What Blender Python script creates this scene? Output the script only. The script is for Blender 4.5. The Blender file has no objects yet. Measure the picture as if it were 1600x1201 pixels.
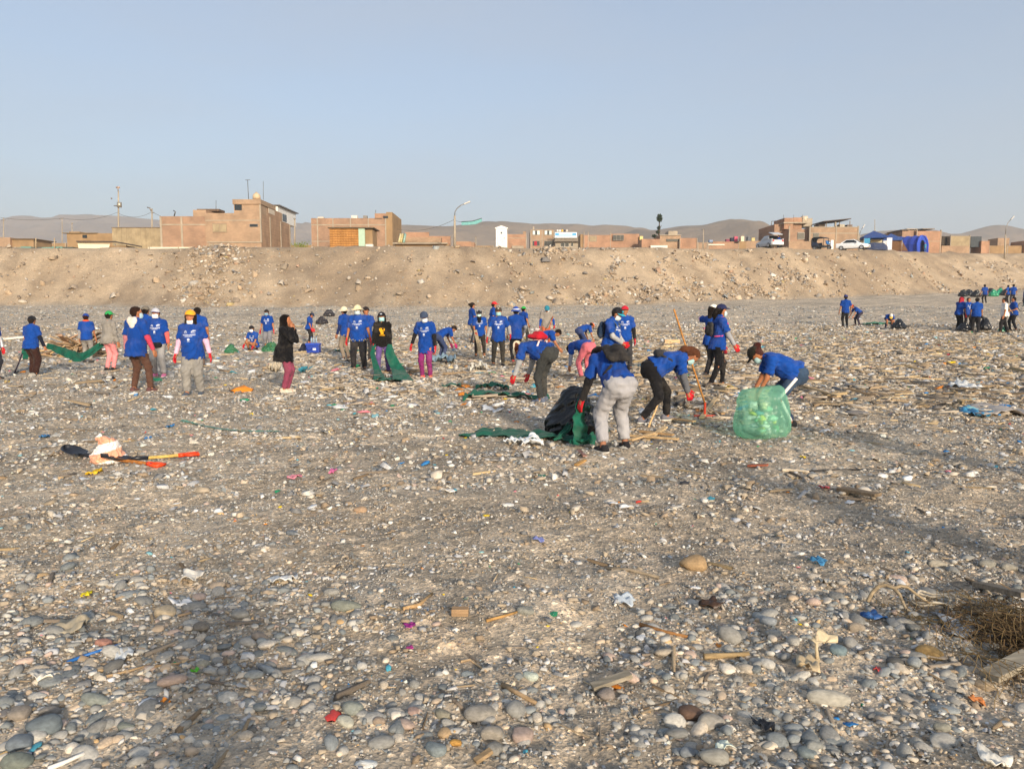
import bpy, math, random
import numpy as np
from mathutils import Matrix, Vector
from mathutils.bvhtree import BVHTree

rng = np.random.default_rng(7)
random.seed(7)
SC = bpy.context.scene
COL = SC.collection

# ------------------------------------------------------------------ camera, sky, sun, exposure
FPX, PW, PH = 1200.0, 1600.0, 1201.0          # focal length and frame of the photograph in pixels
CAMZ, PITCH = 1.68, math.radians(5.57)
SUN_EL, SUN_AZ = math.radians(16.4), math.radians(21.0)   # sun behind the camera, to its right

cam_data = bpy.data.cameras.new('camera')
cam_data.sensor_fit = 'HORIZONTAL'
cam_data.sensor_width = 36.0
cam_data.lens = 36.0 * FPX / PW
cam_data.clip_start, cam_data.clip_end = 0.05, 20000.0
cam = bpy.data.objects.new('camera', cam_data)
COL.objects.link(cam)
cam.location = (0, 0, CAMZ)
cam.rotation_euler = (math.radians(90) - PITCH, 0, 0)
SC.camera = cam

world = bpy.data.worlds.new('World')
SC.world = world
world.use_nodes = True
wn, wl = world.node_tree.nodes, world.node_tree.links
wn.clear()
w_out = wn.new('ShaderNodeOutputWorld')
w_bg = wn.new('ShaderNodeBackground')
w_sky = wn.new('ShaderNodeTexSky')
w_sky.sky_type = 'NISHITA'
w_sky.sun_disc = False
w_sky.sun_elevation = SUN_EL
w_sky.sun_rotation = math.pi - SUN_AZ
w_sky.altitude = 10
w_sky.air_density, w_sky.dust_density, w_sky.ozone_density = 1.0, 2.2, 2.2
w_bg.inputs['Strength'].default_value = 0.138
# thin high cloud veil
w_tc = wn.new('ShaderNodeTexCoord')
w_map = wn.new('ShaderNodeMapping'); w_map.inputs['Scale'].default_value = (1.0, 1.0, 5.0)
w_noise = wn.new('ShaderNodeTexNoise')
w_noise.inputs['Scale'].default_value = 1.7; w_noise.inputs['Detail'].default_value = 6.0
w_ramp = wn.new('ShaderNodeValToRGB')
w_ramp.color_ramp.elements[0].position = 0.42; w_ramp.color_ramp.elements[0].color = (0.38, 0.38, 0.38, 1)
w_ramp.color_ramp.elements[1].position = 0.78; w_ramp.color_ramp.elements[1].color = (0.62, 0.62, 0.62, 1)
w_mix = wn.new('ShaderNodeMixRGB'); w_mix.blend_type = 'MIX'
w_mix.inputs['Color2'].default_value = (2.62, 2.78, 3.04, 1)
wl.new(w_tc.outputs['Generated'], w_map.inputs['Vector'])
wl.new(w_map.outputs['Vector'], w_noise.inputs['Vector'])
wl.new(w_noise.outputs['Fac'], w_ramp.inputs['Fac'])
wl.new(w_ramp.outputs['Color'], w_mix.inputs['Fac'])
wl.new(w_sky.outputs['Color'], w_mix.inputs['Color1'])
wl.new(w_mix.outputs['Color'], w_bg.inputs['Color'])
wl.new(w_bg.outputs['Background'], w_out.inputs['Surface'])

sun_data = bpy.data.lights.new('sun', 'SUN')
sun_data.energy = 3.15
sun_data.angle = math.radians(5.0)
sun_data.color = (1.0, 0.85, 0.665)
sun = bpy.data.objects.new('sun', sun_data)
COL.objects.link(sun)
sun_dir = Vector((math.sin(SUN_AZ) * math.cos(SUN_EL), -math.cos(SUN_AZ) * math.cos(SUN_EL), math.sin(SUN_EL)))
sun.rotation_euler = sun_dir.to_track_quat('Z', 'Y').to_euler()

vs = SC.view_settings
vs.view_transform = 'Standard'; vs.look = 'None'; vs.exposure = 0.58; vs.gamma = 1.0; vs.use_curve_mapping = False
SC.cycles.use_denoising = True
SC.cycles.max_bounces = 6
SC.cycles.transparent_max_bounces = 16
SC.cycles.volume_bounces = 1
SC.cycles.caustics_reflective = False
SC.cycles.caustics_refractive = False

# ------------------------------------------------------------------ colour and materials
def lin(c):
    c = c / 255.0
    return c / 12.92 if c <= 0.04045 else ((c + 0.055) / 1.055) ** 2.4
def C(h):
    h = h.lstrip('#')
    return (lin(int(h[0:2], 16)), lin(int(h[2:4], 16)), lin(int(h[4:6], 16)), 1.0)

class Nt:
    """small node-tree helper"""
    def __init__(self, name):
        self.m = bpy.data.materials.new(name); self.m.use_nodes = True
        self.n, self.l = self.m.node_tree.nodes, self.m.node_tree.links
        self.b = self.n['Principled BSDF']; self.o = self.n['Material Output']
    def node(self, t, **kw):
        nd = self.n.new(t)
        for k, v in kw.items():
            if k in nd.inputs.keys(): nd.inputs[k].default_value = v
            else: setattr(nd, k, v)
        return nd
    def link(self, a, b): self.l.new(a, b)
    def ramp(self, fac, stops):
        r = self.node('ShaderNodeValToRGB'); e = r.color_ramp.elements
        while len(e) < len(stops): e.new(0.5)
        for i, (p, c) in enumerate(stops):
            e[i].position = p; e[i].color = c if len(c) == 4 else (*c, 1)
        self.link(fac, r.inputs['Fac']); return r.outputs['Color']
    def noise(self, scale, detail=4, vec=None, rough=0.55):
        nd = self.node('ShaderNodeTexNoise', Scale=scale, Detail=detail, Roughness=rough)
        if vec is not None: self.link(vec, nd.inputs['Vector'])
        return nd.outputs['Fac']
    def mix(self, mode, a, b, fac=1.0):
        nd = self.node('ShaderNodeMixRGB'); nd.blend_type = mode
        for s, v in (('Color1', a), ('Color2', b), ('Fac', fac)):
            if hasattr(v, 'is_output'): self.link(v, nd.inputs[s])
            else: nd.inputs[s].default_value = v if s == 'Fac' else (v if len(v) == 4 else (*v, 1))
        return nd.outputs['Color']
    def bump(self, h, strength=0.3, dist=0.02, prev=None):
        nd = self.node('ShaderNodeBump', Strength=strength, Distance=dist)
        self.link(h, nd.inputs['Height'])
        if prev is not None: self.link(prev, nd.inputs['Normal'])
        return nd.outputs['Normal']

def base_mat(name, color=None, rough=0.8, attr=None, vary=(0.75, 1.15), scale=8.0, bump=0.25, bscale=40.0, bdist=0.01, spec=0.3, metal=0.0, obj=True, sheen=0.0):
    """procedural surface: colour from a constant, the object's own colour or a vertex attribute, with uneven tone and relief"""
    t = Nt(name)
    tc = t.node('ShaderNodeTexCoord').outputs['Object'] if obj else t.node('ShaderNodeNewGeometry').outputs['Position']
    if attr: src = t.node('ShaderNodeAttribute', attribute_name=attr).outputs['Color']
    elif color is None: src = t.node('ShaderNodeObjectInfo').outputs['Color']
    else:
        r = t.node('ShaderNodeRGB'); r.outputs[0].default_value = color; src = r.outputs[0]
    n = t.noise(scale, 5, tc)
    v = t.ramp(n, [(0.3, (vary[0],) * 3), (0.7, (vary[1],) * 3)])
    t.link(t.mix('MULTIPLY', src, v), t.b.inputs['Base Color'])
    t.b.inputs['Roughness'].default_value = rough
    t.b.inputs['Specular IOR Level'].default_value = spec
    t.b.inputs['Metallic'].default_value = metal
    if sheen: t.b.inputs['Sheen Weight'].default_value = sheen
    if bump: t.link(t.bump(t.noise(bscale, 3, tc), bump, bdist), t.b.inputs['Normal'])
    return t.m

M = {}
M['fabric'] = base_mat('fabric', None, 0.9, vary=(0.78, 1.12), scale=7, bump=0.5, bscale=26, bdist=0.012, spec=0.1, sheen=0.1)
def fold_mat():
    t = Nt('fabric'); tc = t.node('ShaderNodeTexCoord').outputs['Object']
    oi = t.node('ShaderNodeObjectInfo')
    dz = t.node('ShaderNodeVectorMath'); dz.operation = 'ADD'; t.link(tc, dz.inputs[0])
    cx = t.node('ShaderNodeCombineXYZ'); mm = t.node('ShaderNodeMath'); mm.operation = 'MULTIPLY'; mm.inputs[1].default_value = 37.0; t.link(oi.outputs['Random'], mm.inputs[0]); t.link(mm.outputs[0], cx.inputs[0]); t.link(cx.outputs[0], dz.inputs[1])
    v = dz.outputs[0]
    n1 = t.node('ShaderNodeTexNoise', Scale=3.6, Detail=2.5); n1.noise_type = 'RIDGED_MULTIFRACTAL'
    mp = t.node('ShaderNodeMapping'); mp.inputs['Scale'].default_value = (1.0, 1.0, .6); mp.inputs['Rotation'].default_value = (.3, .5, 0); t.link(v, mp.inputs['Vector']); t.link(mp.outputs['Vector'], n1.inputs['Vector'])
    tone = t.ramp(t.noise(5, 5, v), [(.3, (.80, .80, .82)), (.7, (1.12, 1.11, 1.09))])
    col = t.mix('MULTIPLY', oi.outputs['Color'], tone)
    fade = t.ramp(oi.outputs['Random'], [(0, (.86, .86, .88)), (1, (1.14, 1.12, 1.08))])
    col = t.mix('MULTIPLY', col, fade)
    dust = t.ramp(t.noise(3.1, 6, v, .7), [(.5, (0, 0, 0)), (.8, (.16, .16, .16))])
    col = t.mix('MIX', col, (.36, .31, .25), dust)
    t.link(col, t.b.inputs['Base Color']); t.b.inputs['Roughness'].default_value = .92; t.b.inputs['Specular IOR Level'].default_value = .08; t.b.inputs['Sheen Weight'].default_value = .06
    b = t.bump(n1.outputs['Fac'], .8, .035); b = t.bump(t.noise(30, 3, v), .3, .008, b); t.link(b, t.b.inputs['Normal']); return t.m
M['fabric'] = fold_mat()
M['skin'] = base_mat('skin', None, 0.6, vary=(0.88, 1.06), scale=9, bump=0.1, bscale=60, spec=0.25)
M['rubber'] = base_mat('rubber', None, 0.55, vary=(0.8, 1.1), scale=14, bump=0.3, bscale=50, bdist=0.004)
M['plastic'] = base_mat('plastic', None, 0.45, vary=(0.75, 1.15), scale=12, bump=0.4, bscale=22, bdist=0.008, spec=0.4)
M['paint'] = base_mat('paint', None, 0.35, vary=(0.92, 1.04), scale=3, bump=0.0, spec=0.5)
M['matte'] = base_mat('matte', None, 0.9, vary=(0.7, 1.15), scale=3, bump=0.3, bscale=18, bdist=0.02, spec=0.15)
M['stone'] = base_mat('stone', None, 0.82, vary=(0.72, 1.18), scale=3.0, bump=0.35, bscale=16, bdist=0.05, spec=0.25)
M['pebble'] = base_mat('pebble', None, 0.82, attr='tint', vary=(0.75, 1.15), scale=30, bump=0.3, bscale=90, bdist=0.004, obj=False, spec=0.25)
M['scrap'] = base_mat('scrap', None, 0.75, attr='tint', vary=(0.7, 1.15), scale=18, bump=0.3, bscale=60, bdist=0.006, obj=False, spec=0.25)
M['glass'] = base_mat('glass_dark', C('#20262a'), 0.12, vary=(0.8, 1.1), bump=0, spec=0.6)
M['metal'] = base_mat('metal', None, 0.4, metal=0.6, bump=0.1)
M['concrete'] = base_mat('concrete', C('#a89c8a'), 0.9, vary=(0.75, 1.1), scale=1.2, bump=0.3, bscale=9, bdist=0.03)

def wood_mat():
    t = Nt('weathered_wood')
    tc = t.node('ShaderNodeTexCoord').outputs['Object']
    mp = t.node('ShaderNodeMapping'); mp.inputs['Scale'].default_value = (3, 40, 40); t.link(tc, mp.inputs['Vector'])
    n = t.noise(1.0, 5, mp.outputs['Vector'])
    src = t.node('ShaderNodeObjectInfo').outputs['Color']
    v = t.ramp(n, [(0.3, (0.55, 0.53, 0.5)), (0.7, (1.15, 1.12, 1.08))])
    t.link(t.mix('MULTIPLY', src, v), t.b.inputs['Base Color'])
    t.b.inputs['Roughness'].default_value = 0.85; t.b.inputs['Specular IOR Level'].default_value = 0.15
    t.link(t.bump(n, 0.5, 0.01), t.b.inputs['Normal'])
    return t.m
M['wood'] = wood_mat()

def brick_mat(name, c1, c2, mortar):
    t = Nt(name)
    tc = t.node('ShaderNodeNewGeometry').outputs['Position']
    mp = t.node('ShaderNodeMapping'); mp.inputs['Rotation'].default_value = (math.radians(90), 0, 0); t.link(tc, mp.inputs['Vector'])
    br = t.node('ShaderNodeTexBrick', Scale=1.0)
    br.inputs['Color1'].default_value = c1; br.inputs['Color2'].default_value = c2; br.inputs['Mortar'].default_value = mortar
    br.inputs['Mortar Size'].default_value = 0.02; br.inputs['Brick Width'].default_value = 0.26; br.inputs['Row Height'].default_value = 0.11
    t.link(mp.outputs['Vector'], br.inputs['Vector'])
    n = t.ramp(t.noise(0.7, 6, tc, 0.65), [(0.3, (0.72, 0.72, 0.72)), (0.7, (1.18, 1.14, 1.1))])
    t.link(t.mix('MULTIPLY', br.outputs['Color'], n), t.b.inputs['Base Color'])
    t.b.inputs['Roughness'].default_value = 0.95; t.b.inputs['Specular IOR Level'].default_value = 0.1
    t.link(t.bump(br.outputs['Fac'], 0.4, 0.02), t.b.inputs['Normal'])
    return t.m
M['brick'] = brick_mat('brick_red', C('#a98069'), C('#98705b'), C('#a2937f'))
M['brick2'] = brick_mat('brick_tan', C('#ae8d73'), C('#9d7d64'), C('#a59682'))
M['brick3'] = brick_mat('brick_orange', C('#b18168'), C('#a2735b'), C('#a6937e'))

def slat_mat(name, ca, cb, freq, axis='X'):
    """matting, planks or corrugated sheet too far off to tell the strips apart"""
    t = Nt(name)
    tc = t.node('ShaderNodeNewGeometry').outputs['Position']
    wv = t.node('ShaderNodeTexWave', Scale=freq, Distortion=1.5, Detail=2.0); wv.bands_direction = axis
    t.link(tc, wv.inputs['Vector'])
    n = t.ramp(t.noise(1.3, 5, tc), [(0.3, (0.7, 0.7, 0.7)), (0.7, (1.15, 1.15, 1.15))])
    t.link(t.mix('MULTIPLY', t.ramp(wv.outputs['Fac'], [(0.1, ca), (0.8, cb)]), n), t.b.inputs['Base Color'])
    t.b.inputs['Roughness'].default_value = 0.9; t.b.inputs['Specular IOR Level'].default_value = 0.1
    t.link(t.bump(wv.outputs['Fac'], 0.5, 0.03), t.b.inputs['Normal'])
    return t.m
M['mat_wall'] = slat_mat('reed_matting', C('#8a7c64'), C('#b3a284'), 2.2)
M['plank_wall'] = slat_mat('plank_wall', C('#8a5f35'), C('#bd8a50'), 1.6, 'Z')
M['earth_wall'] = base_mat('earth_wall', C('#9c8160'), 0.95, vary=(0.75, 1.12), scale=0.8, bump=0.4, bscale=6, bdist=0.05)

# ------------------------------------------------------------------ terrain
def noise2(x, y, seed, scale, octaves=4):
    r = np.random.default_rng(seed); out = 0.0 * x; amp = 1.0; tot = 0.0
    for o in range(octaves):
        for _ in range(3):
            a = r.uniform(0, 2 * math.pi); k = 2 * math.pi / scale * r.uniform(0.7, 1.4); p = r.uniform(0, 6.28)
            out = out + amp * np.sin(k * (x * math.cos(a) + y * math.sin(a)) + p + 0.8 * np.sin(0.6 * k * (y * math.cos(a) - x * math.sin(a)) + 2 * p))
        tot += amp * 1.7; amp *= 0.55; scale *= 0.5
    return out / tot

def crest(x):
    return 78.0 + 0.7 * np.logaddexp(0, (x - 9.0) / 4.0) * 4.0 + 1.2 * np.sin(x * 0.11) + 0.6 * np.sin(x * 0.31 + 1)
def smoothstep(a, b, v):
    t = np.clip((v - a) / (b - a), 0, 1); return t * t * (3 - 2 * t)
def terrain(x, y, micro=True):
    x = np.asarray(x, float); y = np.asarray(y, float)
    lev = 0.055 * np.logaddexp(0, (y - 31.0) / 3.0) * 3.0
    yc = crest(x); wid = 10.5 + 1.2 * np.sin(x * 0.07 + 2)
    zc = 7.85 + 0.04 * np.logaddexp(0, (x - 5.0) / 3.0) * 3.0
    plat = zc + 0.075 * np.clip(y - yc, 0, 190)
    t = (y - (yc - wid)) / wid
    levf = 0.055 * np.logaddexp(0, (yc - wid - 31.0) / 3.0) * 3.0
    slope = levf + (zc - levf) * np.clip(t, 0, 1) ** 1.08
    z = np.where(t < 0, lev, np.where(t < 1, slope, plat))
    onbank = smoothstep(-0.15, 0.15, t) * (1 - smoothstep(0.9, 1.15, t))
    z = z + onbank * (0.38 * noise2(x, y, 3, 9.0, 4) + 0.16 * noise2(x, y, 31, 1.6, 3))
    z = z + 0.10 * smoothstep(14, 40, y) * (1 - smoothstep(0.9, 1.2, t)) * noise2(x, y, 4, 7.0, 3)
    if micro:
        near = 1 - smoothstep(8, 30, y)
        z = z + near * (0.035 * noise2(x, y, 5, 1.6, 3) + 0.012 * noise2(x, y, 6, 0.35, 2))
    return z

_c, _s = math.cos(PITCH), math.sin(PITCH)
def ray(px, py):
    rx, ry = (px - PW / 2) / FPX, (PH / 2 - py) / FPX
    return np.array([rx, _c + ry * _s, ry * _c - _s])
def at(px, py, Y):
    d = ray(px, py); k = Y / d[1]
    return np.array([d[0] * k, Y, CAMZ + d[2] * k])
def gnd(px, py):
    """point of the ground seen at a pixel of the photograph"""
    d = ray(px, py)
    ks = np.geomspace(1.5, 400, 900)
    for _ in range(2):
        below = CAMZ + d[2] * ks < terrain(d[0] * ks, d[1] * ks)
        i = max(int(np.argmax(below)), 1) if below.any() else len(ks) - 1
        ks = np.linspace(ks[i - 1], ks[i], 60)
    p = d * ks[-1]
    return np.array([p[0], p[1], float(terrain(p[0], p[1]))])
def project(x, y, z):
    z = z - CAMZ; f = y * _c - z * _s; u = y * _s + z * _c
    return PW / 2 + FPX * x / f, PH / 2 - FPX * u / f, f

# ------------------------------------------------------------------ object helpers
def mesh_from(name, verts, faces, smooth=True):
    """verts (n,3), faces: list of tuples or an (m,k) array"""
    me = bpy.data.meshes.new(name)
    verts = np.asarray(verts, dtype=np.float32).reshape(-1, 3)
    if isinstance(faces, np.ndarray):
        m, k = faces.shape
        me.vertices.add(len(verts)); me.vertices.foreach_set('co', verts.ravel())
        me.loops.add(m * k); me.loops.foreach_set('vertex_index', faces.astype(np.int32).ravel())
        me.polygons.add(m); me.polygons.foreach_set('loop_start', np.arange(0, m * k, k, dtype=np.int32))
        me.update(calc_edges=True)
    else:
        me.from_pydata(verts.tolist(), [], faces); me.update()
    if smooth and len(me.polygons): me.polygons.foreach_set('use_smooth', np.ones(len(me.polygons), dtype=bool))
    return me

def obj(name, me, mat=None, parent=None, color=None, loc=None, rot=None):
    o = bpy.data.objects.new(name, me); COL.objects.link(o)
    if mat is not None and me is not None and not me.materials: me.materials.append(M[mat] if isinstance(mat, str) else mat)
    if parent is not None: o.parent = parent
    if color is not None: o.color = C(color) if isinstance(color, str) else color
    if loc is not None: o.location = loc
    if rot is not None: o.rotation_euler = rot
    return o
def tag(o, label=None, cat=None, group=None, kind=None):
    if label: o['label'] = label
    if cat: o['category'] = cat
    if group: o['group'] = group
    if kind: o['kind'] = kind
    return o
def thing(name, label, cat, loc, rotz=0.0, group=None):
    o = bpy.data.objects.new(name, None); COL.objects.link(o)
    o.empty_display_size = 0.2
    o.location = tuple(loc); o.rotation_euler = (0, 0, rotz)
    return tag(o, label, cat, group)

class MB:
    """collects shapes for one mesh; origin is subtracted so that the mesh is local to its thing"""
    def __init__(self, origin=(0, 0, 0)):
        self.v, self.f, self.o = [], [], np.array(origin, float)
    def add(self, v, f):
        n = len(self.v)
        self.v += [tuple(np.asarray(p, float) - self.o) for p in v]
        self.f += [tuple(i + n for i in q) for q in f]
    def box(self, lo, hi, taper=0.0):
        x0, y0, z0 = lo; x1, y1, z1 = hi
        self.add([(x0, y0, z0), (x1, y0, z0), (x1, y1, z0), (x0, y1, z0), (x0, y0, z1), (x1, y0, z1), (x1, y1, z1), (x0, y1, z1)],
                 [(0, 3, 2, 1), (4, 5, 6, 7), (0, 1, 5, 4), (1, 2, 6, 5), (2, 3, 7, 6), (3, 0, 4, 7)]); return self
    def obox(self, c, ax, ay, az):
        """oriented box: centre and three half-axis vectors"""
        c, ax, ay, az = (np.asarray(q, float) for q in (c, ax, ay, az))
        self.add([c - ax - ay - az, c + ax - ay - az, c + ax + ay - az, c - ax + ay - az, c - ax - ay + az, c + ax - ay + az, c + ax + ay + az, c - ax + ay + az],
                 [(0, 3, 2, 1), (4, 5, 6, 7), (0, 1, 5, 4), (1, 2, 6, 5), (2, 3, 7, 6), (3, 0, 4, 7)]); return self
    def tube(self, pts, r, n=8, caps=True):
        pts = [np.asarray(p, float) for p in pts]; k = len(pts)
        rs = [r] * k if np.isscalar(r) else list(r)
        vv, ff = [], []
        ref = None
        for i, p in enumerate(pts):
            d = pts[min(i + 1, k - 1)] - pts[max(i - 1, 0)]; d /= (np.linalg.norm(d) + 1e-9)
            if ref is None: ref = np.array([0, 0, 1.0]) if abs(d[2]) < 0.9 else np.array([1.0, 0, 0])
            a = np.cross(d, ref); a /= (np.linalg.norm(a) + 1e-9); b = np.cross(d, a); ref = -b if False else ref
            for j in range(n):
                t = 2 * math.pi * j / n
                vv.append(p + rs[i] * (math.cos(t) * a + math.sin(t) * b))
        for i in range(k - 1):
            for j in range(n):
                j2 = (j + 1) % n
                ff.append((i * n + j, i * n + j2, (i + 1) * n + j2, (i + 1) * n + j))
        if caps:
            ff.append(tuple(range(n))[::-1]); ff.append(tuple(range((k - 1) * n, k * n)))
        self.add(vv, ff); return self
    def prism(self, poly, y0, y1):
        """polygon in (x,z) extruded along y"""
        n = len(poly)
        v = [(p[0], y0, p[1]) for p in poly] + [(p[0], y1, p[1]) for p in poly]
        f = [tuple(range(n)), tuple(range(2 * n - 1, n - 1, -1))] + [(i + n, (i + 1) % n + n, (i + 1) % n, i) for i in range(n)]
        self.add(v, f); return self
    def build(self, name, mat, parent=None, color=None, smooth=False, bevel=0.0):
        me = mesh_from(name, np.array(self.v), self.f, smooth)
        o = obj(name, me, mat, parent, color)
        if bevel:
            b = o.modifiers.new('bevel', 'BEVEL'); b.width = bevel; b.segments = 2; b.limit_method = 'ANGLE'
        return o

# ------------------------------------------------------------------ signed-distance modelling (for bodies, clothes, bags)
def surface_nets(F, org, h):
    S = F < 0
    nx, ny, nz = F.shape
    c = [(a, b, d) for a in (0, 1) for b in (0, 1) for d in (0, 1)]
    sl = lambda A, o: A[o[0]:nx - 1 + o[0], o[1]:ny - 1 + o[1], o[2]:nz - 1 + o[2]]
    cnt = sum(sl(S, o).astype(np.int8) for o in c)
    act = (cnt > 0) & (cnt < 8)
    I = np.argwhere(act)
    if len(I) == 0: return np.zeros((0, 3)), np.zeros((0, 4), int)
    idx = -np.ones(act.shape, dtype=np.int64); idx[act] = np.arange(len(I))
    P = np.zeros((len(I), 3)); W = np.zeros(len(I))
    vals = {o: F[I[:, 0] + o[0], I[:, 1] + o[1], I[:, 2] + o[2]] for o in c}
    for o in c:
        for ax in range(3):
            if o[ax]: continue
            o2 = list(o); o2[ax] = 1; o2 = tuple(o2)
            fa, fb = vals[o], vals[o2]
            m = (fa < 0) != (fb < 0)
            t = np.where(m, fa / np.where(m, fa - fb, 1.0), 0)
            q = np.tile(np.array(o, float), (len(I), 1)); q[:, ax] += t
            P += q * m[:, None]; W += m
    V = org + h * (I + P / W[:, None])
    faces = []
    for ax in range(3):
        a, b = [(1, 2), (2, 0), (0, 1)][ax]
        s0 = [slice(None)] * 3; s1 = [slice(None)] * 3
        s0[ax] = slice(0, -1); s1[ax] = slice(1, None)
        d = S[tuple(s0)] != S[tuple(s1)]
        E = np.argwhere(d)
        ok = (E[:, a] > 0) & (E[:, b] > 0) & (E[:, a] < F.shape[a] - 1) & (E[:, b] < F.shape[b] - 1)
        E = E[ok]
        if not len(E): continue
        inside = S[tuple(E.T)]
        def cell(da, db):
            q = E.copy(); q[:, a] += da; q[:, b] += db; return idx[tuple(q.T)]
        q = np.stack([cell(-1, -1), cell(0, -1), cell(0, 0), cell(-1, 0)], 1)
        q = np.where(inside[:, None], q, q[:, ::-1])
        faces.append(q)
    Fa = np.concatenate(faces); Fa = Fa[(Fa >= 0).all(1)]
    return V, Fa

class Sdf:
    """list of tapered capsules joined smoothly; each may be flattened, cut by planes and grouped"""
    def __init__(self): self.p = []; self.wr = None; self.cut = []
    def cap(self, a, b, ra, rb=None, k=0.03, flat=None, cuts=(), sub=False):
        self.p.append((np.asarray(a, float), np.asarray(b, float), ra, ra if rb is None else rb, k, flat, cuts, sub)); return self
    def mesh(self, h, name='m', wrinkle=None, cuts=()):
        pos = [q for q in self.p if not q[7]]
        lo = np.min([np.minimum(q[0], q[1]) - max(q[2], q[3]) for q in pos], 0) - 3 * h
        hi = np.max([np.maximum(q[0], q[1]) + max(q[2], q[3]) for q in pos], 0) + 3 * h
        n = np.ceil((hi - lo) / h).astype(int) + 1
        ax = [lo[i] + h * np.arange(n[i]) for i in range(3)]
        F = np.full(n, 0.25)
        for a, b, ra, rb, k, flat, cs, sub in self.p:
            m = max(ra, rb) + 0.05 + k
            l = np.clip(np.floor((np.minimum(a, b) - m - lo) / h).astype(int), 0, n - 1)
            u = np.clip(np.ceil((np.maximum(a, b) + m - lo) / h).astype(int) + 1, 1, n)
            X = ax[0][l[0]:u[0], None, None]; Y = ax[1][None, l[1]:u[1], None]; Z = ax[2][None, None, l[2]:u[2]]
            ab = b - a; L = float(ab @ ab) + 1e-12
            dx, dy, dz = X - a[0], Y - a[1], Z - a[2]
            t = np.clip((dx * ab[0] + dy * ab[1] + dz * ab[2]) / L, 0, 1)
            qx, qy, qz = dx - t * ab[0], dy - t * ab[1], dz - t * ab[2]
            d2 = qx * qx + qy * qy + qz * qz
            if flat is not None:
                nn, s = flat
                dn = qx * nn[0] + qy * nn[1] + qz * nn[2]
                d2 = d2 + (s * s - 1) * dn * dn
            D = np.sqrt(d2) - (ra + t * (rb - ra))
            for cp, cn in cs:
                D = np.maximum(D, (X - cp[0]) * cn[0] + (Y - cp[1]) * cn[1] + (Z - cp[2]) * cn[2])
            G = F[l[0]:u[0], l[1]:u[1], l[2]:u[2]]
            if sub: G[...] = np.maximum(G, -D)
            elif k > 0:
                hh = np.clip(0.5 + 0.5 * (G - D) / k, 0, 1)
                G[...] = G * (1 - hh) + D * hh - k * hh * (1 - hh)
            else: G[...] = np.minimum(G, D)
        X = ax[0][:, None, None]; Y = ax[1][None, :, None]; Z = ax[2][None, None, :]
        if wrinkle is not None: F += wrinkle(X, Y, Z)
        for cp, cn in cuts:
            F = np.maximum(F, (X - cp[0]) * cn[0] + (Y - cp[1]) * cn[1] + (Z - cp[2]) * cn[2])
        V, Q = surface_nets(F, lo, h)
        return mesh_from(name, V, Q, True)

def wrinkles(seed, amp, wl):
    r = np.random.default_rng(seed)
    ks = [(r.normal(size=3) / np.array([1, 1, 1.0]), r.uniform(0, 6.28)) for _ in range(6)]
    ks = [(k / np.linalg.norm(k) * 2 * math.pi / (wl * r.uniform(0.7, 1.6)), p) for k, p in ks]
    def f(X, Y, Z):
        out = 0.0
        for i in range(0, 6, 2):
            (k, p), (k2, p2) = ks[i], ks[i + 1]
            out = out + amp / 3 * (1 - 2 * np.abs(np.sin(k[0] * X + k[1] * Y + k[2] * Z + p + 0.9 * np.sin(k2[0] * X + k2[1] * Y + k2[2] * Z + p2))))
        return out
    return f
# ------------------------------------------------------------------ ground sheet
def ground_material():
    t = Nt('beach_ground')
    P = t.node('ShaderNodeNewGeometry').outputs['Position']
    col = t.node('ShaderNodeAttribute', attribute_name='tint').outputs['Color']
    grav = t.node('ShaderNodeAttribute', attribute_name='gravel').outputs['Fac']
    # grains and small stones, tone by cell
    v1 = t.node('ShaderNodeTexVoronoi', Scale=55.0); t.link(P, v1.inputs['Vector'])
    v2 = t.node('ShaderNodeTexVoronoi', Scale=13.0); t.link(P, v2.inputs['Vector'])
    v3 = t.node('ShaderNodeTexVoronoi', Scale=4.0); t.link(P, v3.inputs['Vector'])
    stops = [(0.0, (0.50, 0.52, 0.54)), (0.35, (0.85, 0.85, 0.84)), (0.7, (1.08, 1.04, 1.0)), (0.93, (1.25, 1.2, 1.12)), (0.97, (2.3, 2.2, 2.05))]
    def cellc(v):
        s = t.node('ShaderNodeSeparateColor'); t.link(v.outputs['Color'], s.inputs[0]); return t.ramp(s.outputs[0], stops)
    g = t.mix('MULTIPLY', cellc(v1), t.mix('MIX', (1, 1, 1), cellc(v2), 0.55))
    g = t.mix('MULTIPLY', g, t.mix('MIX', (1, 1, 1), cellc(v3), 0.35))
    big = t.ramp(t.noise(0.35, 6, P, 0.6), [(0.3, (0.74, 0.74, 0.75)), (0.7, (1.18, 1.16, 1.13))])
    fine = t.ramp(t.noise(9, 6, P, 0.7), [(0.3, (0.72, 0.72, 0.72)), (0.7, (1.22, 1.22, 1.22))])
    sand = t.mix('MULTIPLY', t.mix('MULTIPLY', col, big), fine)
    rock = t.mix('MULTIPLY', sand, g)
    t.link(t.mix('MIX', sand, rock, grav), t.b.inputs['Base Color'])
    t.b.inputs['Roughness'].default_value = 0.95; t.b.inputs['Specular IOR Level'].default_value = 0.12
    b = t.bump(t.noise(3.0, 8, P, 0.7), 0.5, 0.10)
    b = t.bump(v2.outputs['Distance'], 0.35, 0.03, b)
    b = t.bump(v1.outputs['Distance'], 0.5, 0.010, b)
    b = t.bump(t.noise(70, 3, P), 0.45, 0.010, b)
    t.link(b, t.b.inputs['Normal'])
    return t.m

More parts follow.
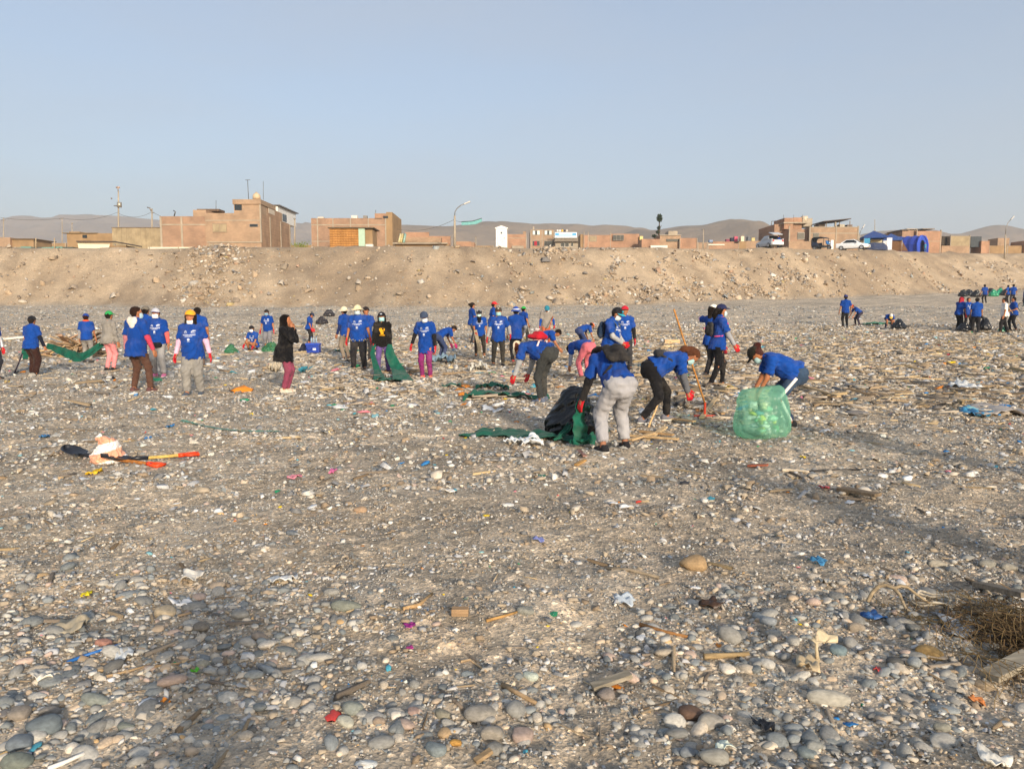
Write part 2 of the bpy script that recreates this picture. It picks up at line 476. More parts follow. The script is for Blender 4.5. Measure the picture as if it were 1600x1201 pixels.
def build_ground():
    ys = np.concatenate([np.linspace(-40, 0.6, 24), np.geomspace(0.8, 140, 370), np.geomspace(142, 6000, 50)])
    us = np.linspace(-1.55, 1.55, 300); us = us + 0.0 * us
    YY, UU = np.meshgrid(ys, us, indexing='ij')
    XX = UU * (np.abs(YY) + 4.0)
    ZZ = terrain(XX, YY)
    n, m = YY.shape
    V = np.stack([XX, YY, ZZ], -1).reshape(-1, 3)
    i = np.arange(n - 1)[:, None] * m + np.arange(m - 1)[None, :]
    Q = np.stack([i, i + 1, i + m + 1, i + m], -1).reshape(-1, 4)
    me = mesh_from('ground', V, Q, True)
    x, y = V[:, 0], V[:, 1]
    yc = crest(x); wid = 10.5 + 1.2 * np.sin(x * 0.07 + 2)
    t = (y - (yc - wid)) / wid
    bank = smoothstep(-0.22, 0.10, t + 0.10 * noise2(x, y, 8, 5.0))
    sandc = np.array([0.50, 0.428, 0.335]); gravc = np.array([0.545, 0.475, 0.38]); bankc = np.array([0.47, 0.375, 0.268]); bank2 = np.array([0.345, 0.268, 0.188])
    k = smoothstep(12, 30, y)[:, None]
    beach = sandc * (1 - k) + gravc * k
    mott = smoothstep(-0.3, 0.5, noise2(x, y, 9, 2.2, 4))[:, None]
    beach = beach * (0.86 + 0.24 * mott)
    mb = smoothstep(-0.45, 0.5, 0.6 * noise2(x, y, 10, 14.0, 4) + 0.5 * noise2(x + 0.3 * y, y * 0.12, 110, 3.2, 4) + 0.25 * np.sin(x * 0.1))[:, None]
    bk = bankc * mb + bank2 * (1 - mb)
    col = beach * (1 - bank[:, None]) + bk * bank[:, None]
    a = me.attributes.new('tint', 'FLOAT_COLOR', 'POINT')
    a.data.foreach_set('color', np.concatenate([col, np.ones((len(col), 1))], 1).astype(np.float32).ravel())
    g = (1 - bank) * (0.85 - 0.35 * smoothstep(0.0, 0.8, noise2(x, y, 12, 1.9, 3))) + bank * 0.30
    a = me.attributes.new('gravel', 'FLOAT', 'POINT'); a.data.foreach_set('value', g.astype(np.float32))
    o = obj('ground', me, ground_material())
    tag(o, kind='structure'); return o
build_ground()

# ------------------------------------------------------------------ far hills
M['hill'] = base_mat('hill_soil', C('#93806a'), 1.0, vary=(0.72, 1.15), scale=0.006, bump=0.6, bscale=0.03, bdist=12.0, obj=False, spec=0.0)
def hill(prof, D, seed, depth=500.0):
    px = np.array([p[0] for p in prof], float); py = np.array([p[1] for p in prof], float)
    xs = np.linspace(px[0], px[-1], 150)
    yy = np.interp(xs, px, py)
    ker = np.hanning(9); ker /= ker.sum(); yy = np.convolve(np.pad(yy, 4, 'edge'), ker, 'valid')
    X = (xs - PW / 2) / FPX * D
    top = np.array([at(a, b, D)[2] for a, b in zip(xs, yy)])
    base = 18.0
    vv = np.linspace(-1, 1, 41)
    V = []
    for v in vv:
        sh = (1 - abs(v) ** 1.3)
        yv = D + v * depth * 0.5
        nz = noise2(X, X * 0 + yv, seed, 260.0, 4)
        z = base + (top - base) * np.clip(sh * (1 + 0.30 * nz * abs(v) * 2 * (1 - abs(v))), 0, 2)
        V.append(np.stack([X * yv / D if False else X, X * 0 + yv, z], -1))
    V = np.array(V).reshape(-1, 3); m = len(X)
    i = np.arange(40)[:, None] * m + np.arange(m - 1)[None, :]
    Q = np.stack([i, i + 1, i + m + 1, i + m], -1).reshape(-1, 4)
    o = obj('hill', mesh_from('hill', V, Q), 'hill'); tag(o, kind='structure')
hill([(-500, 352), (-200, 345), (0, 350), (35, 346), (60, 341), (100, 343), (140, 333), (165, 336), (190, 342), (220, 340), (260, 344), (330, 352), (460, 350), (560, 352), (640, 356), (800, 374)], 2200, 41, 1500)
hill([(560, 378), (600, 355), (630, 351), (700, 354), (735, 351), (760, 347), (800, 348), (840, 351), (900, 353), (960, 356), (1000, 360), (1040, 366), (1100, 378)], 1250, 42, 800)
hill([(940, 378), (990, 358), (1020, 360), (1060, 353), (1095, 352), (1120, 345), (1150, 342), (1172, 345), (1190, 354), (1215, 356), (1300, 364), (1380, 372), (1450, 380)], 1100, 43, 700)
hill([(1300, 374), (1370, 360), (1420, 364), (1480, 368), (1510, 360), (1535, 352), (1560, 351), (1585, 358), (1640, 364), (1800, 360), (2100, 350)], 1400, 44, 800)

# ------------------------------------------------------------------ air
def build_haze():
    t = Nt('haze_air')
    t.n.remove(t.b)
    v = t.node('ShaderNodeVolumePrincipled')
    v.inputs['Color'].default_value = (0.80, 0.865, 0.95, 1)
    v.inputs['Density'].default_value = 0.00036
    v.inputs['Anisotropy'].default_value = 0.1
    t.link(v.outputs['Volume'], t.o.inputs['Volume'])
    b = MB(); b.box((-9600, -60, -3), (9600, 6100, 300))
    o = b.build('haze', t.m); tag(o, kind='stuff')
HAZE = True
if HAZE: build_haze()

# ------------------------------------------------------------------ pebbles, driftwood and litter scattered on the beach
def ico(sub):
    t = (1 + 5 ** 0.5) / 2
    v = [(-1, t, 0), (1, t, 0), (-1, -t, 0), (1, -t, 0), (0, -1, t), (0, 1, t), (0, -1, -t), (0, 1, -t), (t, 0, -1), (t, 0, 1), (-t, 0, -1), (-t, 0, 1)]
    f = [(0, 11, 5), (0, 5, 1), (0, 1, 7), (0, 7, 10), (0, 10, 11), (1, 5, 9), (5, 11, 4), (11, 10, 2), (10, 7, 6), (7, 1, 8), (3, 9, 4), (3, 4, 2), (3, 2, 6), (3, 6, 8), (3, 8, 9), (4, 9, 5), (2, 4, 11), (6, 2, 10), (8, 6, 7), (9, 8, 1)]
    v = [np.array(p) / np.linalg.norm(p) for p in v]
    for _ in range(sub):
        cache, nf = {}, []
        def mid(a, b):
            k = (min(a, b), max(a, b))
            if k not in cache:
                m = v[a] + v[b]; v.append(m / np.linalg.norm(m)); cache[k] = len(v) - 1
            return cache[k]
        for a, b, c in f:
            x, y, z = mid(a, b), mid(b, c), mid(c, a)
            nf += [(a, x, z), (b, y, x), (c, z, y), (x, y, z)]
        f = nf
    return np.array(v), np.array(f)
def lumpy(v, seed, amp):
    r = np.random.default_rng(seed); s = np.ones(len(v))
    for _ in range(5):
        k = r.normal(size=3); k *= r.uniform(0.9, 2.2) / np.linalg.norm(k)
        s += amp * np.sin(v @ k * 1.6 + r.uniform(0, 6.28)) / 2.2
    return v * s[:, None]
def faceted(v, seed, n=5, lo=0.62, hi=0.9):
    r = np.random.default_rng(seed); v = v.copy()
    for _ in range(n):
        k = r.normal(size=3); k /= np.linalg.norm(k); o = r.uniform(lo, hi); e = np.maximum(v @ k - o, 0); v -= e[:, None] * k
    return v
def squarish(v, p):
    """push a ball towards a rounded block"""
    q = np.sign(v) * np.abs(v) ** p
    return q / np.max(np.abs(q)) * 1.0

def rotmats(n, tilt, r):
    yaw = r.uniform(0, 2 * math.pi, n); ax = r.uniform(0, 2 * math.pi, n); ti = np.abs(r.normal(0, tilt, n))
    kx, ky = np.cos(ax), np.sin(ax); c, s = np.cos(ti), np.sin(ti)
    R = np.zeros((n, 3, 3))
    R[:, 0, 0] = c + kx * kx * (1 - c); R[:, 0, 1] = kx * ky * (1 - c); R[:, 0, 2] = ky * s
    R[:, 1, 0] = kx * ky * (1 - c); R[:, 1, 1] = c + ky * ky * (1 - c); R[:, 1, 2] = -kx * s
    R[:, 2, 0] = -ky * s; R[:, 2, 1] = kx * s; R[:, 2, 2] = c
    Z = np.zeros((n, 3, 3)); Z[:, 0, 0] = np.cos(yaw); Z[:, 0, 1] = -np.sin(yaw); Z[:, 1, 0] = np.sin(yaw); Z[:, 1, 1] = np.cos(yaw); Z[:, 2, 2] = 1
    return R @ Z

def scatter_mesh(name, tmpl, pos, scl, R, tint, mat, smooth):
    """many small pieces as one mesh: tmpl = list of (verts, tris)"""
    n = len(pos); which = rng.integers(0, len(tmpl), n)
    Vs, Fs, Ts, off = [], [], [], 0
    for k, (tv, tf) in enumerate(tmpl):
        m = which == k; c = int(m.sum())
        if not c: continue
        v = tv[None] * scl[m][:, None, :]
        v = np.einsum('nij,nkj->nki', R[m], v) + pos[m][:, None, :]
        Vs.append(v.reshape(-1, 3)); Ts.append(np.repeat(tint[m], len(tv), 0))
        Fs.append((tf[None] + (off + np.arange(c) * len(tv))[:, None, None]).reshape(-1, 3)); off += c * len(tv)
    me = mesh_from(name, np.concatenate(Vs), np.concatenate(Fs), smooth)
    T = np.concatenate(Ts); a = me.attributes.new('tint', 'FLOAT_COLOR', 'POINT')
    a.data.foreach_set('color', np.concatenate([T, np.ones((len(T), 1))], 1).astype(np.float32).ravel())
    o = obj(name, me, mat); tag(o, kind='stuff'); return o

# where the photograph shows more stones: centre, spread, weight (in its pixels, turned into ground positions below)
BLOBS = [(170, 1090, 250, 110, 1.0), (430, 970, 150, 70, .9), (330, 1020, 160, 90, .9), (60, 900, 120, 45, .45), (1130, 960, 150, 55, .95), (1260, 1000, 160, 60, .9),
         (1420, 1090, 230, 100, .75), (690, 1115, 130, 45, .9), (800, 1160, 90, 45, .7), (1080, 1120, 130, 60, .75), (1530, 905, 120, 50, .8), (1400, 960, 130, 45, .8),
         (960, 1080, 120, 50, .5), (180, 800, 190, 40, .35), (880, 980, 90, 35, .35), (1180, 1170, 150, 50, .7), (560, 960, 80, 40, .4)]
def density(px, py):
    d = 0.03 + 0 * px
    for cx, cy, sx, sy, w in BLOBS:
        d = d + w * np.exp(-0.5 * (((px - cx) / sx) ** 2 + ((py - cy) / sy) ** 2))
    for cx, cy, sx, sy, w in ((760, 1010, 200, 45, .8), (900, 1170, 90, 40, .6), (1000, 890, 220, 45, .5), (620, 860, 220, 50, .5), (1180, 830, 260, 60, .6)):
        d = d * (1 - w * np.exp(-0.5 * (((px - cx) / sx) ** 2 + ((py - cy) / sy) ** 2)))
    return np.clip(d, 0, 1.1)
# things that can be found in the picture, to say where a stone or a scrap lies
MARKS = [(255, 950, 'large beige lumpy stone'), (140, 1027, 'blue plastic straw'), (306, 1050, 'lime green cap'), (68, 1142, 'big blue-grey corner stone'), (135, 930, 'yellow plastic square'), (440, 912, 'white plastic shards'), (640, 980, 'purple wrapper scrap'), (750, 1115, 'wide grey stone'), (548, 1105, 'upright grey-green stone'), (719, 966, 'cork-coloured block'), (740, 1040, 'crooked twig'), (955, 1080, 'weathered propped plank'), (975, 940, 'thrown face mask'), (1085, 880, 'tan skull-like stone'), (1110, 950, 'brown leather scrap'), (1080, 1115, 'dark brown stone'), (1195, 1140, 'black crumpled plastic'), (1203, 970, 'upright blue-grey stone'), (1278, 1020, 'standing tattered plastic'), (1296, 1095, 'loaf-shaped stone'), (1372, 1048, 'red cup piece'), (1456, 1025, 'ochre-brown oval stone'), (1458, 945, 'rope coil'), (1560, 1000, 'fishing net'), (1526, 1095, 'orange plastic shard'), (1474, 1138, 'flat olive-grey stone'), (1550, 1185, 'white foam corner chunk'), (105, 1190, 'white plastic tube'), (405, 1000, 'long brown-grey stone'), (540, 950, 'flat grey-green stone'), (160, 1005, 'pinkish oval stone'), (817, 1150, 'pinkish grey stone'), (682, 1170, 'blue-grey bottom stone'), (1118, 1185, 'wide flat edge stone'), (1311, 1015, 'blue-green oval stone'), (312, 980, 'upright brown-grey stone'), (420, 1050, 'long slate stone'), (830, 1055, 'pale green-white stone'),
         (200, 715, 'two shovels'), (340, 672, 'faded green strap'), (780, 685, 'crumpled green sheet'), (895, 640, 'black rubbish bag'), (1190, 650, 'translucent green bag'), (1330, 737, 'thin black rod'), (1550, 640, 'grey-beige plastic sheet'), (1060, 640, 'brown-haired bending woman'), (612, 590, 'black hoodie worker'), (664, 590, 'coral-shoed worker'), (445, 612, 'black-jacketed woman'), (300, 617, 'orange-capped worker'), (52, 587, 'brown-trousered worker'), (483, 546, 'blue cooler box'), (780, 570, 'brown-capped worker'), (1125, 600, 'backpack woman walking'), (1330, 512, 'red-capped bending worker'), (1388, 513, 'crouching worker'), (1510, 517, 'red-head-cloth worker'), (842, 846, 'lavender scrap'), (563, 800, 'tan block-shaped stone'), (1290, 764, 'coral scrap'), (455, 835, 'dark slate stone'), (1340, 775, 'grey-brown plank'), (150, 740, 'yellow plastic shard'), (460, 748, 'pink cup scrap'), (700, 770, 'white torn cup'), (1050, 531, 'plywood panel'), (958, 690, 'grey-sweatpants worker'), (172, 579, 'pink-trousered worker'), (560, 578, 'studded-belt worker'), (1515, 608, 'white crumpled sheet')]
def where(px, py):
    k = min(range(len(MARKS)), key=lambda i: math.hypot(px - MARKS[i][0], 1.6 * (py - MARKS[i][1]))); dx, dy = px - MARKS[k][0], py - MARKS[k][1]
    rel = ('above' if dy < 0 else 'below') if abs(dy) * 1.6 > abs(dx) else ('left of' if dx < 0 else 'right of')
    near = 'just ' if math.hypot(dx, 1.6 * dy) < 42 else ('well ' if math.hypot(dx, 1.6 * dy) > 110 else '')
    return f'{near}{rel} the {MARKS[k][2]}'

def sample_ground(n, y0, y1, power=1.0, r=rng):
    """uniform over the beach wedge in view (and a little beside it)"""
    u = r.uniform(0, 1, n)
    y = np.sqrt(y0 ** 2 + u * (y1 ** 2 - y0 ** 2))
    x = r.uniform(-0.80, 0.80, n) * y
    return x, y

PAL = np.array([(.150, .150, .142), (.205, .20, .185), (.26, .25, .225), (.125, .138, .142), (.105, .118, .122), (.33, .285, .225), (.30, .235, .17), (.27, .205, .17), (.40, .36, .30), (.17, .165, .15), (.06, .062, .062), (.33, .22, .11)])
PALW = np.array([.17, .16, .13, .14, .08, .09, .06, .05, .04, .05, .02, .01]); PALW /= PALW.sum()
PALN = ['mid grey', 'warm grey', 'pale grey', 'blue-grey', 'slate blue', 'beige', 'tan', 'pinkish brown', 'cream', 'grey-brown', 'black', 'ochre']

def scatter_all():
    r = np.random.default_rng(21)
    i0, i1 = ico(0), ico(1)
    peb1 = [(lumpy(i1[0], s, 0.24) if s % 3 else faceted(lumpy(i1[0], s, 0.24), s), i1[1]) for s in range(12)]
    peb0 = [(lumpy(i0[0], s + 20, 0.22), i0[1]) for s in range(8)]
    octv = np.array([(1, 0, -.35), (-1, 0, -.35), (0, 1, -.35), (0, -1, -.35), (0, 0, 1)], float)   # the buried underside is left out
    octf = np.array([(0, 2, 4), (2, 1, 4), (1, 3, 4), (3, 0, 4)])
    oc = [(octv * np.random.default_rng(s).uniform(0.7, 1.2, (5, 1)), octf) for s in range(6)]
    bx = np.array([(-1, -1, -1), (1, -1, -1), (1, 1, -1), (-1, 1, -1), (-1, -1, 1), (1, -1, 1), (1, 1, 1), (-1, 1, 1)], float)
    bf = np.array([(4, 5, 6), (4, 6, 7), (0, 1, 5), (0, 5, 4), (1, 2, 6), (1, 6, 5), (2, 3, 7), (2, 7, 6), (3, 0, 4), (3, 4, 7)])
    chip = []
    for s in range(10):
        q = np.random.default_rng(s + 50); v = bx.copy(); v[:, :2] *= q.uniform(0.45, 1.15, (8, 1)); v[4:, :2] *= q.uniform(0.7, 1.0); v[:, 2] += q.normal(0, 0.35, 8); chip.append((v, bf))
    stick = []
    for s in range(8):
        q = np.random.default_rng(s + 80); v = bx.copy(); v[v[:, 0] > 0, 1:] *= q.uniform(0.4, 1.0); v[:, 1] += 0.8 * q.normal() * (v[:, 0] > 0); v += q.normal(0, 0.08, v.shape); stick.append((v, bf))

    def place(n, y0, y1, keep=None):
        x, y = sample_ground(n, y0, y1, r=r)
        z = terrain(x, y); px, py, f = project(x, y, z)
        if keep is not None:
            m = r.uniform(0, 1, n) < keep(px, py, x, y)
            x, y, z, px, py, f = (q[m] for q in (x, y, z, px, py, f))
        return x, y, z, px, py, f

    def tint_from(n, pal, w, jit=0.12):
        k = r.choice(len(pal), n, p=w); c = pal[k] * (1 + r.normal(0, jit, (n, 1))); return np.clip(c, 0.01, 0.8), k

    # --- stones: candidates near the camera; the 300 largest in view stand alone
    x, y, z, px, py, f = place(76000, 2.35, 12.5, lambda px, py, x, y: np.clip(density(px, py) * (0.75 + 0.45 * noise2(x, y, 61, 0.8, 2)), 0, 1) ** 1.7)
    n = len(x)
    d = np.clip(np.exp(r.normal(math.log(0.0265), 0.55, n)), 0.009, 0.085) * (0.72 + 0.45 * np.clip(density(px, py), 0, 1))
    S = np.stack([d / 2 * r.uniform(0.9, 1.35, n), d / 2 * r.uniform(0.7, 1.0, n), d / 2 * r.uniform(0.36, 0.7, n)], 1)
    T, K = tint_from(n, PAL * 1.7 + np.array([.035, .03, .022]), PALW)
    inview = (px > 0) & (px < PW) & (py > 0) & (py < PH)
    size = d * FPX / f * inview
    order = np.argsort(-size); top = order[:270]; rest = order[270:]
    zc = z + S[:, 2] * r.uniform(-0.3, 0.4, n)
    temps = [mesh_from('beach_stone', lumpy(i1[0], s, 0.26) if s % 2 else faceted(lumpy(i1[0], s, 0.22), s + 5), i1[1], True) for s in range(9)]
    R = rotmats(n, 0.22, r)
    for i in top:
        o = obj('beach_stone', temps[i % 9], 'stone', None, (*T[i], 1))
        o.matrix_world = Matrix.Translation((x[i], y[i], zc[i])) @ Matrix(R[i].tolist()).to_4x4() @ Matrix.Diagonal((*S[i], 1))
        sz = 'large' if d[i] > 0.075 else 'fist-sized'
        tag(o, f'{sz} {PALN[K[i]]} beach stone {where(px[i], py[i])}', 'stone', f'{PALN[K[i]]} beach stones')
    sm = rest[f[rest] < 4.2]; fa = rest[f[rest] >= 4.2]
    P3 = np.stack([x, y, zc], 1)
    scatter_mesh('pebbles', peb1, P3[sm], S[sm], R[sm], T[sm], 'pebble', True)
    scatter_mesh('small_pebbles', peb0, P3[fa], S[fa], R[fa], T[fa], 'pebble', True)

    # --- fine gravel
    x, y, z, px, py, f = place(130000, 2.3, 7.5, lambda px, py, x, y: 0.30 + 0.6 * np.clip(density(px, py), 0, 1))
    n = len(x); d = np.clip(np.exp(r.normal(math.log(0.0095), 0.45, n)), 0.004, 0.03)
    S = np.stack([d * .6, d * .5, d * .38], 1) * r.uniform(0.7, 1.3, (n, 3)); T, _ = tint_from(n, PAL * 1.8 + np.array([.03, .022, .01]), PALW, 0.22)
    wh = r.uniform(0, 1, n) < 0.035; T[wh] = np.array([.62, .59, .53])
    scatter_mesh('gravel', oc, np.stack([x, y, z + S[:, 2] * .4], 1), S, rotmats(n, .4, r), T, 'pebble', True)
    x, y, z, px, py, f = place(78000, 7.0, 22.0)
    n = len(x); d = np.clip(np.exp(r.normal(math.log(0.024), 0.5, n)), 0.010, 0.09)
    S = np.stack([d * .62, d * .5, d * .33], 1) * r.uniform(0.7, 1.3, (n, 3)); T, _ = tint_from(n, PAL * 2.0 + np.array([.03, .022, .01]), PALW, 0.2)
    wh = r.uniform(0, 1, n) < 0.05; T[wh] = np.array([.62, .58, .50])
    scatter_mesh('coarse_gravel', oc, np.stack([x, y, z + S[:, 2] * .3], 1), S, rotmats(n, .4, r), T, 'pebble', True)
    x, y, z, px, py, f = place(44000, 20.0, 66.0, lambda px, py, x, y: (y < crest(x) - 10.0) * 1.0)
    n = len(x); d = np.clip(np.exp(r.normal(math.log(0.075), 0.5, n)), 0.03, 0.30)
    S = np.stack([d * .65, d * .5, d * .30], 1) * r.uniform(0.7, 1.3, (n, 3)); T, _ = tint_from(n, PAL * 2.0, PALW, 0.2)
    wh = r.uniform(0, 1, n) < 0.03; T[wh] = np.array([.58, .54, .46])
    scatter_mesh('cobble_field', oc, np.stack([x, y, z + S[:, 2] * .2], 1), S, rotmats(n, .3, r), T, 'pebble', True)

    # --- flat chips: shell, foam, bark, plastic
    CH = np.array([(.66, .63, .57), (.58, .52, .43), (.44, .36, .26), (.33, .25, .17), (.50, .50, .50), (.70, .68, .65), (.24, .24, .24)])
    CHW = np.array([.11, .22, .25, .15, .12, .05, .10])
    def chips(nm, cnt, y0, y1, med, thick, keep=None, name='shell_and_foam_chips'):
        x, y, z, px, py, f = place(cnt, y0, y1, keep)
        n = len(x); d = np.clip(np.exp(r.normal(math.log(med), 0.55, n)), med * .35, med * 3.2)
        S = np.stack([d * .5, d * .36, d * thick], 1) * r.uniform(0.6, 1.3, (n, 3)); T, _ = tint_from(n, CH, CHW, 0.12)
        scatter_mesh(nm, chip, np.stack([x, y, z + S[:, 2] + d * .08], 1), S, rotmats(n, .35, r), T, 'scrap', False)
    chips('shell_chips', 36000, 2.3, 6.5, 0.0165, 0.14, lambda px, py, x, y: 0.13 + 0.75 * smoothstep(0.1, 0.7, noise2(x, y, 77, 0.9, 3) + 0.45 * (px < 500) * (py > 880) + 0.3 * (px > 1250) * (py > 980)))
    chips('foam_chips', 34000, 6.0, 16.0, 0.036, 0.14, lambda px, py, x, y: 0.10 + 0.75 * smoothstep(0.0, 0.75, noise2(x, y, 78, 3.2, 4) + 0.35 * noise2(x, y, 178, .8, 2)))
    chips('debris_chips', 50000, 15.0, 46.0, 0.070, 0.16, lambda px, py, x, y: np.where(py > 505, 0.10 + 0.85 * smoothstep(0.0, 0.7, noise2(x, y, 79, 5.0, 4) + 0.5 * noise2(x, y, 179, 1.3, 2) + 0.5 * (px > 930) + 0.25 * (px > 480)), 0.05 + 0.25 * (py > 487)))

    # --- driftwood
    WD = np.array([(.46, .36, .24), (.38, .29, .19), (.30, .22, .14), (.42, .36, .29), (.25, .21, .17), (.50, .38, .22)]); WW = np.ones(6) / 6
    def woodkeep(px, py, x, y):
        k = 0.10 + 0 * px
        k = k + 0.9 * (px > 930) * smoothstep(502, 540, py) * (1 - smoothstep(630, 700, py))
        k = k + 0.35 * (px < 930) * smoothstep(515, 550, py) * (1 - smoothstep(590, 640, py)) * smoothstep(500, 620, px)
        return np.clip(k, 0, 1)
    sets = []
    for cnt, y0, y1, med, keep in ((1000, 2.4, 6.0, 0.075, lambda px, py, x, y: 0.15 + 0.5 * density(px, py)), (3200, 6, 14, 0.15, woodkeep), (21000, 13, 44, 0.25, woodkeep)):
        x, y, z, px, py, f = place(cnt, y0, y1, keep); n = len(x)
        L = np.clip(np.exp(r.normal(math.log(med), 0.5, n)), med * .3, med * 3)
        wd = np.clip(L * r.uniform(0.03, 0.16, n), 0.004, np.where(y < 13, 0.022, 0.08))
        sets.append((x, y, z, px, py, f, L, wd))
    x, y, z, px, py, f, L, wd = (np.concatenate([s[k] for s in sets]) for k in range(8))
    n = len(x); S = np.stack([L / 2, wd / 2, wd * r.uniform(.15, .5, n)], 1); T, K = tint_from(n, WD, WW, .15)
    R = rotmats(n, 0.10, r); zz = z + S[:, 2] + wd * .25 + r.uniform(0, .06, n) * (y > 13)
    inview = (px > 0) & (px < PW) & (py > 0) & (py < PH)
    order = np.argsort(-(np.sqrt(L * wd) * FPX / f * inview)); top, rest = order[:260], order[260:]
    sm = [mesh_from('driftwood_stick', v, f2, False) for v, f2 in stick]
    WN = ['pale yellow-brown', 'tan', 'brown', 'bleached grey-brown', 'dark grey-brown', 'honey-coloured']
    for i in top:
        o = obj('driftwood_stick', sm[i % 8], 'wood', None, (*T[i], 1))
        o.matrix_world = Matrix.Translation((x[i], y[i], zz[i])) @ Matrix(R[i].tolist()).to_4x4() @ Matrix.Diagonal((*S[i], 1))
        lz = 'long' if L[i] > .45 else ('short' if L[i] < .15 else 'medium-length')
        tag(o, f'{lz} {WN[K[i]]} driftwood stick {where(px[i], py[i])}', 'driftwood', f'{WN[K[i]]} driftwood sticks')
    scatter_mesh('driftwood_bits', stick, np.stack([x, y, zz], 1)[rest], S[rest], R[rest], T[rest], 'scrap', False)

    # --- mat of small splinters and reeds around the workers
    x, y, z, px, py, f = place(66000, 11.5, 42, lambda px, py, x, y: np.clip(0.9 * (px > 900) * smoothstep(488, 525, py) * (1 - smoothstep(640, 700, py)) * (0.35 + 0.65 * smoothstep(-.2, .5, noise2(x, y, 181, 3.0, 3))) + 0.6 * (px > 420) * (px <= 900) * smoothstep(520, 560, py) * (1 - smoothstep(610, 650, py)), 0, 1))
    n = len(x); L = np.clip(np.exp(r.normal(math.log(0.12), 0.5, n)), 0.04, 0.45); wd = np.clip(L * r.uniform(.06, .3, n), .008, .05)
    T, _ = tint_from(n, np.array([(.58, .49, .37), (.50, .41, .30), (.62, .56, .46), (.42, .34, .25), (.55, .53, .50)]), np.array([.28, .26, .2, .16, .1]), .12)
    scatter_mesh('driftwood_splinters', stick, np.stack([x, y, z + wd * .3 + r.uniform(0, .05, n)], 1), np.stack([L / 2, wd / 2, wd * .25], 1), rotmats(n, .2, r), T, 'scrap', False)

    # --- coloured plastic scraps
    LC = ['#f2efe8', '#e9e6df', '#c8ccd0', '#2f7fc0', '#4fa3b8', '#2c8f62', '#e2c22a', '#e08a2a', '#c8413a', '#d8808e', '#86807a', '#3a3a3c', '#b9b09e', '#7fb0b8']
    LNm = ['white', 'off-white', 'pale grey', 'bright blue', 'turquoise', 'green', 'yellow', 'orange', 'red', 'pink', 'grey', 'black', 'beige', 'pale blue']
    LW = np.array([.22, .16, .12, .05, .05, .05, .04, .05, .03, .04, .06, .03, .06, .04]); LW /= LW.sum()
    LA = np.array([C(h)[:3] for h in LC])
    sets = []
    for cnt, y0, y1, med, keep in ((300, 2.4, 6.0, 0.026, None), (520, 6, 14, 0.05, None), (7000, 12, 40, 0.115, lambda px, py, x, y: np.where(py > 512, 0.22 + 0.6 * (px > 520) * (py < 660), 0.04))):
        x, y, z, px, py, f = place(cnt, y0, y1, keep); n = len(x)
        L = np.clip(np.exp(r.normal(math.log(med), 0.5, n)), med * .4, med * 3); sets.append((x, y, z, px, py, f, L))
    x, y, z, px, py, f, L = (np.concatenate([s[k] for s in sets]) for k in range(7)); n = len(x)
    S = np.stack([L * .5, L * .38, L * .16], 1) * r.uniform(0.6, 1.25, (n, 3)); T, K = tint_from(n, LA, LW, .06); R = rotmats(n, .3, r)
    crum = []
    for s in range(10):
        q = np.random.default_rng(s + 200); v = i1[0].copy(); v = v * (1 + q.normal(0, 0.22, (len(v), 1))); v[:, 2] = np.maximum(v[:, 2], -0.35) + q.normal(0, .12, len(v)); crum.append((v, i1[1]))
    inview = (px > 0) & (px < PW) & (py > 0) & (py < PH)
    order = np.argsort(-(L * FPX / f * inview)); top, rest = order[:280], order[280:]
    cm = [mesh_from('plastic_scrap', v, f2, False) for v, f2 in crum]
    zz = z + S[:, 2] * .3
    for i in top:
        o = obj('plastic_scrap', cm[i % 10], 'plastic', None, (*T[i], 1))
        o.matrix_world = Matrix.Translation((x[i], y[i], zz[i])) @ Matrix(R[i].tolist()).to_4x4() @ Matrix.Diagonal((*S[i], 1))
        tag(o, f'crumpled {LNm[K[i]]} plastic scrap {where(px[i], py[i])}', 'litter', f'{LNm[K[i]]} plastic scraps')
    c0 = [(v[:12] if False else lumpy(i0[0], 300 + s, .3) * np.array([1, 1, 1]), i0[1]) for s, (v, _) in enumerate(crum)]
    scatter_mesh('plastic_litter', c0, np.stack([x, y, zz], 1)[rest], S[rest], R[rest], T[rest], 'scrap', False)

    # --- rubble and refuse tipped down the bank: denser in the tips that the photograph shows
    nb = 52000
    pxs = r.uniform(-60, 1660, nb); w = r.uniform(0, 1, nb)
    xs = (pxs - 800) / FPX * 78; 
    for _ in range(3):
        yc = crest(xs); wid = 10.5 + 1.2 * np.sin(xs * 0.07 + 2); ys = yc - wid * (1 - w) * 1.02; xs = (pxs - 800) / FPX * ys
    den = 0.045 + 0.9 * np.exp(-0.5 * ((pxs - 350 + 30 * (1 - w)) / 32) ** 2) * (0.35 + 0.65 * w)
    den = den + 0.95 * smoothstep(760, 860, pxs) * (1 - smoothstep(1230, 1330, pxs)) * smoothstep(-0.1, 0.6, noise2(xs, ys * .4, 91, 6.0, 4))
    den = den + 0.40 * smoothstep(1280, 1340, pxs) * smoothstep(0.0, 0.6, noise2(xs, ys * .5, 92, 7.0, 4))
    den = den + 0.12 * smoothstep(440, 520, pxs) * smoothstep(0.1, 0.6, noise2(xs, ys, 93, 5.0, 3))
    m = r.uniform(0, 1, nb) < den; xs, ys, pxs = xs[m], ys[m], pxs[m]; n = len(xs); zs = terrain(xs, ys)
    d = np.clip(np.exp(r.normal(math.log(0.16), 0.62, n)), 0.05, 0.9)
    BK = np.array([(.46, .37, .27), (.40, .30, .20), (.52, .46, .38), (.34, .27, .20), (.60, .56, .50), (.36, .38, .37), (.42, .28, .19), (.24, .22, .20), (.5, .4, .2)]); BW = np.array([.25, .22, .16, .16, .07, .03, .04, .06, .01]); BW /= BW.sum()
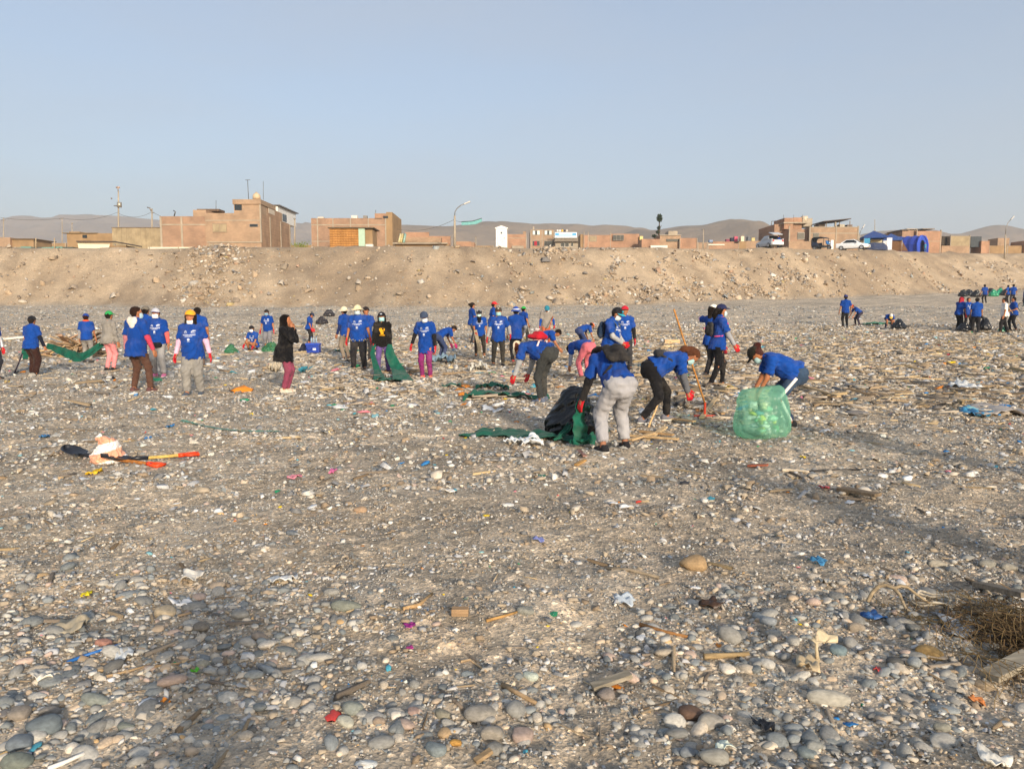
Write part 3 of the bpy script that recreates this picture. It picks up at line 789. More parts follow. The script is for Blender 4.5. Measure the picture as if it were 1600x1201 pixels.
    S = np.stack([d * .5, d * .4, d * .25], 1) * r.uniform(0.6, 1.3, (n, 3)); T, _ = tint_from(n, BK, BW, .12)
    scatter_mesh('rubble', chip + [(v * .9, f2) for v, f2 in c0], np.stack([xs, ys, zs + S[:, 2] * .5], 1), S, rotmats(n, .6, r), T, 'scrap', False)
scatter_all()
# ------------------------------------------------------------------ people
def unit(v):
    v = np.asarray(v, float); return v / (np.linalg.norm(v) + 1e-9)
def two_bone(a, b, l1, l2, pole):
    """elbow or knee between a and b, bending towards pole"""
    d = b - a; L = np.linalg.norm(d); mx = (l1 + l2) * 0.995
    if L > mx: b = a + d * (mx / L); d = b - a; L = mx
    x = (l1 * l1 - l2 * l2 + L * L) / (2 * L); h = math.sqrt(max(l1 * l1 - x * x, 0))
    u = d / L; p = np.asarray(pole, float); p = p - u * (p @ u)
    if np.linalg.norm(p) < 1e-4: p = np.array([0, 0.0, 1.0]) - u * u[2]
    return a + u * x + unit(p) * h, b

def hand_mesh(curl, mirror):
    s = Sdf(); sx = -1 if mirror else 1
    Y = np.array([0, 1.0, 0])
    s.cap((0, 0, -0.015), (0, 0, 0.01), .026, .028, .02, (Y, 1.35))
    for q in (-.022, 0, .022): s.cap((q * .6, 0, .01), (q, 0, .075), .018, .017, .015, (Y, 1.3))
    for i, (fx, L) in enumerate(((-.030, .060), (-.010, .072), (.010, .068), (.029, .052))):
        fx *= sx * -1
        a = np.array([fx, .0, .082]); c1, c2, c3 = curl * .7, curl * 1.6, curl * 2.3
        p1 = a + L * .48 * np.array([0, math.sin(c1), math.cos(c1)])
        p2 = p1 + L * .32 * np.array([0, math.sin(c2), math.cos(c2)])
        p3 = p2 + L * .25 * np.array([0, math.sin(c3), math.cos(c3)])
        s.cap(a, p1, .0102, .0095, .008); s.cap(p1, p2, .0095, .009, .004); s.cap(p2, p3, .009, .0075, .004)
    t0 = np.array([sx * .026, .006, .022]); t1 = np.array([sx * .050, .016, .052]); t2 = np.array([sx * .056, .024 + .012 * curl, .082])
    s.cap(t0, t1, .014, .012, .012); s.cap(t1, t2, .0115, .009, .005)
    return s.mesh(.0048, 'hand')
HAND = {(k, m): hand_mesh({'open': .30, 'grip': .85}[k], m) for k in ('open', 'grip') for m in (False, True)}

def shoe_meshes():
    s = Sdf(); Z = np.array([0, 0, 1.0])
    s.cap((0, -.05, .045), (0, .06, .04), .045, .044, .02); s.cap((0, .06, .036), (0, .155, .030), .043, .034, .02, (Z, 1.25)); s.cap((0, -.045, .05), (0, -.03, .10), .042, .040, .02)
    up = s.mesh(.010, 'shoe', cuts=[((0, 0, .018), (0, 0, -1.0)), ((0, 0, .105), (0, 0, 1.0))])
    s = Sdf(); s.cap((0, -.055, .012), (0, .15, .012), .048, .042, .02, (Z, 1.0))
    so = s.mesh(.010, 'sole', cuts=[((0, 0, 0), (0, 0, -1.0)), ((0, 0, .024), (0, 0, 1.0))])
    return up, so
SHOE, SOLE = shoe_meshes()

def dome(rx, ry, rz, z0, n=20, m=7):
    v, f = [], []
    for i in range(m + 1):
        a = i / m * math.pi / 2
        for j in range(n):
            t = 2 * math.pi * j / n
            v.append((rx * math.cos(a) * math.cos(t), ry * math.cos(a) * math.sin(t), z0 + rz * math.sin(a)))
    for i in range(m):
        for j in range(n):
            f.append((i * n + j, i * n + (j + 1) % n, (i + 1) * n + (j + 1) % n, (i + 1) * n + j))
    return v, f
def cap_meshes():
    b = MB(); b.add(*dome(.104, .116, .105, .0)); b.tube([(0, 0, .104), (0, 0, .109)], .009, 8)
    crown = mesh_from('cap', np.array(b.v), b.f, True)
    v, f = [], []
    n = 12
    for i in range(n + 1):
        t = math.radians(18 + 144 * i / n)
        for k, (rr, dz) in enumerate(((.0, 0), (.045, -.004), (.085, -.016))):
            e = 1.0 if k == 0 else math.sin(t) ** .55
            v.append(((.101 + rr * .22 * e) * math.cos(t), .112 * math.sin(t) + rr * e, .012 + dz * e - .018 * abs(math.cos(t))))
    for i in range(n):
        for k in range(2): f.append((i * 3 + k, i * 3 + k + 1, i * 3 + k + 4, i * 3 + k + 3))
    visor = mesh_from('visor', np.array(v), f, True)
    return crown, visor
CAP, VISOR = cap_meshes()
def brim_mesh(w, droop):
    b = MB(); n = 28; v, f = [], []
    for i in range(n):
        t = 2 * math.pi * i / n
        for k, rr in enumerate((0, .4, .8, 1.0)):
            v.append(((.103 + w * rr) * math.cos(t), (.115 + w * rr) * math.sin(t), .006 - droop * rr ** 1.5 + .008 * math.sin(3 * t + 1) * rr))
    for i in range(n):
        for k in range(3): f.append((i * 4 + k, i * 4 + k + 1, ((i + 1) % n) * 4 + k + 1, ((i + 1) % n) * 4 + k))
    return mesh_from('brim', np.array(v), f, True)
BRIM = {'sun': brim_mesh(.085, .035), 'bucket': brim_mesh(.055, .045)}
def mask_mesh():
    v, f = [], []; n, m = 10, 6
    for i in range(m + 1):
        z = -.112 + .108 * i / m
        for j in range(n + 1):
            t = math.radians(-72 + 144 * j / n); u = i / m
            r0 = .084 + .030 * math.sin(math.pi * min(u * .9 + .1, 1)) * math.cos(t) ** 2
            v.append((.92 * r0 * math.sin(t), r0 * math.cos(t) + .004, z))
    for i in range(m):
        for j in range(n): f.append((i * (n + 1) + j, i * (n + 1) + j + 1, (i + 1) * (n + 1) + j + 1, (i + 1) * (n + 1) + j))
    return mesh_from('face_mask', np.array(v), f, True)
MASK = mask_mesh()
EYE = mesh_from('eye', ico(1)[0] * np.array([.011, .006, .006]), ico(1)[1], True)

def solid(o, th):
    s = o.modifiers.new('thick', 'SOLIDIFY'); s.thickness = th; s.offset = 1.0; return o

SKIN = '#a9704f'
BLUE = '#174494'
_pid = [0]
def person(px, py, hd, label, top=None, H=1.60, lean=4, hip=None, feet=None, hands=None, head=None, yaw=0, poles=(1, 1),
           shirt=BLUE, pants='#2b2b2c', shoes='#3a3a3c', sleeve=None, sleeve_to=1.0, glove=None, grip=('open', 'open'), hat=None, mask=None, hair='#1c1512', style='short',
           fat=0.0, logo=False, skin=SKIN, crop=1.0, loose=0.0, hood=None, extra=None, long_shirt=0.0, jacket=False, sleeve_len=0.62, pos=None, twist=0.0, group='beach clean-up workers', near=False, roll=0):
    _pid[0] += 1; seed = _pid[0]
    P0 = gnd(px, py) if pos is None else np.asarray(pos, float)
    if top is not None:
        H = 1.0 * (py - top) * P0[1] / FPX * 1.02
        H = min(max(H, 1.42), 1.82)
    s = H / 1.70
    root = thing('person', label, 'person', P0 - np.array([0, 0, 0.012]), -math.radians(hd), group)
    R0 = np.array([1.0, 0, 0])
    hip = np.array(hip if hip is not None else (0, 0, .905), float)
    rj = random.Random(seed * 7 + 1)
    if feet is None:
        st = rj.uniform(-.09, .09); hip = hip + np.array([rj.uniform(-.02, .02), 0, -.008]); roll = roll or rj.uniform(-2.5, 2.5)
        feet = ((-.10 - rj.uniform(0, .06), st), (.10 + rj.uniform(0, .06), -st))
        if lean < 5: lean = rj.uniform(-1, 7)
    def dirv(a): a = math.radians(a); return np.array([math.sin(math.radians(roll)), math.sin(a), math.cos(a)])
    P = hip
    d = unit(dirv(lean)); dl = unit(dirv(lean * .72))
    Mi = P + .24 * dl; Ch = Mi + .27 * d
    nf = unit(np.cross(R0, d)) * -1          # back to front axis of the chest
    nf = unit(np.cross(d, R0)) if np.cross(d, R0)[1] * math.cos(math.radians(lean)) - np.cross(d, R0)[2] * math.sin(math.radians(lean)) > 0 else unit(np.cross(R0, d))
    nfl = unit(np.cross(dl, R0)); nfl = nfl if nfl @ nf > 0 else -nfl
    tw = math.radians(twist); Rs = unit(R0 * math.cos(tw) + nf * math.sin(tw))
    Sh = [Ch - .055 * d - .168 * Rs, Ch - .055 * d + .168 * Rs]
    Hp = [P + np.array([-.088, 0, 0]), P + np.array([.088, 0, 0])]
    An, Kn = [], []
    for i in (0, 1):
        f = feet[i]; a = np.array([f[0], f[1], .085 + (f[2] if len(f) > 2 else 0)])
        k, a = two_bone(Hp[i], a, .435, .415, (f[0] * .4, 1.0, .15)); Kn.append(k); An.append(a)
    hp = head if head is not None else lean * .6
    hdv = unit(dirv(hp)); Nk = Ch + .02 * d
    hf = unit(np.cross(hdv, R0)); hf = hf if hf @ unit(dirv(hp + 90)) > 0 else -hf
    ya = math.radians(yaw); hfy = hf * math.cos(ya) + R0 * math.sin(ya); hr = unit(np.cross(hfy, hdv))
    Hc = Nk + .155 * hdv + .022 * hf
    if hands is None: hands = ((-.27 - rj.uniform(-.03, .05), rj.uniform(-.06, .2), .77 + rj.uniform(0, .12)), (.27 + rj.uniform(-.03, .05), rj.uniform(-.06, .2), .77 + rj.uniform(0, .12)))
    if yaw == 0: yaw = rj.uniform(-25, 25)
    El, Wr = [], []
    for i in (0, 1):
        tgt = np.array(hands[i], float)
        pole = poles[i] if not np.isscalar(poles[i]) else np.array([(-1, 1)[i] * .55 * poles[i], -1.0, -.25])
        e, w = two_bone(Sh[i], tgt, .285, .255, pole); El.append(e); Wr.append(w)
    Z = lambda *q: [np.asarray(k) for k in q]
    up = np.array([0, 0, 1.0])
    vox = .0155 if near else (.019 if P0[1] < 24 else .028)
    T = lambda me: me
    def part(name, sdf, mat, col, parent=root, wr=None, cuts=(), v=vox):
        me = sdf.mesh(v, name, wr, cuts)
        o = obj(name, me, mat, parent, col); o.scale = (s, s, s); return o
    # body: one continuous figure
    b = Sdf()
    b.cap(P + .0 * d, Mi, .118, .112, .04, (nfl, 1.3)).cap(Mi, Ch - .06 * d, .112, .135, .04, (nf, 1.35)).cap(Sh[0], Sh[1], .052, .052, .04)
    b.cap(Nk - .05 * d, Hc - .05 * hdv, .052, .047, .03)
    b.cap(Hc + .022 * hdv - .022 * hfy, Hc + .012 * hdv + .012 * hfy, .087, .083, .02).cap(Hc - .035 * hdv + .020 * hfy, Hc - .072 * hdv + .045 * hfy, .066, .046, .035)
    b.cap(Hc + .012 * hdv + .088 * hfy, Hc - .022 * hdv + .104 * hfy, .009, .015, .012)
    b.cap(Hc - .058 * hdv + .080 * hfy, Hc - .062 * hdv + .082 * hfy, .016, .016, .012)
    for q in (-1, 1): b.cap(Hc + .01 * hdv + q * .082 * hr, Hc - .025 * hdv + q * .080 * hr, .020, .015, .012)
    for i in (0, 1):
        b.cap(Sh[i], El[i], .048, .039, .03).cap(El[i], Wr[i], .039, .027, .025).cap(Wr[i], Wr[i] + .06 * unit(Wr[i] - El[i]), .027, .030, .02)
        b.cap(Hp[i], Kn[i], .088, .057, .05).cap(Kn[i], An[i], .056, .038, .03).cap(An[i], An[i] + np.array([0, .02, -.05]), .038, .036, .02).cap(An[i] + np.array([0, .0, -.05]), An[i] + np.array([0, .13, -.058]), .034, .026, .02)
    part('body', b, 'skin', skin, v=vox * 1.2)
    # trousers
    bent = lean > 45
    hl = (-.03 if bent else .115) + long_shirt
    t = Sdf(); wst = P + (.10 if bent else .055 - hl) * dl
    t.cap(P + .085 * dl, P - .02 * dl, .135 + fat * .7, .15 + fat * .5, .05, (nfl, 1.25))
    for i in (0, 1):
        gl = P + (Hp[i] - P) * .95 - nfl * .045 - .03 * dl
        t.cap(gl, gl - .02 * up, .105 + fat * .3, .10, .05)
        k1 = .098 + loose * .6 + fat * .25; k2 = .068 + loose; k3 = .050 + loose
        end = An[i] + .02 * up if crop >= 1 else Kn[i] + (An[i] - Kn[i]) * crop
        dn = unit(end - Kn[i])
        t.cap(Hp[i], Kn[i], k1, k2, .05).cap(Kn[i], end + dn * .05, k2, k3, .03, None, [(end, dn)])
    tr = part('trousers', t, 'fabric', pants, wr=wrinkles(seed + 100, .016, .15), cuts=[(wst, dl)], v=vox * 1.15)
    # shirt
    t = Sdf()
    hem = P - hl * dl
    fw = .165 + fat * .6 + (.012 if jacket else 0)
    t.cap(hem - .10 * dl - .012 * nfl, P - .012 * nfl, fw + .024 + .22 * max(long_shirt, 0), fw + .010, .04, (nfl, 1.06 - fat * .6), [(hem, -dl)]).cap(P + .02 * nfl, Mi + (.02 + fat * .7) * nf, fw, fw - .004, .05, (nfl, 1.30 - fat * 1.2), [(hem, -dl)]).cap(Mi + .01 * nf, Ch - .09 * d, fw - .004, .158, .05, (nf, 1.34))
    t.cap(Sh[0] + .01 * d, Sh[1] + .01 * d, .070, .070, .05)
    t.cap(Ch - .02 * d, Ch + .035 * d, .085, .066, .03)
    for i in (0, 1):
        e = Sh[i] + (El[i] - Sh[i]) * min(sleeve_len * 1.25, 1.0); dn = unit(El[i] - Sh[i])
        if jacket:
            t.cap(Sh[i], El[i], .072, .060, .04); dn2 = unit(Wr[i] - El[i]); t.cap(El[i], Wr[i] + .05 * dn2, .060, .048, .03, None, [(Wr[i] - .01 * dn2, dn2)])
        else: t.cap(Sh[i], e + dn * .06, .073, .070, .04, None, [(e, dn)])
    if hood: t.cap(Ch + .03 * d - .07 * nf, Ch - .05 * d - .10 * nf, .075, .06, .04)
    if extra: extra(t, P, Mi, Ch, d, nf)
    wd = Sh[1] - Sh[0]
    sh = part('jacket' if jacket else 'shirt', t, 'fabric', shirt, wr=wrinkles(seed, .022, .17), v=vox * 1.1)
    # long sleeves of a layer underneath
    if sleeve:
        for i in (0, 1):
            if sleeve[i] is None: continue
            q = Sdf(); dn = unit(Wr[i] - El[i]); en = El[i] + (Wr[i] - El[i]) * sleeve_to
            q.cap(Sh[i] + (El[i] - Sh[i]) * .5, El[i], .052, .050, .03).cap(El[i], en + .05 * dn, .050, .040, .03, None, [(en, dn)])
            part('sleeve', q, 'fabric', sleeve[i], wr=wrinkles(seed + 50 + i, .006, .09))
    # hands or gloves
    for i in (0, 1):
        z = unit(Wr[i] - El[i]); inw = np.array([(1, -1)[i], .25, 0.0]); y = unit(inw - z * (inw @ z)); x = np.cross(y, z)
        g = glove[i] if isinstance(glove, (tuple, list)) else glove
        o = obj('glove' if g else 'hand', HAND[(grip[i], i == 1)], 'rubber' if g else 'skin', root, g or skin)
        k = s * (1.18 if g else 1.02)
        o.matrix_local = Matrix.Translation(Wr[i] * s) @ Matrix(np.stack([x, y, z], 1).tolist()).to_4x4() @ Matrix.Diagonal((k, k, k, 1))
        if o.data.materials and False: pass
    # shoes
    for i in (0, 1):
        fd = An[i] - Kn[i]; pitch = 0.0
        a = feet[i]; ang = (-1, 1)[i] * .14
        m = Matrix.Translation((An[i][0] * s, An[i][1] * s, (An[i][2] - .085) * s)) @ Matrix.Rotation(-ang, 4, 'Z') @ Matrix.Diagonal((s * 1.03, s * 1.0, s * 1.02, 1))
        if len(a) > 2 and a[2] > 0: m = Matrix.Translation((An[i][0] * s, An[i][1] * s, (An[i][2] - .085) * s)) @ Matrix.Rotation(-.5, 4, 'X') @ Matrix.Diagonal((s, s, s, 1))
        o = obj('shoe', SHOE, 'fabric', root, shoes); o.matrix_local = m
        q = obj('sole', SOLE, 'rubber', o, '#d8d2c6' if shoes != '#3a3a3c' else '#2a2a2a')
    # head frame
    HM = Matrix.Translation((Hc + .01 * hdv) * s) @ Matrix(np.stack([hr, hfy, hdv], 1).tolist()).to_4x4() @ Matrix.Diagonal((s, s, s, 1))
    if style and style != 'bald':
        q = Sdf(); c0 = Hc + .022 * hdv - .022 * hfy
        fc = [(Hc + .045 * hfy + .055 * hdv, unit(hfy * 1.0 - hdv * .75))]
        q.cap(c0, c0 + .022 * hfy, .098, .094, .0, None, fc)
        q.cap(Hc - .01 * hdv - .04 * hfy, Hc - .045 * hdv - .035 * hfy, .075, .06, .03)
        if style == 'long':
            q.cap(Hc - .05 * hfy, Hc - .17 * hdv - .055 * hfy, .088, .085, .04).cap(Hc - .06 * hr - .02 * hfy, Hc - .13 * hdv - .07 * hr, .045, .05, .04).cap(Hc + .06 * hr - .02 * hfy, Hc - .13 * hdv + .07 * hr, .045, .05, .04)
        if style == 'pony': q.cap(Hc + .02 * hdv - .11 * hfy, Hc - .10 * hdv - .15 * hfy, .038, .05, .02).cap(Hc - .10 * hdv - .15 * hfy, Hc - .2 * hdv - .13 * hfy, .05, .02, .02)
        if style == 'bun': q.cap(Hc + .05 * hdv - .125 * hfy, Hc + .04 * hdv - .13 * hfy, .05, .05, .015)
        part('hair', q, 'fabric', hair, wr=wrinkles(seed + 70, .010, .05), v=min(vox, .0185))
    if hat:
        kind, c1 = hat[0], hat[1]; c2 = hat[2] if len(hat) > 2 else c1
        o = obj('cap' if kind == 'cap' else 'hat', CAP, 'fabric', root, c1); solid(o, .004) if False else None
        o.matrix_local = HM @ Matrix.Translation((0, -.008, .022)) @ Matrix.Rotation(.10 if kind == 'cap' else 0.05, 4, 'X') @ Matrix.Diagonal((1.0, 1.0, 1.0 if kind == 'cap' else 1.05, 1))
        q = obj('visor' if kind == 'cap' else 'brim', VISOR if kind == 'cap' else BRIM[kind], 'fabric', o, c2)
        if len(hat) > 3:
            bb = MB()
            if hat[3] == 'band': bb.tube([(0, 0, .012), (0, 0, .036)], .1145, 24, caps=False); nm = 'hat_band'
            elif hat[3] == 'patch': bb.box((-.028, .112, .030), (.028, .119, .055)); nm = 'patch'
            elif hat[3] == 'stripes':
                nm = 'stripe'
                for a in (-.06, -.02, .02, .06): bb.tube([(a, .09, .045), (a * .95, .06, .088), (a * .7, .0, .108)], .006, 5)
            else: bb.tube([(-.02, .103, .05), (.02, .103, .05)], .02, 8); nm = 'badge'
            bo = bb.build(nm, 'fabric', o, hat[4])
            if nm == 'stripe': bo['kind'] = 'stuff'
    if mask:
        o = obj('face_mask', MASK, 'fabric', root, mask if isinstance(mask, str) else mask[0])
        o.matrix_local = HM @ Matrix.Translation((0, .008, -.012 - (0 if isinstance(mask, str) else .065))) @ (Matrix.Identity(4) if isinstance(mask, str) else Matrix.Diagonal((.85, .8, .7, 1)))
    if P0[1] < 24 and math.cos(math.radians(hd + yaw)) < .3:
        for q in (-1, 1):
            o = obj('eye', EYE, 'rubber', root, '#1d1410'); o.matrix_local = HM @ Matrix.Translation((q * .033, .082, .004))
    # printing on the chest
    if logo:
        me = sh.data; me.calc_loop_triangles()
        vs_ = [tuple(v.co) for v in me.vertices]; ps = [tuple(p.vertices) for p in me.polygons]
        bv = BVHTree.FromPolygons(vs_, ps)
        bb = MB()
        def patch(u0, v0, u1, v1, nu=2, nv=1):
            g = []
            for a in range(nv + 1):
                for c in range(nu + 1):
                    u = u0 + (u1 - u0) * c / nu; v = v0 + (v1 - v0) * a / nv
                    o_ = Ch + R0 * u + d * v + nf * .6
                    hit = bv.ray_cast(Vector(o_), Vector(-nf))
                    if hit[0] is None: return
                    g.append(np.array(hit[0]) + nf * .004)
            w = nu + 1
            bb.add(g, [(a * w + c, a * w + c + 1, (a + 1) * w + c + 1, (a + 1) * w + c) for a in range(nv) for c in range(nu)])
        rr = random.Random(5)
        m_ = -1  # reading direction as seen from the front
        def word(u0, u1, v0, v1, n):
            w = (u1 - u0) / n
            for k in range(n): patch(u0 + k * w, v0, u0 + (k + .78) * w, v1 if rr.random() < .75 else v1 - (v1 - v0) * .25, 1, 1)
        dy = -.12
        for k in range(5): patch(.045 + .012 * k, dy - .004 * abs(k - 2), .054 + .012 * k, dy + .028 - .007 * abs(k - 2), 1)
        word(.035, .105, dy - .022, dy - .012, 6)
        patch(-.095, dy + .004, -.060, dy + .034); patch(-.062, dy - .004, -.040, dy + .020); patch(-.115, dy + .012, -.094, dy + .030); word(-.115, -.04, dy - .022, dy - .010, 6)
        word(-.12, .12, dy - .065, dy - .045, 17)
        word(-.07, .07, dy - .090, dy - .075, 10)
        for k in range(7):
            a = (k - 3) / 3.5; hh = .026 * math.sqrt(max(1 - a * a, .05)); patch(.026 * a - .004, dy - .145 - hh, .026 * a + .004, dy - .145 + hh, 1)
        word(-.03, .03, dy - .190, dy - .180, 5)
        if bb.v:
            me2 = mesh_from('shirt_print', np.array(bb.v), bb.f, False)
            o = obj('shirt_print', me2, 'fabric', sh, logo if isinstance(logo, str) else '#cdd5e6'); o['kind'] = 'stuff'
    root['_j'] = 0
    del root['_j']
    rz = -math.radians(hd); cz, sz = math.cos(rz), math.sin(rz)
    def W(p):
        p = np.asarray(p) * s; return np.array([P0[0] + cz * p[0] - sz * p[1], P0[1] + sz * p[0] + cz * p[1], P0[2] + p[2]])
    def D(v): return np.array([cz * v[0] - sz * v[1], sz * v[0] + cz * v[1], v[2]])
    return dict(root=root, W=W, D=D, s=s, P=P, M=Mi, C=Ch, d=d, nf=nf, nfl=nfl, dl=dl, S=Sh, E=El, Wr=Wr, R=R0, Hc=Hc, K=Kn, A=An, P0=P0, hd=hd, H=H)

def backpack(j, label, col, w=.30, h=.42, t=.15, name='backpack', trim=None, low=0.0, strap=True, off=0.0):
    s = j['s']; c = j['C'] - j['d'] * (.22 + low) - j['nf'] * (.155 + t * .3 + off)
    o0 = j['W'](c)
    root = thing(name, label, 'backpack', o0, 0)
    A, B, N = j['D'](j['R']), j['D'](j['d']), j['D'](j['nf'])
    q = Sdf()
    for a in (-1, 1): q.cap(A * a * w * .25 - B * h * .25, A * a * w * .25 + B * h * .22, w * .26, w * .22, .08, (N, 1.5))
    q.cap(-B * h * .18 - N * t * .45, B * h * .0 - N * t * .45, w * .24, w * .22, .05, (N, 1.8))
    obj('pack_body', q.mesh(.016, 'pack_body', wrinkles(5, .010, .12)), 'fabric', root, col)
    if trim:
        b = MB(); b.tube([A * w * .2 - B * h * .02 - N * t * .95, -A * w * .2 - B * h * .02 - N * t * .95], .012, 6); b.build('zip', 'fabric', root, trim)
    if strap:
        for a in (0, 1):
            sp = [j['C'] + j['d'] * .035 + (j['S'][a] - j['C']) * .55 - j['nf'] * .07, j['C'] + j['d'] * .055 + (j['S'][a] - j['C']) * .62 + j['nf'] * .02, j['C'] - j['d'] * .06 + (j['S'][a] - j['C']) * .62 + j['nf'] * .135, j['C'] - j['d'] * .2 + (j['S'][a] - j['C']) * .8 + j['nf'] * .13, j['C'] - j['d'] * .30 + (j['S'][a] - j['C']) * 1.0 + j['nf'] * .02, j['C'] - j['d'] * .34 + (j['S'][a] - j['C']) * .7 - j['nf'] * .13]
            b = MB(o0); b.tube([j['W'](p) for p in sp], .017, 6); b.build('strap', 'fabric', root, trim or col, True)
    return root

def waist_bag(j, label, at_local, col='#26262a', strap_local=None):
    o0 = j['W'](at_local); root = thing('waist_bag', label, 'bag', o0)
    A, B, N = j['D'](j['R']), j['D'](j['dl']), j['D'](j['nfl'])
    q = Sdf(); q.cap(-A * .07, A * .07, .065, .065, .02, (N, 1.4)); q.cap(-A * .05 - B * .01, A * .05 - B * .01, .05, .05, .02)
    obj('pouch', q.mesh(.012, 'pouch', wrinkles(9, .006, .08)), 'fabric', root, col)
    if strap_local:
        b = MB(o0); b.tube([j['W'](p) for p in strap_local], .016, 6); b.build('strap', 'fabric', root, col, True)
    return root

def pole_thing(label, p0, p1, r=.016, col='#b98a56', name='wooden_pole', head=None, cat='pole'):
    root = thing(name, label, cat, p0); b = MB(p0)
    n = 6; pts = [p0 + (p1 - p0) * i / n + np.array([0, 0, .008 * math.sin(i * 1.3)]) for i in range(n + 1)]
    b.tube(pts, [r * (1.05 - .12 * i / n) for i in range(n + 1)], 8); b.build('shaft', 'wood', root, col, True)
    return root
RED, BLK, GREY = '#c8202c', '#1f1f21', '#8f8f92'
bendfeet = ((-.16, -.05), (.16, .0))
J = {}
# ---- group at the far end of the beach on the photograph's left side
J[0] = person(-9, 592, 100, 'person in blue shirt and red gloves at the picture edge beside the brown-trousered worker', top=492, glove=RED, pants='#30343c', sleeve=('#d9dde6', '#d9dde6'), hands=((-.27, .05, .78), (.24, -.30, .85)))
J[1] = person(52, 587, 12, 'person in dark cap and brown trousers carrying a sagging green sheet, seen from behind', top=495, hat=('cap', '#23252b'), pants='#3a2622', sleeve=(None, '#1e2230'), hands=((-.30, .12, .80), (.40, .12, .66)), grip=('grip', 'grip'), loose=.02, fat=.03, lean=6)
J[2] = person(138, 566, -8, 'person in blue cap with an orange neck scarf behind the green sheet', top=491, hat=('cap', '#24479c'), pants='#8d8a86', sleeve=('#9a9a9c', None), hands=((-.34, .18, .62), (.22, .2, .8)), lean=10, hair='#2a1610')
b = MB(); 
def scarf(j, label, col, r=.075, name='neck_scarf'):
    root = thing(name, label, 'scarf', j['W'](j['C'] + .03 * j['d']))
    A, B, N = j['D'](j['R']), j['D'](j['d']), j['D'](j['nf']); q = Sdf()
    for k in range(10):
        t0, t1 = 2 * math.pi * k / 10, 2 * math.pi * (k + 1) / 10
        q.cap((A * math.cos(t0) + N * math.sin(t0) * .85) * r, (A * math.cos(t1) + N * math.sin(t1) * .85) * r, .03, .03, .02)
    obj('scarf_loop', q.mesh(.014, 'scarf_loop', wrinkles(3, .010, .06)), 'fabric', root, col); return root
scarf(J[2], 'orange scarf around the neck of the worker in the blue cap', '#e0592a', .068)
J[3] = person(172, 579, 25, 'person in green cap, grey sweater and pink trousers holding the green sheet', top=488, hat=('cap', '#2f9a55'), shirt='#8b8781', pants='#d98a8d', jacket=True, hands=((-.34, .22, .74), (.26, .10, .80)), grip=('grip', 'open'), shoes='#26262a', style='short', feet=((-.05, -.05), (.05, .08)))
J[4] = person(216, 612, 18, 'man with shaved head and white hood seen from behind in brown trousers', top=481, pants='#5b4136', sleeve=('#c8848c', '#b9415a'), glove=None, style='short', hair='#2a1c16', hands=((-.36, .10, .82), (.33, .12, .80)), feet=((-.12, .02), (.22, .10)), mask='#a9c4cf', yaw=35, shoes='#6a4a48', near=True, lean=3, long_shirt=.06, fat=.02)
def hood_piece(j, label, col):
    c = j['C'] - .03 * j['d'] - .10 * j['nf']; root = thing('hood', label, 'hood', j['W'](c))
    B, N, A = j['D'](j['d']), j['D'](j['nf']), j['D'](j['R']); q = Sdf()
    q.cap(B * .05 - A * .05, -B * .06 - A * .0, .055, .05, .05, (N, 1.5)).cap(B * .05 + A * .06, -B * .08 + A * .01, .055, .045, .05, (N, 1.5)).cap(-A * .05 + B * .02, A * .05 + B * .02, .06, .06, .05, (N, 1.5))
    obj('hood_cloth', q.mesh(.014, 'hood_cloth', wrinkles(8, .012, .08)), 'fabric', root, col); return root
hood_piece(J[4], 'white hood hanging on the shaved-headed man\'s back', '#ece4d6')
J[5] = person(230, 577, 8, 'person in grey cap half hidden behind the shaved-headed man', top=480, hat=('cap', '#6f6a62'), pants='#2b2c30')
J[6] = person(249, 588, 176, 'person in white cap and mask, coral sleeves and pink shoes facing the camera', top=484, hat=('cap', '#b9bcc6', '#6a5aa0'), mask='#f2f4f6', logo=True, sleeve=('#d8645e', '#d8645e'), sleeve_to=.95, pants='#9d9c9b', shoes='#e884b4', feet=((-.13, .05), (.12, -.04)), fat=.03, loose=.012, hands=((-.30, .08, .74), (.30, .08, .76)))
waist_bag(J[6], 'black waist bag on the worker with pink shoes', J[6]['P'] + .16 * J[6]['nfl'] + np.array([-.03, .02, -.10]), '#202124')
J[7] = person(304, 617, 177, 'person in orange cap walking towards the camera with striped sleeves and red gloves', top=487, hat=('cap', '#eba42c'), mask=('#f0f1f3',), logo=True, sleeve=('#e6b9d2', '#e6b9d2'), glove=RED, pants='#8c8a86', shoes='#4a5564', feet=((-.11, -.06), (.10, .12)), hands=((-.36, .05, .82), (.33, .06, .78)), loose=.02, near=True, fat=.045, style='long', long_shirt=.04, skin='#b87a58')
J[8] = person(311, 573, -12, 'dark-haired person in blue shirt standing behind the orange-capped worker', top=481, pants='#6a5a50')
J[9] = person(396, 549, 195, 'person in black cap and white mask squatting beside the green bag', H=1.55, hip=(0, -.12, .30), lean=18, feet=((-.17, .0), (.17, .05)), hands=((-.16, .30, .12), (.22, .38, .22)), hat=('cap', '#1c1c20'), mask='#eef0f2', glove=RED, logo=True, pants='#1f1f22', head=12)
J[10] = person(419, 545, 182, 'person in black cap and grey cropped trousers standing behind the squatting worker', top=485, hat=('cap', '#25211f'), mask='#8fb4c8', logo=True, glove=(RED, RED), pants='#7c7c82', crop=.55, loose=.02, fat=.03, hands=((-.30, .05, .78), (.30, .05, .8)))
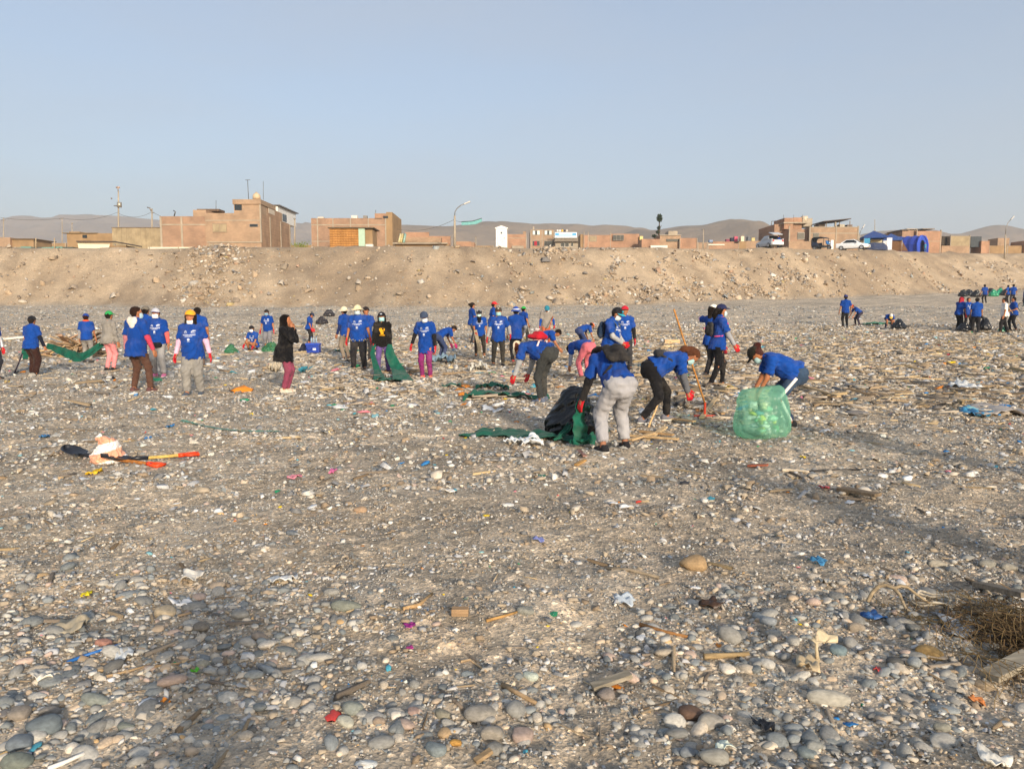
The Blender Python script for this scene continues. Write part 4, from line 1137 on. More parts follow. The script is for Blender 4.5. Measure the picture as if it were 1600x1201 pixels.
J[11] = person(446, 612, 88, 'woman with long black hair in black jacket and maroon trousers, hand to her face', top=493, shirt='#18181b', jacket=True, pants='#8a4258', style='long', hair='#120e0e', hands=((-.10, .19, 1.38), (.14, .20, 1.42)), poles=(np.array([-.3, .3, -1]), np.array([.4, .3, -1])), shoes='#d8c8b4', feet=((-.08, .02), (.08, -.01)), long_shirt=.10, near=True, loose=.006, fat=.02)
J[12] = person(483, 538, 95, 'person in dark cap looking down beside the blue cooler box', top=488, hat=('cap', '#27344e'), glove=RED, pants='#1e1e22', head=38, lean=10, hands=((-.2, .18, .80), (.16, .22, .76)), crop=.75, skin='#b07050')
J[13] = person(541, 562, -60, 'person in cream sunhat turned away behind the studded-belt worker', top=481, hat=('sun', '#e6d9bb'), pants='#8a7d6e', sleeve=('#1d2a55', '#1d2a55'))
J[14] = person(561, 578, 178, 'person in cream sunhat and mask with a studded belt and black trousers', top=479, hat=('sun', '#e2d3ac'), mask='#cfe2e6', logo=True, glove=RED, pants='#26262a', fat=.05, loose=.012, feet=((-.15, .0), (.13, .06)), hands=((-.33, .06, .80), (.30, .02, .82)), hair='#241812')
def belt(j, label):
    root = thing('studded_belt', label, 'belt', j['W'](j['P'])); A, N = j['D'](j['R']), j['D'](j['nfl']); s = j['s']
    pts = [(A * math.cos(t) * .205 + N * math.sin(t) * .172) * s + np.array([0, 0, -.10 * s]) for t in np.linspace(0, 2 * math.pi, 25)]
    b = MB(); b.tube(pts, .022, 6, False); b.build('strap', 'fabric', root, '#1d1d1f', True)
    b = MB()
    for i, p in enumerate(pts[:-1]):
        q = np.asarray(p) * 1.09; q[2] = p[2]; b.obox(q + np.array([0, 0, .012 * (-1) ** i]), A * .012, N * .012, np.array([0, 0, .008]))
    b.build('stud', 'metal', root, '#d8c890')['kind'] = 'stuff'
belt(J[14], 'black belt with pale studs on the worker in the sunhat')
J[15] = person(574, 566, 150, 'person in dark cap and red straps hidden behind the studded-belt worker', top=481, hat=('cap', '#2a2324'), pants='#3a3a40')
J[16] = person(599, 583, 176, 'person in black hoodie with yellow print pulling a green sheet of wood', top=489, shirt='#1b1a1a', jacket=True, hat=('cap', '#1a1d26', '#1a1d26', 'patch', '#c8d0dc'), mask='#a8dade', glove=RED, pants='#6a5590', hands=((-.20, .12, .76), (.24, .14, .80)), grip=('grip', 'grip'), style='long', hair='#141212', fat=.03, hood=True)
def chest_print(j, col, parts):
    sh = [c for c in j['root'].children if c.name.startswith(('jacket', 'shirt'))][0]
    me = sh.data; bv = BVHTree.FromPolygons([tuple(v.co) for v in me.vertices], [tuple(p.vertices) for p in me.polygons]); bb = MB()
    for (u0, v0, u1, v1) in parts:
        g = []
        for a in range(3):
            for c in range(3):
                o_ = j['C'] + j['R'] * (u0 + (u1 - u0) * c / 2) + j['d'] * (v0 + (v1 - v0) * a / 2) + j['nf'] * .6
                h = bv.ray_cast(Vector(o_), Vector(-j['nf']))
                g.append(np.array(h[0]) + j['nf'] * .004 if h[0] is not None else o_ - j['nf'] * .45)
        bb.add(g, [(a * 3 + c, a * 3 + c + 1, a * 3 + c + 4, a * 3 + c + 3) for a in range(2) for c in range(2)])
    obj('chest_print', mesh_from('chest_print', np.array(bb.v), bb.f, True), 'fabric', sh, col)['kind'] = 'stuff'
chest_print(J[16], '#e0a418', [(-.055, -.22, .055, -.12), (-.075, -.19, -.05, -.13), (.05, -.19, .075, -.13), (-.04, -.28, .04, -.225), (-.07, -.325, -.045, -.295), (-.04, -.325, -.015, -.295), (-.01, -.325, .015, -.295), (.02, -.325, .045, -.295), (.05, -.325, .07, -.295)])
J[17] = person(666, 591, 190, 'person in blue-grey cap with white mask, purple trousers and coral shoes', top=488, hat=('cap', '#3e4b62'), mask='#e8ecf0', logo=True, sleeve=('#202024', '#202024'), glove=RED, pants='#7e2a66', shoes='#e8605c', hands=((-.30, .12, .72), (.36, .02, .88)), lean=6, long_shirt=.12, loose=.0, head=22, yaw=-15, feet=((-.12, .03), (.11, -.04)))
J[18] = person(690, 562, 60, 'person bending over in blue shirt behind the purple-trousered worker', H=1.55, hip=(0, -.12, .86), lean=70, head=75, hands=((-.2, .5, .45), (.2, .5, .45)), glove='#b0306a', pants='#3a4668')
J[19] = person(738, 536, 70, 'person in black cap standing behind the group, turned to the side in grey trousers', top=471, hat=('cap', '#221d1c'), pants='#6e6a68', style='bun', hands=((-.2, .15, .9), (.2, .25, .95)))
J[20] = person(769, 536, 75, 'person in red cap standing behind the brown-capped worker', top=471, hat=('cap', '#d32f38'), pants='#54504e', hands=((-.2, .15, .9), (.2, .15, .9)))
J[21] = person(750, 558, 178, 'person in striped cap and pale mask with a black chest scarf holding a board', top=485, hat=('cap', '#23252c', '#23252c', 'stripes', '#d8dce4'), mask='#b8dcdc', logo=True, pants='#37332f', crop=.8, hands=((-.26, .08, .76), (.16, .26, .90)), grip=('open', 'grip'), glove=(None, RED), head=14)
q_ = J[21]; rt = thing('chest_scarf', 'black scarf hanging on the chest of the striped-cap worker', 'scarf', q_['W'](q_['C'])); qq = Sdf(); N_ = q_['D'](q_['nf']); A_ = q_['D'](q_['R'])
qq.cap(N_ * .10 + np.array([0, 0, .02]), N_ * .11 + np.array([0, 0, -.13]), .075, .055, .03, (N_, 1.6)); obj('scarf_cloth', qq.mesh(.014, 'scarf_cloth', wrinkles(4, .012, .08)), 'fabric', rt, '#1b1b1d')
J[22] = person(779, 571, 180, 'person in brown cap and pale blue mask facing the camera with grey sleeves', top=482, hat=('cap', '#4a4038', '#4a4038', 'badge', '#d0cabc'), mask='#9cc8c8', logo=True, sleeve=('#9a9a9c', '#9a9a9c'), glove=RED, pants='#35332f', long_shirt=.06, hands=((-.34, .1, .92), (.33, .06, .80)), feet=((-.13, .0), (.15, .02)), hair='#2a1a14', fat=.02)
J[23] = person(806, 567, -15, 'person in blue bucket hat with white band seen from behind', top=481, hat=('bucket', '#2c4c9e', '#2c4c9e', 'band', '#dfe4ee'), pants='#202126', sleeve=('#8a8d94', '#8a8d94'), hands=((-.2, .22, .85), (.30, .18, .92)), shoes='#d03a40', long_shirt=.04)
J[24] = person(817, 538, 40, 'person in bright green cap hidden behind the bucket-hatted worker', top=480, hat=('cap', '#2fae4c'), pants='#50504e')
J[25] = person(853, 541, 178, 'person in teal cap with white towel and grey vest holding a rake handle', top=477, hat=('cap', '#2f7f96'), shirt='#8a8580', pants='#c06a48', sleeve=(BLUE, BLUE), head=35, lean=12, hands=((-.32, .14, .86), (.26, .16, .82)), glove=RED, grip=('grip', 'open'))
scarf(J[25], 'white towel draped round the teal-capped worker\'s head', '#ece9e4', .085, 'head_towel')
J[26] = person(848, 571, 88, 'dark-haired person bending sideways in blue shirt and pale pink trousers', H=1.6, hip=(0, -.16, .84), lean=78, head=80, hands=((-.12, .62, .38), (.18, .60, .40)), pants='#d8b0aa', feet=((-.14, -.1), (.14, .02)))
# ---- the bending workers around the bags
J[27] = person(848, 628, -52, 'person bending over in black leggings and cream hat, seen from behind', H=1.66, hip=(.0, -.10, .90), lean=88, head=112, hat=('sun', '#e6dcc2'), style='bun', hair='#5a3020', sleeve=('#9b9da0', '#9b9da0'), glove=RED, pants='#3a3c3c', hands=((-.30, .50, .32), (.22, .52, .36)), feet=((-.12, -.04), (.13, .06)), shoes='#5a6478', fat=.055, near=True, long_shirt=.02, loose=-.005)
backpack(J[27], 'red backpack on the back of the bending worker in the cream hat', '#b01f2e', .30, .36, .14, trim='#e8d0d0', low=.02)
J[28] = person(915, 592, -40, 'person in pink trousers bending down behind the black bag', H=1.58, hip=(0, -.08, .84), lean=100, head=115, pants='#d0707c', hands=((-.2, .40, .22), (.2, .40, .22)), feet=((-.20, -.04), (.22, .08)), fat=.03, sleeve=('#8a93a8', '#8a93a8'), hair='#2a1c18')
J[29] = person(908, 548, 60, 'person in orange-white cap bending far behind the backpack worker', H=1.58, hip=(0, -.1, .85), lean=80, head=70, hat=('cap', '#e06a30', '#f0ece4'), pants='#32406a', hands=((-.2, .5, .4), (.2, .5, .4)))
J[30] = person(953, 604, 120, 'person in teal-brimmed cap with a backpack looking down at something in hand', top=480, hat=('cap', '#23242a', '#2ea2b8', 'badge', '#2ea2b8'), mask='#c8d4d8', logo=True, sleeve=('#a2a4a6', '#a2a4a6'), glove=RED, pants='#3c3c40', hands=((-.02, .30, .92), (.16, .34, .94)), head=30, fat=.03, near=True, long_shirt=.10, grip=('grip', 'grip'))
backpack(J[30], 'dark blue backpack worn by the worker in the teal-brimmed cap', '#27384f', .32, .46, .17, trim='#44566c')
J[31] = person(975, 578, 185, 'person in red cap and black sleeves standing behind the backpack worker', top=480, hat=('cap', '#c8283c'), logo=True, sleeve=('#1d1d20', '#1d1d20'), glove=RED, pants='#3a3a3e', hands=((-.26, .12, .84), (.28, .06, .78)))
J[32] = person(958, 703, -20, 'person bending over in pale grey sweatpants with a black pack, seen from behind', H=1.62, hip=(.02, -.12, .84), lean=60, head=80, pants='#a2a2a6', sleeve=('#1f1f22', '#1f1f22'), glove=RED, hands=((-.30, .42, .42), (.14, .62, .20)), feet=((-.17, -.06), (.20, .06)), loose=.016, fat=.03, near=True, shoes='#26262a', long_shirt=.02, skin='#9a6a50', crop=.88)
backpack(J[32], 'black drawstring pack on the back of the grey-sweatpants worker', '#232326', .30, .36, .15, low=-.02)
J[33] = person(1035, 658, 88, 'woman with brown hair bending sideways in black leggings to pick up litter', H=1.60, hip=(0, -.18, .84), lean=80, head=72, style='pony', hair='#5a3826', mask='#a4c8cc', sleeve=('#606268', '#606268'), glove=RED, pants='#1d1d20', hands=((-.10, .52, .20), (.14, .44, .14)), feet=((-.15, .10), (.16, -.34)), near=True, fat=.035, grip=('grip', 'grip'), shoes='#787880', long_shirt=-.02)
waist_bag(J[33], 'dark grey waist bag across the brown-haired bending woman', J[33]['P'] + .20 * J[33]['dl'] - .17 * J[33]['nfl'] + np.array([.09, 0, 0]), '#38383c', [J[33]['P'] + .2 * J[33]['dl'] - .15 * J[33]['nfl'] + np.array([.12, 0, 0]), J[33]['M'] + .06 * J[33]['d'] + np.array([.19, 0, 0]), J[33]['M'] + .10 * J[33]['d'] + .15 * J[33]['nf'] + np.array([.08, 0, 0])])
J[34] = person(1120, 604, 84, 'woman in dark blue cap walking past with a black backpack and red glove', top=478, hat=('cap', '#262c4e'), mask='#bcd2d6', sleeve=('#a0a2a6', '#a0a2a6'), glove=RED, pants='#1c1c1f', hands=((-.22, .20, .80), (.20, .30, .84)), feet=((-.08, .14), (.08, -.16)), style='pony', hair='#17110f', near=True, loose=-.008, shoes='#222226')
backpack(J[34], 'black backpack with pink strap worn by the woman walking past', '#26282c', .27, .36, .14, trim='#d0508a')
J[35] = person(1110, 590, 60, 'person in white hat raising a long pole behind the walking woman', top=478, hat=('cap', '#e0dccf'), sleeve=('#e8c0d0', '#8a3048'), glove=('#c0304a', '#7a2030'), pants='#2a2a2e', hands=((-.26, .25, 1.42), (-.36, .30, 1.02)), grip=('grip', 'grip'), style='long')
J[36] = person(1224, 664, 278, 'woman in black cap bending over the translucent green bag in striped leggings', H=1.60, hip=(0, -.16, .80), lean=70, head=62, hat=('cap', '#26241f'), mask='#a8c8cc', style='bun', hair='#3a1a18', pants='#35475f', hands=((-.16, .42, .50), (.18, .42, .52)), feet=((-.13, -.08), (.13, .06)), near=True, fat=.045, skin='#a46a48', shoes='#3a3a3c')
def side_stripe(j, i, label):
    """red and white braid down the outside of one leg"""
    sx = (-1, 1)[i]; root = [c for c in j['root'].children if c.name.startswith('trousers')][0]
    for col, w, off in (('#e8e4e4', .026, .0), ('#c83a4c', .013, .012)):
        b = MB(); pts = []
        for t in np.linspace(.12, 1, 8): pts.append(j['P'] + np.array([sx * .088, 0, 0]) + (j['K'][i] - j['P'] - np.array([sx * .088, 0, 0])) * t + np.array([sx * (.105 - .035 * t + off), 0, 0]))
        for t in np.linspace(.15, .95, 6): pts.append(j['K'][i] + (j['A'][i] - j['K'][i]) * t + np.array([sx * (.070 - .012 * t + off), 0, 0]))
        b.tube(pts, w, 6); b.build('side_stripe', 'fabric', root, col, True)
side_stripe(J[36], 0, '')
# ---- the far group by the bank on the other side
J[40] = person(1320, 512, 5, 'person in blue shirt and black trousers seen from behind beside the red-capped worker', top=461, pants='#1f2023', hat=('cap', '#27377a'), hair='#2a1d17')
J[41] = person(1340, 509, 262, 'person in red cap bending towards the standing worker', H=1.55, hip=(0, -.12, .86), lean=62, head=50, hat=('cap', '#b8503a'), pants='#3a3644', hands=((-.2, .45, .6), (.2, .45, .6)))
J[42] = person(1388, 513, 190, 'person in white and yellow cap crouching over a black bag', H=1.55, hip=(0, -.2, .62), lean=78, head=85, hat=('cap', '#ece8dc', '#e2b62c'), pants='#2e3c5c', hands=((-.28, .3, .12), (.2, .42, .3)), feet=((-.18, .0), (.16, -.02)))
J[43] = person(1497, 517, 70, 'person with red head cloth and dark cap leaning over a bag', top=464, hat=('cap', '#2a2228'), pants='#1c1c20', style='long', hair='#b0303a', glove=RED, lean=14, hands=((-.1, .25, .8), (.16, .25, .78)))
J[44] = person(1510, 514, 170, 'person in printed blue shirt behind the one with the red head cloth', top=466, logo=True, pants='#26262a')
J[45] = person(1524, 519, 20, 'person in blue shirt and dark trousers seen from behind beside the hanging black bag', top=466, pants='#222226', loose=.02, fat=.03, hands=((-.26, .12, .8), (.30, .2, .78)))
J[46] = person(1568, 520, 285, 'person in white shirt and black track trousers walking', top=462, shirt='#e6e3de', pants='#202023', hands=((-.2, .1, .82), (.2, -.12, .85)), feet=((-.08, .16), (.08, -.2)), loose=.012)
J[47] = person(1583, 517, 280, 'person in blue shirt holding a pole behind the white-shirted one', top=465, pants='#202126', hands=((-.2, .25, 1.02), (.2, .32, .92)), grip=('grip', 'grip'))
J[48] = person(1538, 474, 0, 'small distant figure in blue shirt near the pile of bags', top=445, pants='#1f1f22', fat=.02)
J[49] = person(1582, 474, 10, 'small distant figure in blue shirt beside the bicycle wheel', top=444, pants='#3a3a44')
J[50] = person(1574, 473, -20, 'small distant dark-haired figure standing between the bags and the bicycle', top=446, pants='#24242a')
J[51] = person(1601, 478, 300, 'small distant figure in blue shirt at the picture edge', top=449, pants='#30303a')
# ------------------------------------------------------------------ things that the workers carry or have put down
def sheet_mesh(spine, wvecs, nv=14, amp=.03, wl=.25, seed=1, fold=0.0):
    """cloth: spine points and a width vector at each; folds and creases displace it"""
    sp = np.array(spine); wv = np.array(wvecs); n = len(sp)
    t = np.linspace(0, n - 1, max(26, 8 * n)); 
    S = np.stack([np.interp(t, np.arange(n), sp[:, k]) for k in range(3)], 1); Wv = np.stack([np.interp(t, np.arange(n), wv[:, k]) for k in range(3)], 1)
    ker = np.hanning(9); ker /= ker.sum()
    for A in (S, Wv):
        for k in range(3): A[:, k] = np.convolve(np.pad(A[:, k], 4, 'edge'), ker, 'valid')
    v = np.linspace(-.5, .5, nv + 1)
    G = S[:, None, :] + Wv[:, None, :] * v[None, :, None]
    N = np.cross(np.gradient(S, axis=0), Wv); N /= (np.linalg.norm(N, axis=1)[:, None] + 1e-9)
    if N[:, 2].mean() < 0: N = -N
    r = np.random.default_rng(seed); D = 0
    ph = r.uniform(0, 6.28, 8); L = np.cumsum(np.r_[0, np.linalg.norm(np.diff(S, axis=0), axis=1)])
    wid = np.linalg.norm(Wv, axis=1)
    a, bb = L[:, None], v[None, :] * wid[:, None]
    for k in range(5):
        q = 2 * math.pi / (wl * r.uniform(.6, 1.7)); th = r.uniform(-.5, .5) + (0 if k % 2 else 1.4)
        D = D + np.abs(np.sin(q * .5 * (a * math.sin(th) + bb * math.cos(th)) + ph[k] + np.sin(3 * a + ph[k + 2]))) * amp * r.uniform(.5, 1.0)
    G = G + N[:, None, :] * (D - D.min())[:, :, None]
    # ragged long edges
    G[:, 0] += Wv * (r.normal(0, .02, (len(S), 1))); G[:, -1] += Wv * (r.normal(0, .02, (len(S), 1)))
    m = nv + 1; i = np.arange(len(S) - 1)[:, None] * m + np.arange(nv)[None, :]
    Q = np.stack([i, i + 1, i + m + 1, i + m], -1).reshape(-1, 4)
    return G.reshape(-1, 3), Q
GREEN = '#1c5c4c'
def sheet(label, spine, wvecs, amp=.03, wl=.25, seed=1, col=GREEN, name='green_sheet', cat='cloth', mat='fabric', ground=False, th=.004):
    V, Q = sheet_mesh(spine, wvecs, 14, amp, wl, seed)
    if ground: V[:, 2] = np.maximum(V[:, 2], terrain(V[:, 0], V[:, 1]) + .012)
    o0 = V.mean(0); o0[2] = V[:, 2].min()
    o = obj(name, mesh_from(name, V - o0, Q, True), mat, None, col, o0); solid(o, th)
    return tag(o, label, cat)
up = np.array([0, 0, 1.0]); ex = np.array([1.0, 0, 0]); ey = np.array([0, 1.0, 0])
def g(px, py, dz=.0): p = gnd(px, py); p[2] += dz; return p

h1, h3 = J[1]['W'](J[1]['Wr'][1]), J[3]['W'](J[3]['Wr'][0])
mid = (h1 + h3) / 2 - up * .42
sheet('green sheet sagging between two workers near the driftwood pile', [h1 + up * .02, h1 * .72 + h3 * .28 - up * .22, mid + (h3 - h1) * .03, h1 * .25 + h3 * .75 - up * .25, h3 + up * .02, h3 + ex * .18 - up * .20, h3 + ex * .32 - up * .36], [up * .10 + ey * .05, up * .22 + ey * .12, up * .24 + ey * .2, up * .26 + ey * .12, up * .12, up * .24, up * .2], .035, .18, 3)
hl_ = J[1]['W'](J[1]['Wr'][0])
sheet('bunched green cloth in the other hand of the brown-trousered worker', [hl_ + up * .06, hl_ - up * .12, hl_ - up * .34], [ex * .10, ex * .16, ex * .14], .03, .1, 4)
pole_thing('dark shovel handle held by the brown-trousered worker', hl_ + up * .05, g(22, 585), .018, '#3a3444', 'digging_shovel', cat='shovel')
# sheet of wood pulled by the black hoodie worker
a_, b_ = J[16]['W'](J[16]['Wr'][0]), J[16]['W'](J[16]['Wr'][1]); w_ = a_ - b_
sheet('green sheet flap loaded with wood, pulled by the worker in the black hoodie', [a_ - up * .02, a_ - up * .28 - ey * .20 + ex * .04, g(622, 587, .12), g(627, 594, .05), g(630, 599, .02)], [ex * .10 + ey * .04, ex * .26, ex * .34, ex * .42, ex * .5], .03, .2, 6)
sheet('narrow green sheet flap in the other hand of the black hoodie worker', [b_ - up * .02, b_ - up * .30 - ey * .20, g(590, 588, .10), g(593, 597, .03)], [ex * .06 + ey * .04, ex * .12, ex * .18, ex * .3], .03, .15, 26)
for k, (q0, q1, c) in enumerate((((588, 584), (634, 582), '#c9a878'), ((596, 592), (625, 578), '#b8935f'), ((600, 570), (628, 582), '#caa873'), ((592, 586), (630, 588), '#a98658'), ((604, 575), (618, 590), '#d0b488'), ((598, 580), (636, 585), '#b89a70'))):
    p0, p1 = g(*q0, .05 + .022 * k), g(*q1, .06 + .026 * k); d_ = (p1 - p0); o0 = (p0 + p1) / 2; L = np.linalg.norm(d_); d_ /= L; sd = unit(np.cross(d_, up)); b = MB(o0)
    b.obox(o0, d_ * L / 2, sd * (.018 + .008 * (k % 3)), np.cross(sd, d_) * .012)
    tag(b.build('wooden_lath', 'wood', None, c, bevel=.003), f'wooden lath loaded on the green sheet of the black hoodie worker', 'wood', 'laths on the green sheet')
# sheets on the ground
sheet('crumpled green sheet spread on the gravel by the black rubbish bag', [g(714, 685), g(760, 680), g(805, 683), g(850, 685), g(900, 690)], [ey * .12, ey * .62 + ex * .1, ey * .66, ey * .50, ey * .3], .035, .3, 8, ground=True)
hb = J[32]['W'](J[32]['Wr'][0])
sheet('green sheet lifted by the worker in grey sweatpants', [g(862, 694, .03), g(893, 682, .12), g(915, 668, .30), hb - up * .02], [ey * .22 + ex * .12, ey * .25 + ex * .2, ex * .30 - up * .1, ex * .10 + ey * .05], .04, .18, 9)
sheet('green sheet hanging beside the sweatpants worker\'s leg', [hb, hb - up * .30 + ex * .03, hb - up * .62 + ex * .05 , g(935, 692, .03)], [ex * .08, ex * .18 + ey * .1, ex * .24 + ey * .2, ex * .30 + ey * .3], .05, .13, 10)
sheet('long green sheet on the ground behind the bending worker in black leggings', [g(723, 624), g(760, 617), g(800, 621), g(862, 626)], [ey * .75, ey * .7, ey * .5, ey * .55], .05, .3, 11, ground=True)
sheet('short green sheet scrap lying on the litter beneath the brown-capped worker', [g(690, 607), g(706, 604), g(722, 606)], [ey * .3, ey * .5, ey * .3], .04, .25, 12, ground=True)
sheet('dark green sheet lying in front of the loaded wood', [g(588, 597), g(612, 595), g(643, 597)], [ey * .4, ey * .6, ey * .4], .03, .25, 13, ground=True)
sheet('narrow green sheet on the ground beside the studded-belt worker', [g(520, 549), g(545, 551), g(575, 548), g(600, 551)], [ey * .5, ey * .7, ey * .6, ey * .5], .05, .3, 14, ground=True)
sheet('dark green sheet among the litter near the coral shoes', [g(742, 609), g(775, 606), g(797, 610)], [ey * .35, ey * .5, ey * .3], .05, .25, 15, ground=True)
sheet('flattened green sheet under the crouching worker in the yellow-brimmed cap', [g(1350, 508), g(1372, 506), g(1398, 507)], [ey * .8, ey * 1.2, ey * .8], .06, .4, 16, '#3f7f66', ground=True)

def ball(label, c, rx, ry, rz, col, name='rubbish_bag', mat='bag', seed=1, amp=.035, wl=.24, vox=.02, neck=True, cat='rubbish bag'):
    """a filled bag: slumped body, gathered neck, creases"""
    q = Sdf(); Zf = np.array([0, 0, 1.0])
    for k in range(5):
        t = 2 * math.pi * k / 5 + seed
        q.cap((rx * .45 * math.cos(t), ry * .45 * math.sin(t), rz * .40), (rx * .20 * math.cos(t), ry * .20 * math.sin(t), rz * (1.25 + .25 * math.sin(k * 2.3 + seed))), min(rx, ry) * .58, min(rx, ry) * .30, min(.10, rx * .3))
    q.cap((0, 0, rz * .45), (rx * .06, 0, rz * 1.35), min(rx, ry) * .8, min(rx, ry) * .28, min(.1, rx * .3))
    if neck:
        q.cap((.0, 0, rz * 1.5), (-rx * .45, 0, rz * 1.95), min(rx, ry) * .28, min(rx, ry) * .16, .06)
    me = q.mesh(vox, name, wrinkles(seed, amp, wl), [((0, 0, .004), (0, 0, -1.0))])
    o = obj(name, me, mat, None, col, c); return tag(o, label, cat)
def crease(t, tc, scale, dist):
    n1 = t.node('ShaderNodeTexNoise', Scale=scale, Detail=3.0); n1.noise_type = 'RIDGED_MULTIFRACTAL'
    mp = t.node('ShaderNodeMapping'); mp.inputs['Scale'].default_value = (1, 1, .55); mp.inputs['Rotation'].default_value = (.3, .4, 0); t.link(tc, mp.inputs['Vector']); t.link(mp.outputs['Vector'], n1.inputs['Vector'])
    return n1.outputs['Fac'], t.bump(n1.outputs['Fac'], .55, dist)
def bag_mat():
    t = Nt('bag_film'); tc = t.node('ShaderNodeTexCoord').outputs['Object']; f, nrm = crease(t, tc, 6.0, .045)
    t.link(t.node('ShaderNodeObjectInfo').outputs['Color'], t.b.inputs['Base Color']); t.b.inputs['Roughness'].default_value = .24; t.b.inputs['Specular IOR Level'].default_value = .5
    t.link(nrm, t.b.inputs['Normal']); return t.m
M['bag'] = bag_mat()
def film_mat():
    t = Nt('translucent_film')
    src = t.node('ShaderNodeObjectInfo').outputs['Color']
    tc = t.node('ShaderNodeTexCoord').outputs['Object']
    nz, nrm = crease(t, tc, 3.2, .05)
    t.link(src, t.b.inputs['Base Color']); t.b.inputs['Roughness'].default_value = .3; t.link(nrm, t.b.inputs['Normal'])
    tl = t.node('ShaderNodeBsdfTranslucent'); t.link(src, tl.inputs['Color']); t.link(nrm, tl.inputs['Normal'])
    tr = t.node('ShaderNodeBsdfTransparent'); t.link(t.mix('MIX', src, (1, 1, 1), .6), tr.inputs['Color'])
    m1 = t.node('ShaderNodeMixShader'); m1.inputs[0].default_value = .5; t.link(t.b.outputs[0], m1.inputs[1]); t.link(tl.outputs[0], m1.inputs[2])
    m2 = t.node('ShaderNodeMixShader'); t.link(t.ramp(nz, [(0.1, (.62,) * 3), (.9, (.40,) * 3)]), m2.inputs[0]); t.link(m1.outputs[0], m2.inputs[1]); t.link(tr.outputs[0], m2.inputs[2])
    t.link(m2.outputs[0], t.o.inputs['Surface']); return t.m
M['film'] = film_mat()
c_ = g(898, 676); ball('large black rubbish bag standing on the gravel beside the green sheet', c_ - up * .02 - ex * .02, .40, .36, .36, '#101114', seed=6, amp=.03, wl=.24, vox=.014, neck=False)
# the translucent green bag and what shows through it
cg = g(1190, 682)
q = Sdf()
for k in range(7):
    t = 2 * math.pi * k / 7
    q.cap((.20 * math.cos(t), .17 * math.sin(t), .16), (.16 * math.cos(t), .14 * math.sin(t), .52), .165, .15, .08)
q.cap((0, 0, .15), (0, 0, .62), .26, .2, .08)
gb = obj('green_bag', q.mesh(.018, 'green_bag', wrinkles(11, .028, .34), [((0, 0, .006), (0, 0, -1.0)), ((0.02, 0, .68), (-.15, .1, 1.0))]), 'film', None, '#a4e6ca', cg - up * .01)
tag(gb, 'bulging translucent green rubbish bag full of litter in front of the bending woman', 'rubbish bag')
rr = random.Random(3); i1v, i1f = ico(1)
for k in range(44):
    a, rad = rr.uniform(0, 6.28), rr.uniform(0, .20)
    v = i1v * (1 + np.random.default_rng(k).normal(0, .2, (len(i1v), 1))) * np.array([rr.uniform(.02, .075), rr.uniform(.02, .07), rr.uniform(.015, .05)])
    cc = ['#e8e8e0', '#d8d84a', '#9ac8b0', '#c8d0d0', '#5aa0b0', '#d8c8a0', '#f0f0f0', '#7ab890'][k % 8]
    o = obj('bagged_litter', mesh_from('bagged_litter', v, i1f, False), 'plastic', None, cc, cg + np.array([rad * math.cos(a), rad * math.sin(a) * .9,   .08 + .36 * rr.random() ** 1.3]))
    tag(o, 'crumpled litter showing through the film of the green bag', 'litter', 'litter inside the green bag')
for (px, py, w, lab) in ((361, 551, .34, 'low green rubbish bag lying near the squatting worker\'s far side'), (424, 549, .62, 'half-filled green rubbish bag in front of the squatting worker')):
    ball(lab, g(px, py) - up * .02, w * .62, .3, .17, '#4fb07c', 'green_bag', 'film', int(px), .05, .2, .024, False)
for (px, py, w, h, lab) in ((503, 506, .42, .22, 'dark bag lying on the gravel behind the blue cooler'), (514, 494, .50, .24, 'brown-black bag lying farther up behind the blue cooler')):
    ball(lab, g(px, py), w, .3, h, '#2e2a2c', 'dark_bag', 'bag', px, .05, .2, .03, False)
ball('black rubbish bag beside the crouching worker in the yellow-brimmed cap', g(1404, 514), .42, .35, .30, '#17181a', seed=31, vox=.03, neck=False)
hbag = J[45]['W'](J[45]['Wr'][1]); ball('black rubbish bag hanging from a worker\'s hand beside the white-shirted one', np.array([hbag[0] + .15, hbag[1], hbag[2] - .80]), .34, .3, .36, '#15161a', seed=33, vox=.028)
ball('black rubbish bag at the feet of the red-head-cloth worker', g(1506, 518), .4, .3, .26, '#15161a', seed=34, vox=.03, neck=False)
ball('small green bag beside the track trousers', g(1566, 519), .22, .2, .16, '#2f8f6a', 'green_bag', 'bag', 35, .04, .2, .03, False)
for k, (px, py, w, c, nm, lab) in enumerate(((1504, 460, .5, '#17181b', 'rubbish_bag', 'black bag at the near end of the distant bag pile'), (1514, 459, .6, '#1b1c20', 'rubbish_bag', 'black bag second in the distant bag pile'), (1525, 461, .7, '#141518', 'rubbish_bag', 'large black bag beside the distant blue-shirted figure'),
        (1552, 460, .7, '#2a8a66', 'green_bag', 'green bag in the distant bag pile'), (1562, 458, .7, '#2f9370', 'green_bag', 'second green bag in the distant bag pile'), (1548, 457, .6, '#1a1b1e', 'rubbish_bag', 'black bag behind the distant green bags'), (1570, 459, .5, '#1a1b1e', 'rubbish_bag', 'black bag at the far end of the distant bag pile'))):
    ball(lab, g(px, py + 3), w, .45, .42, c, nm, 'bag', 60 + k, .08, .3, .05, False)

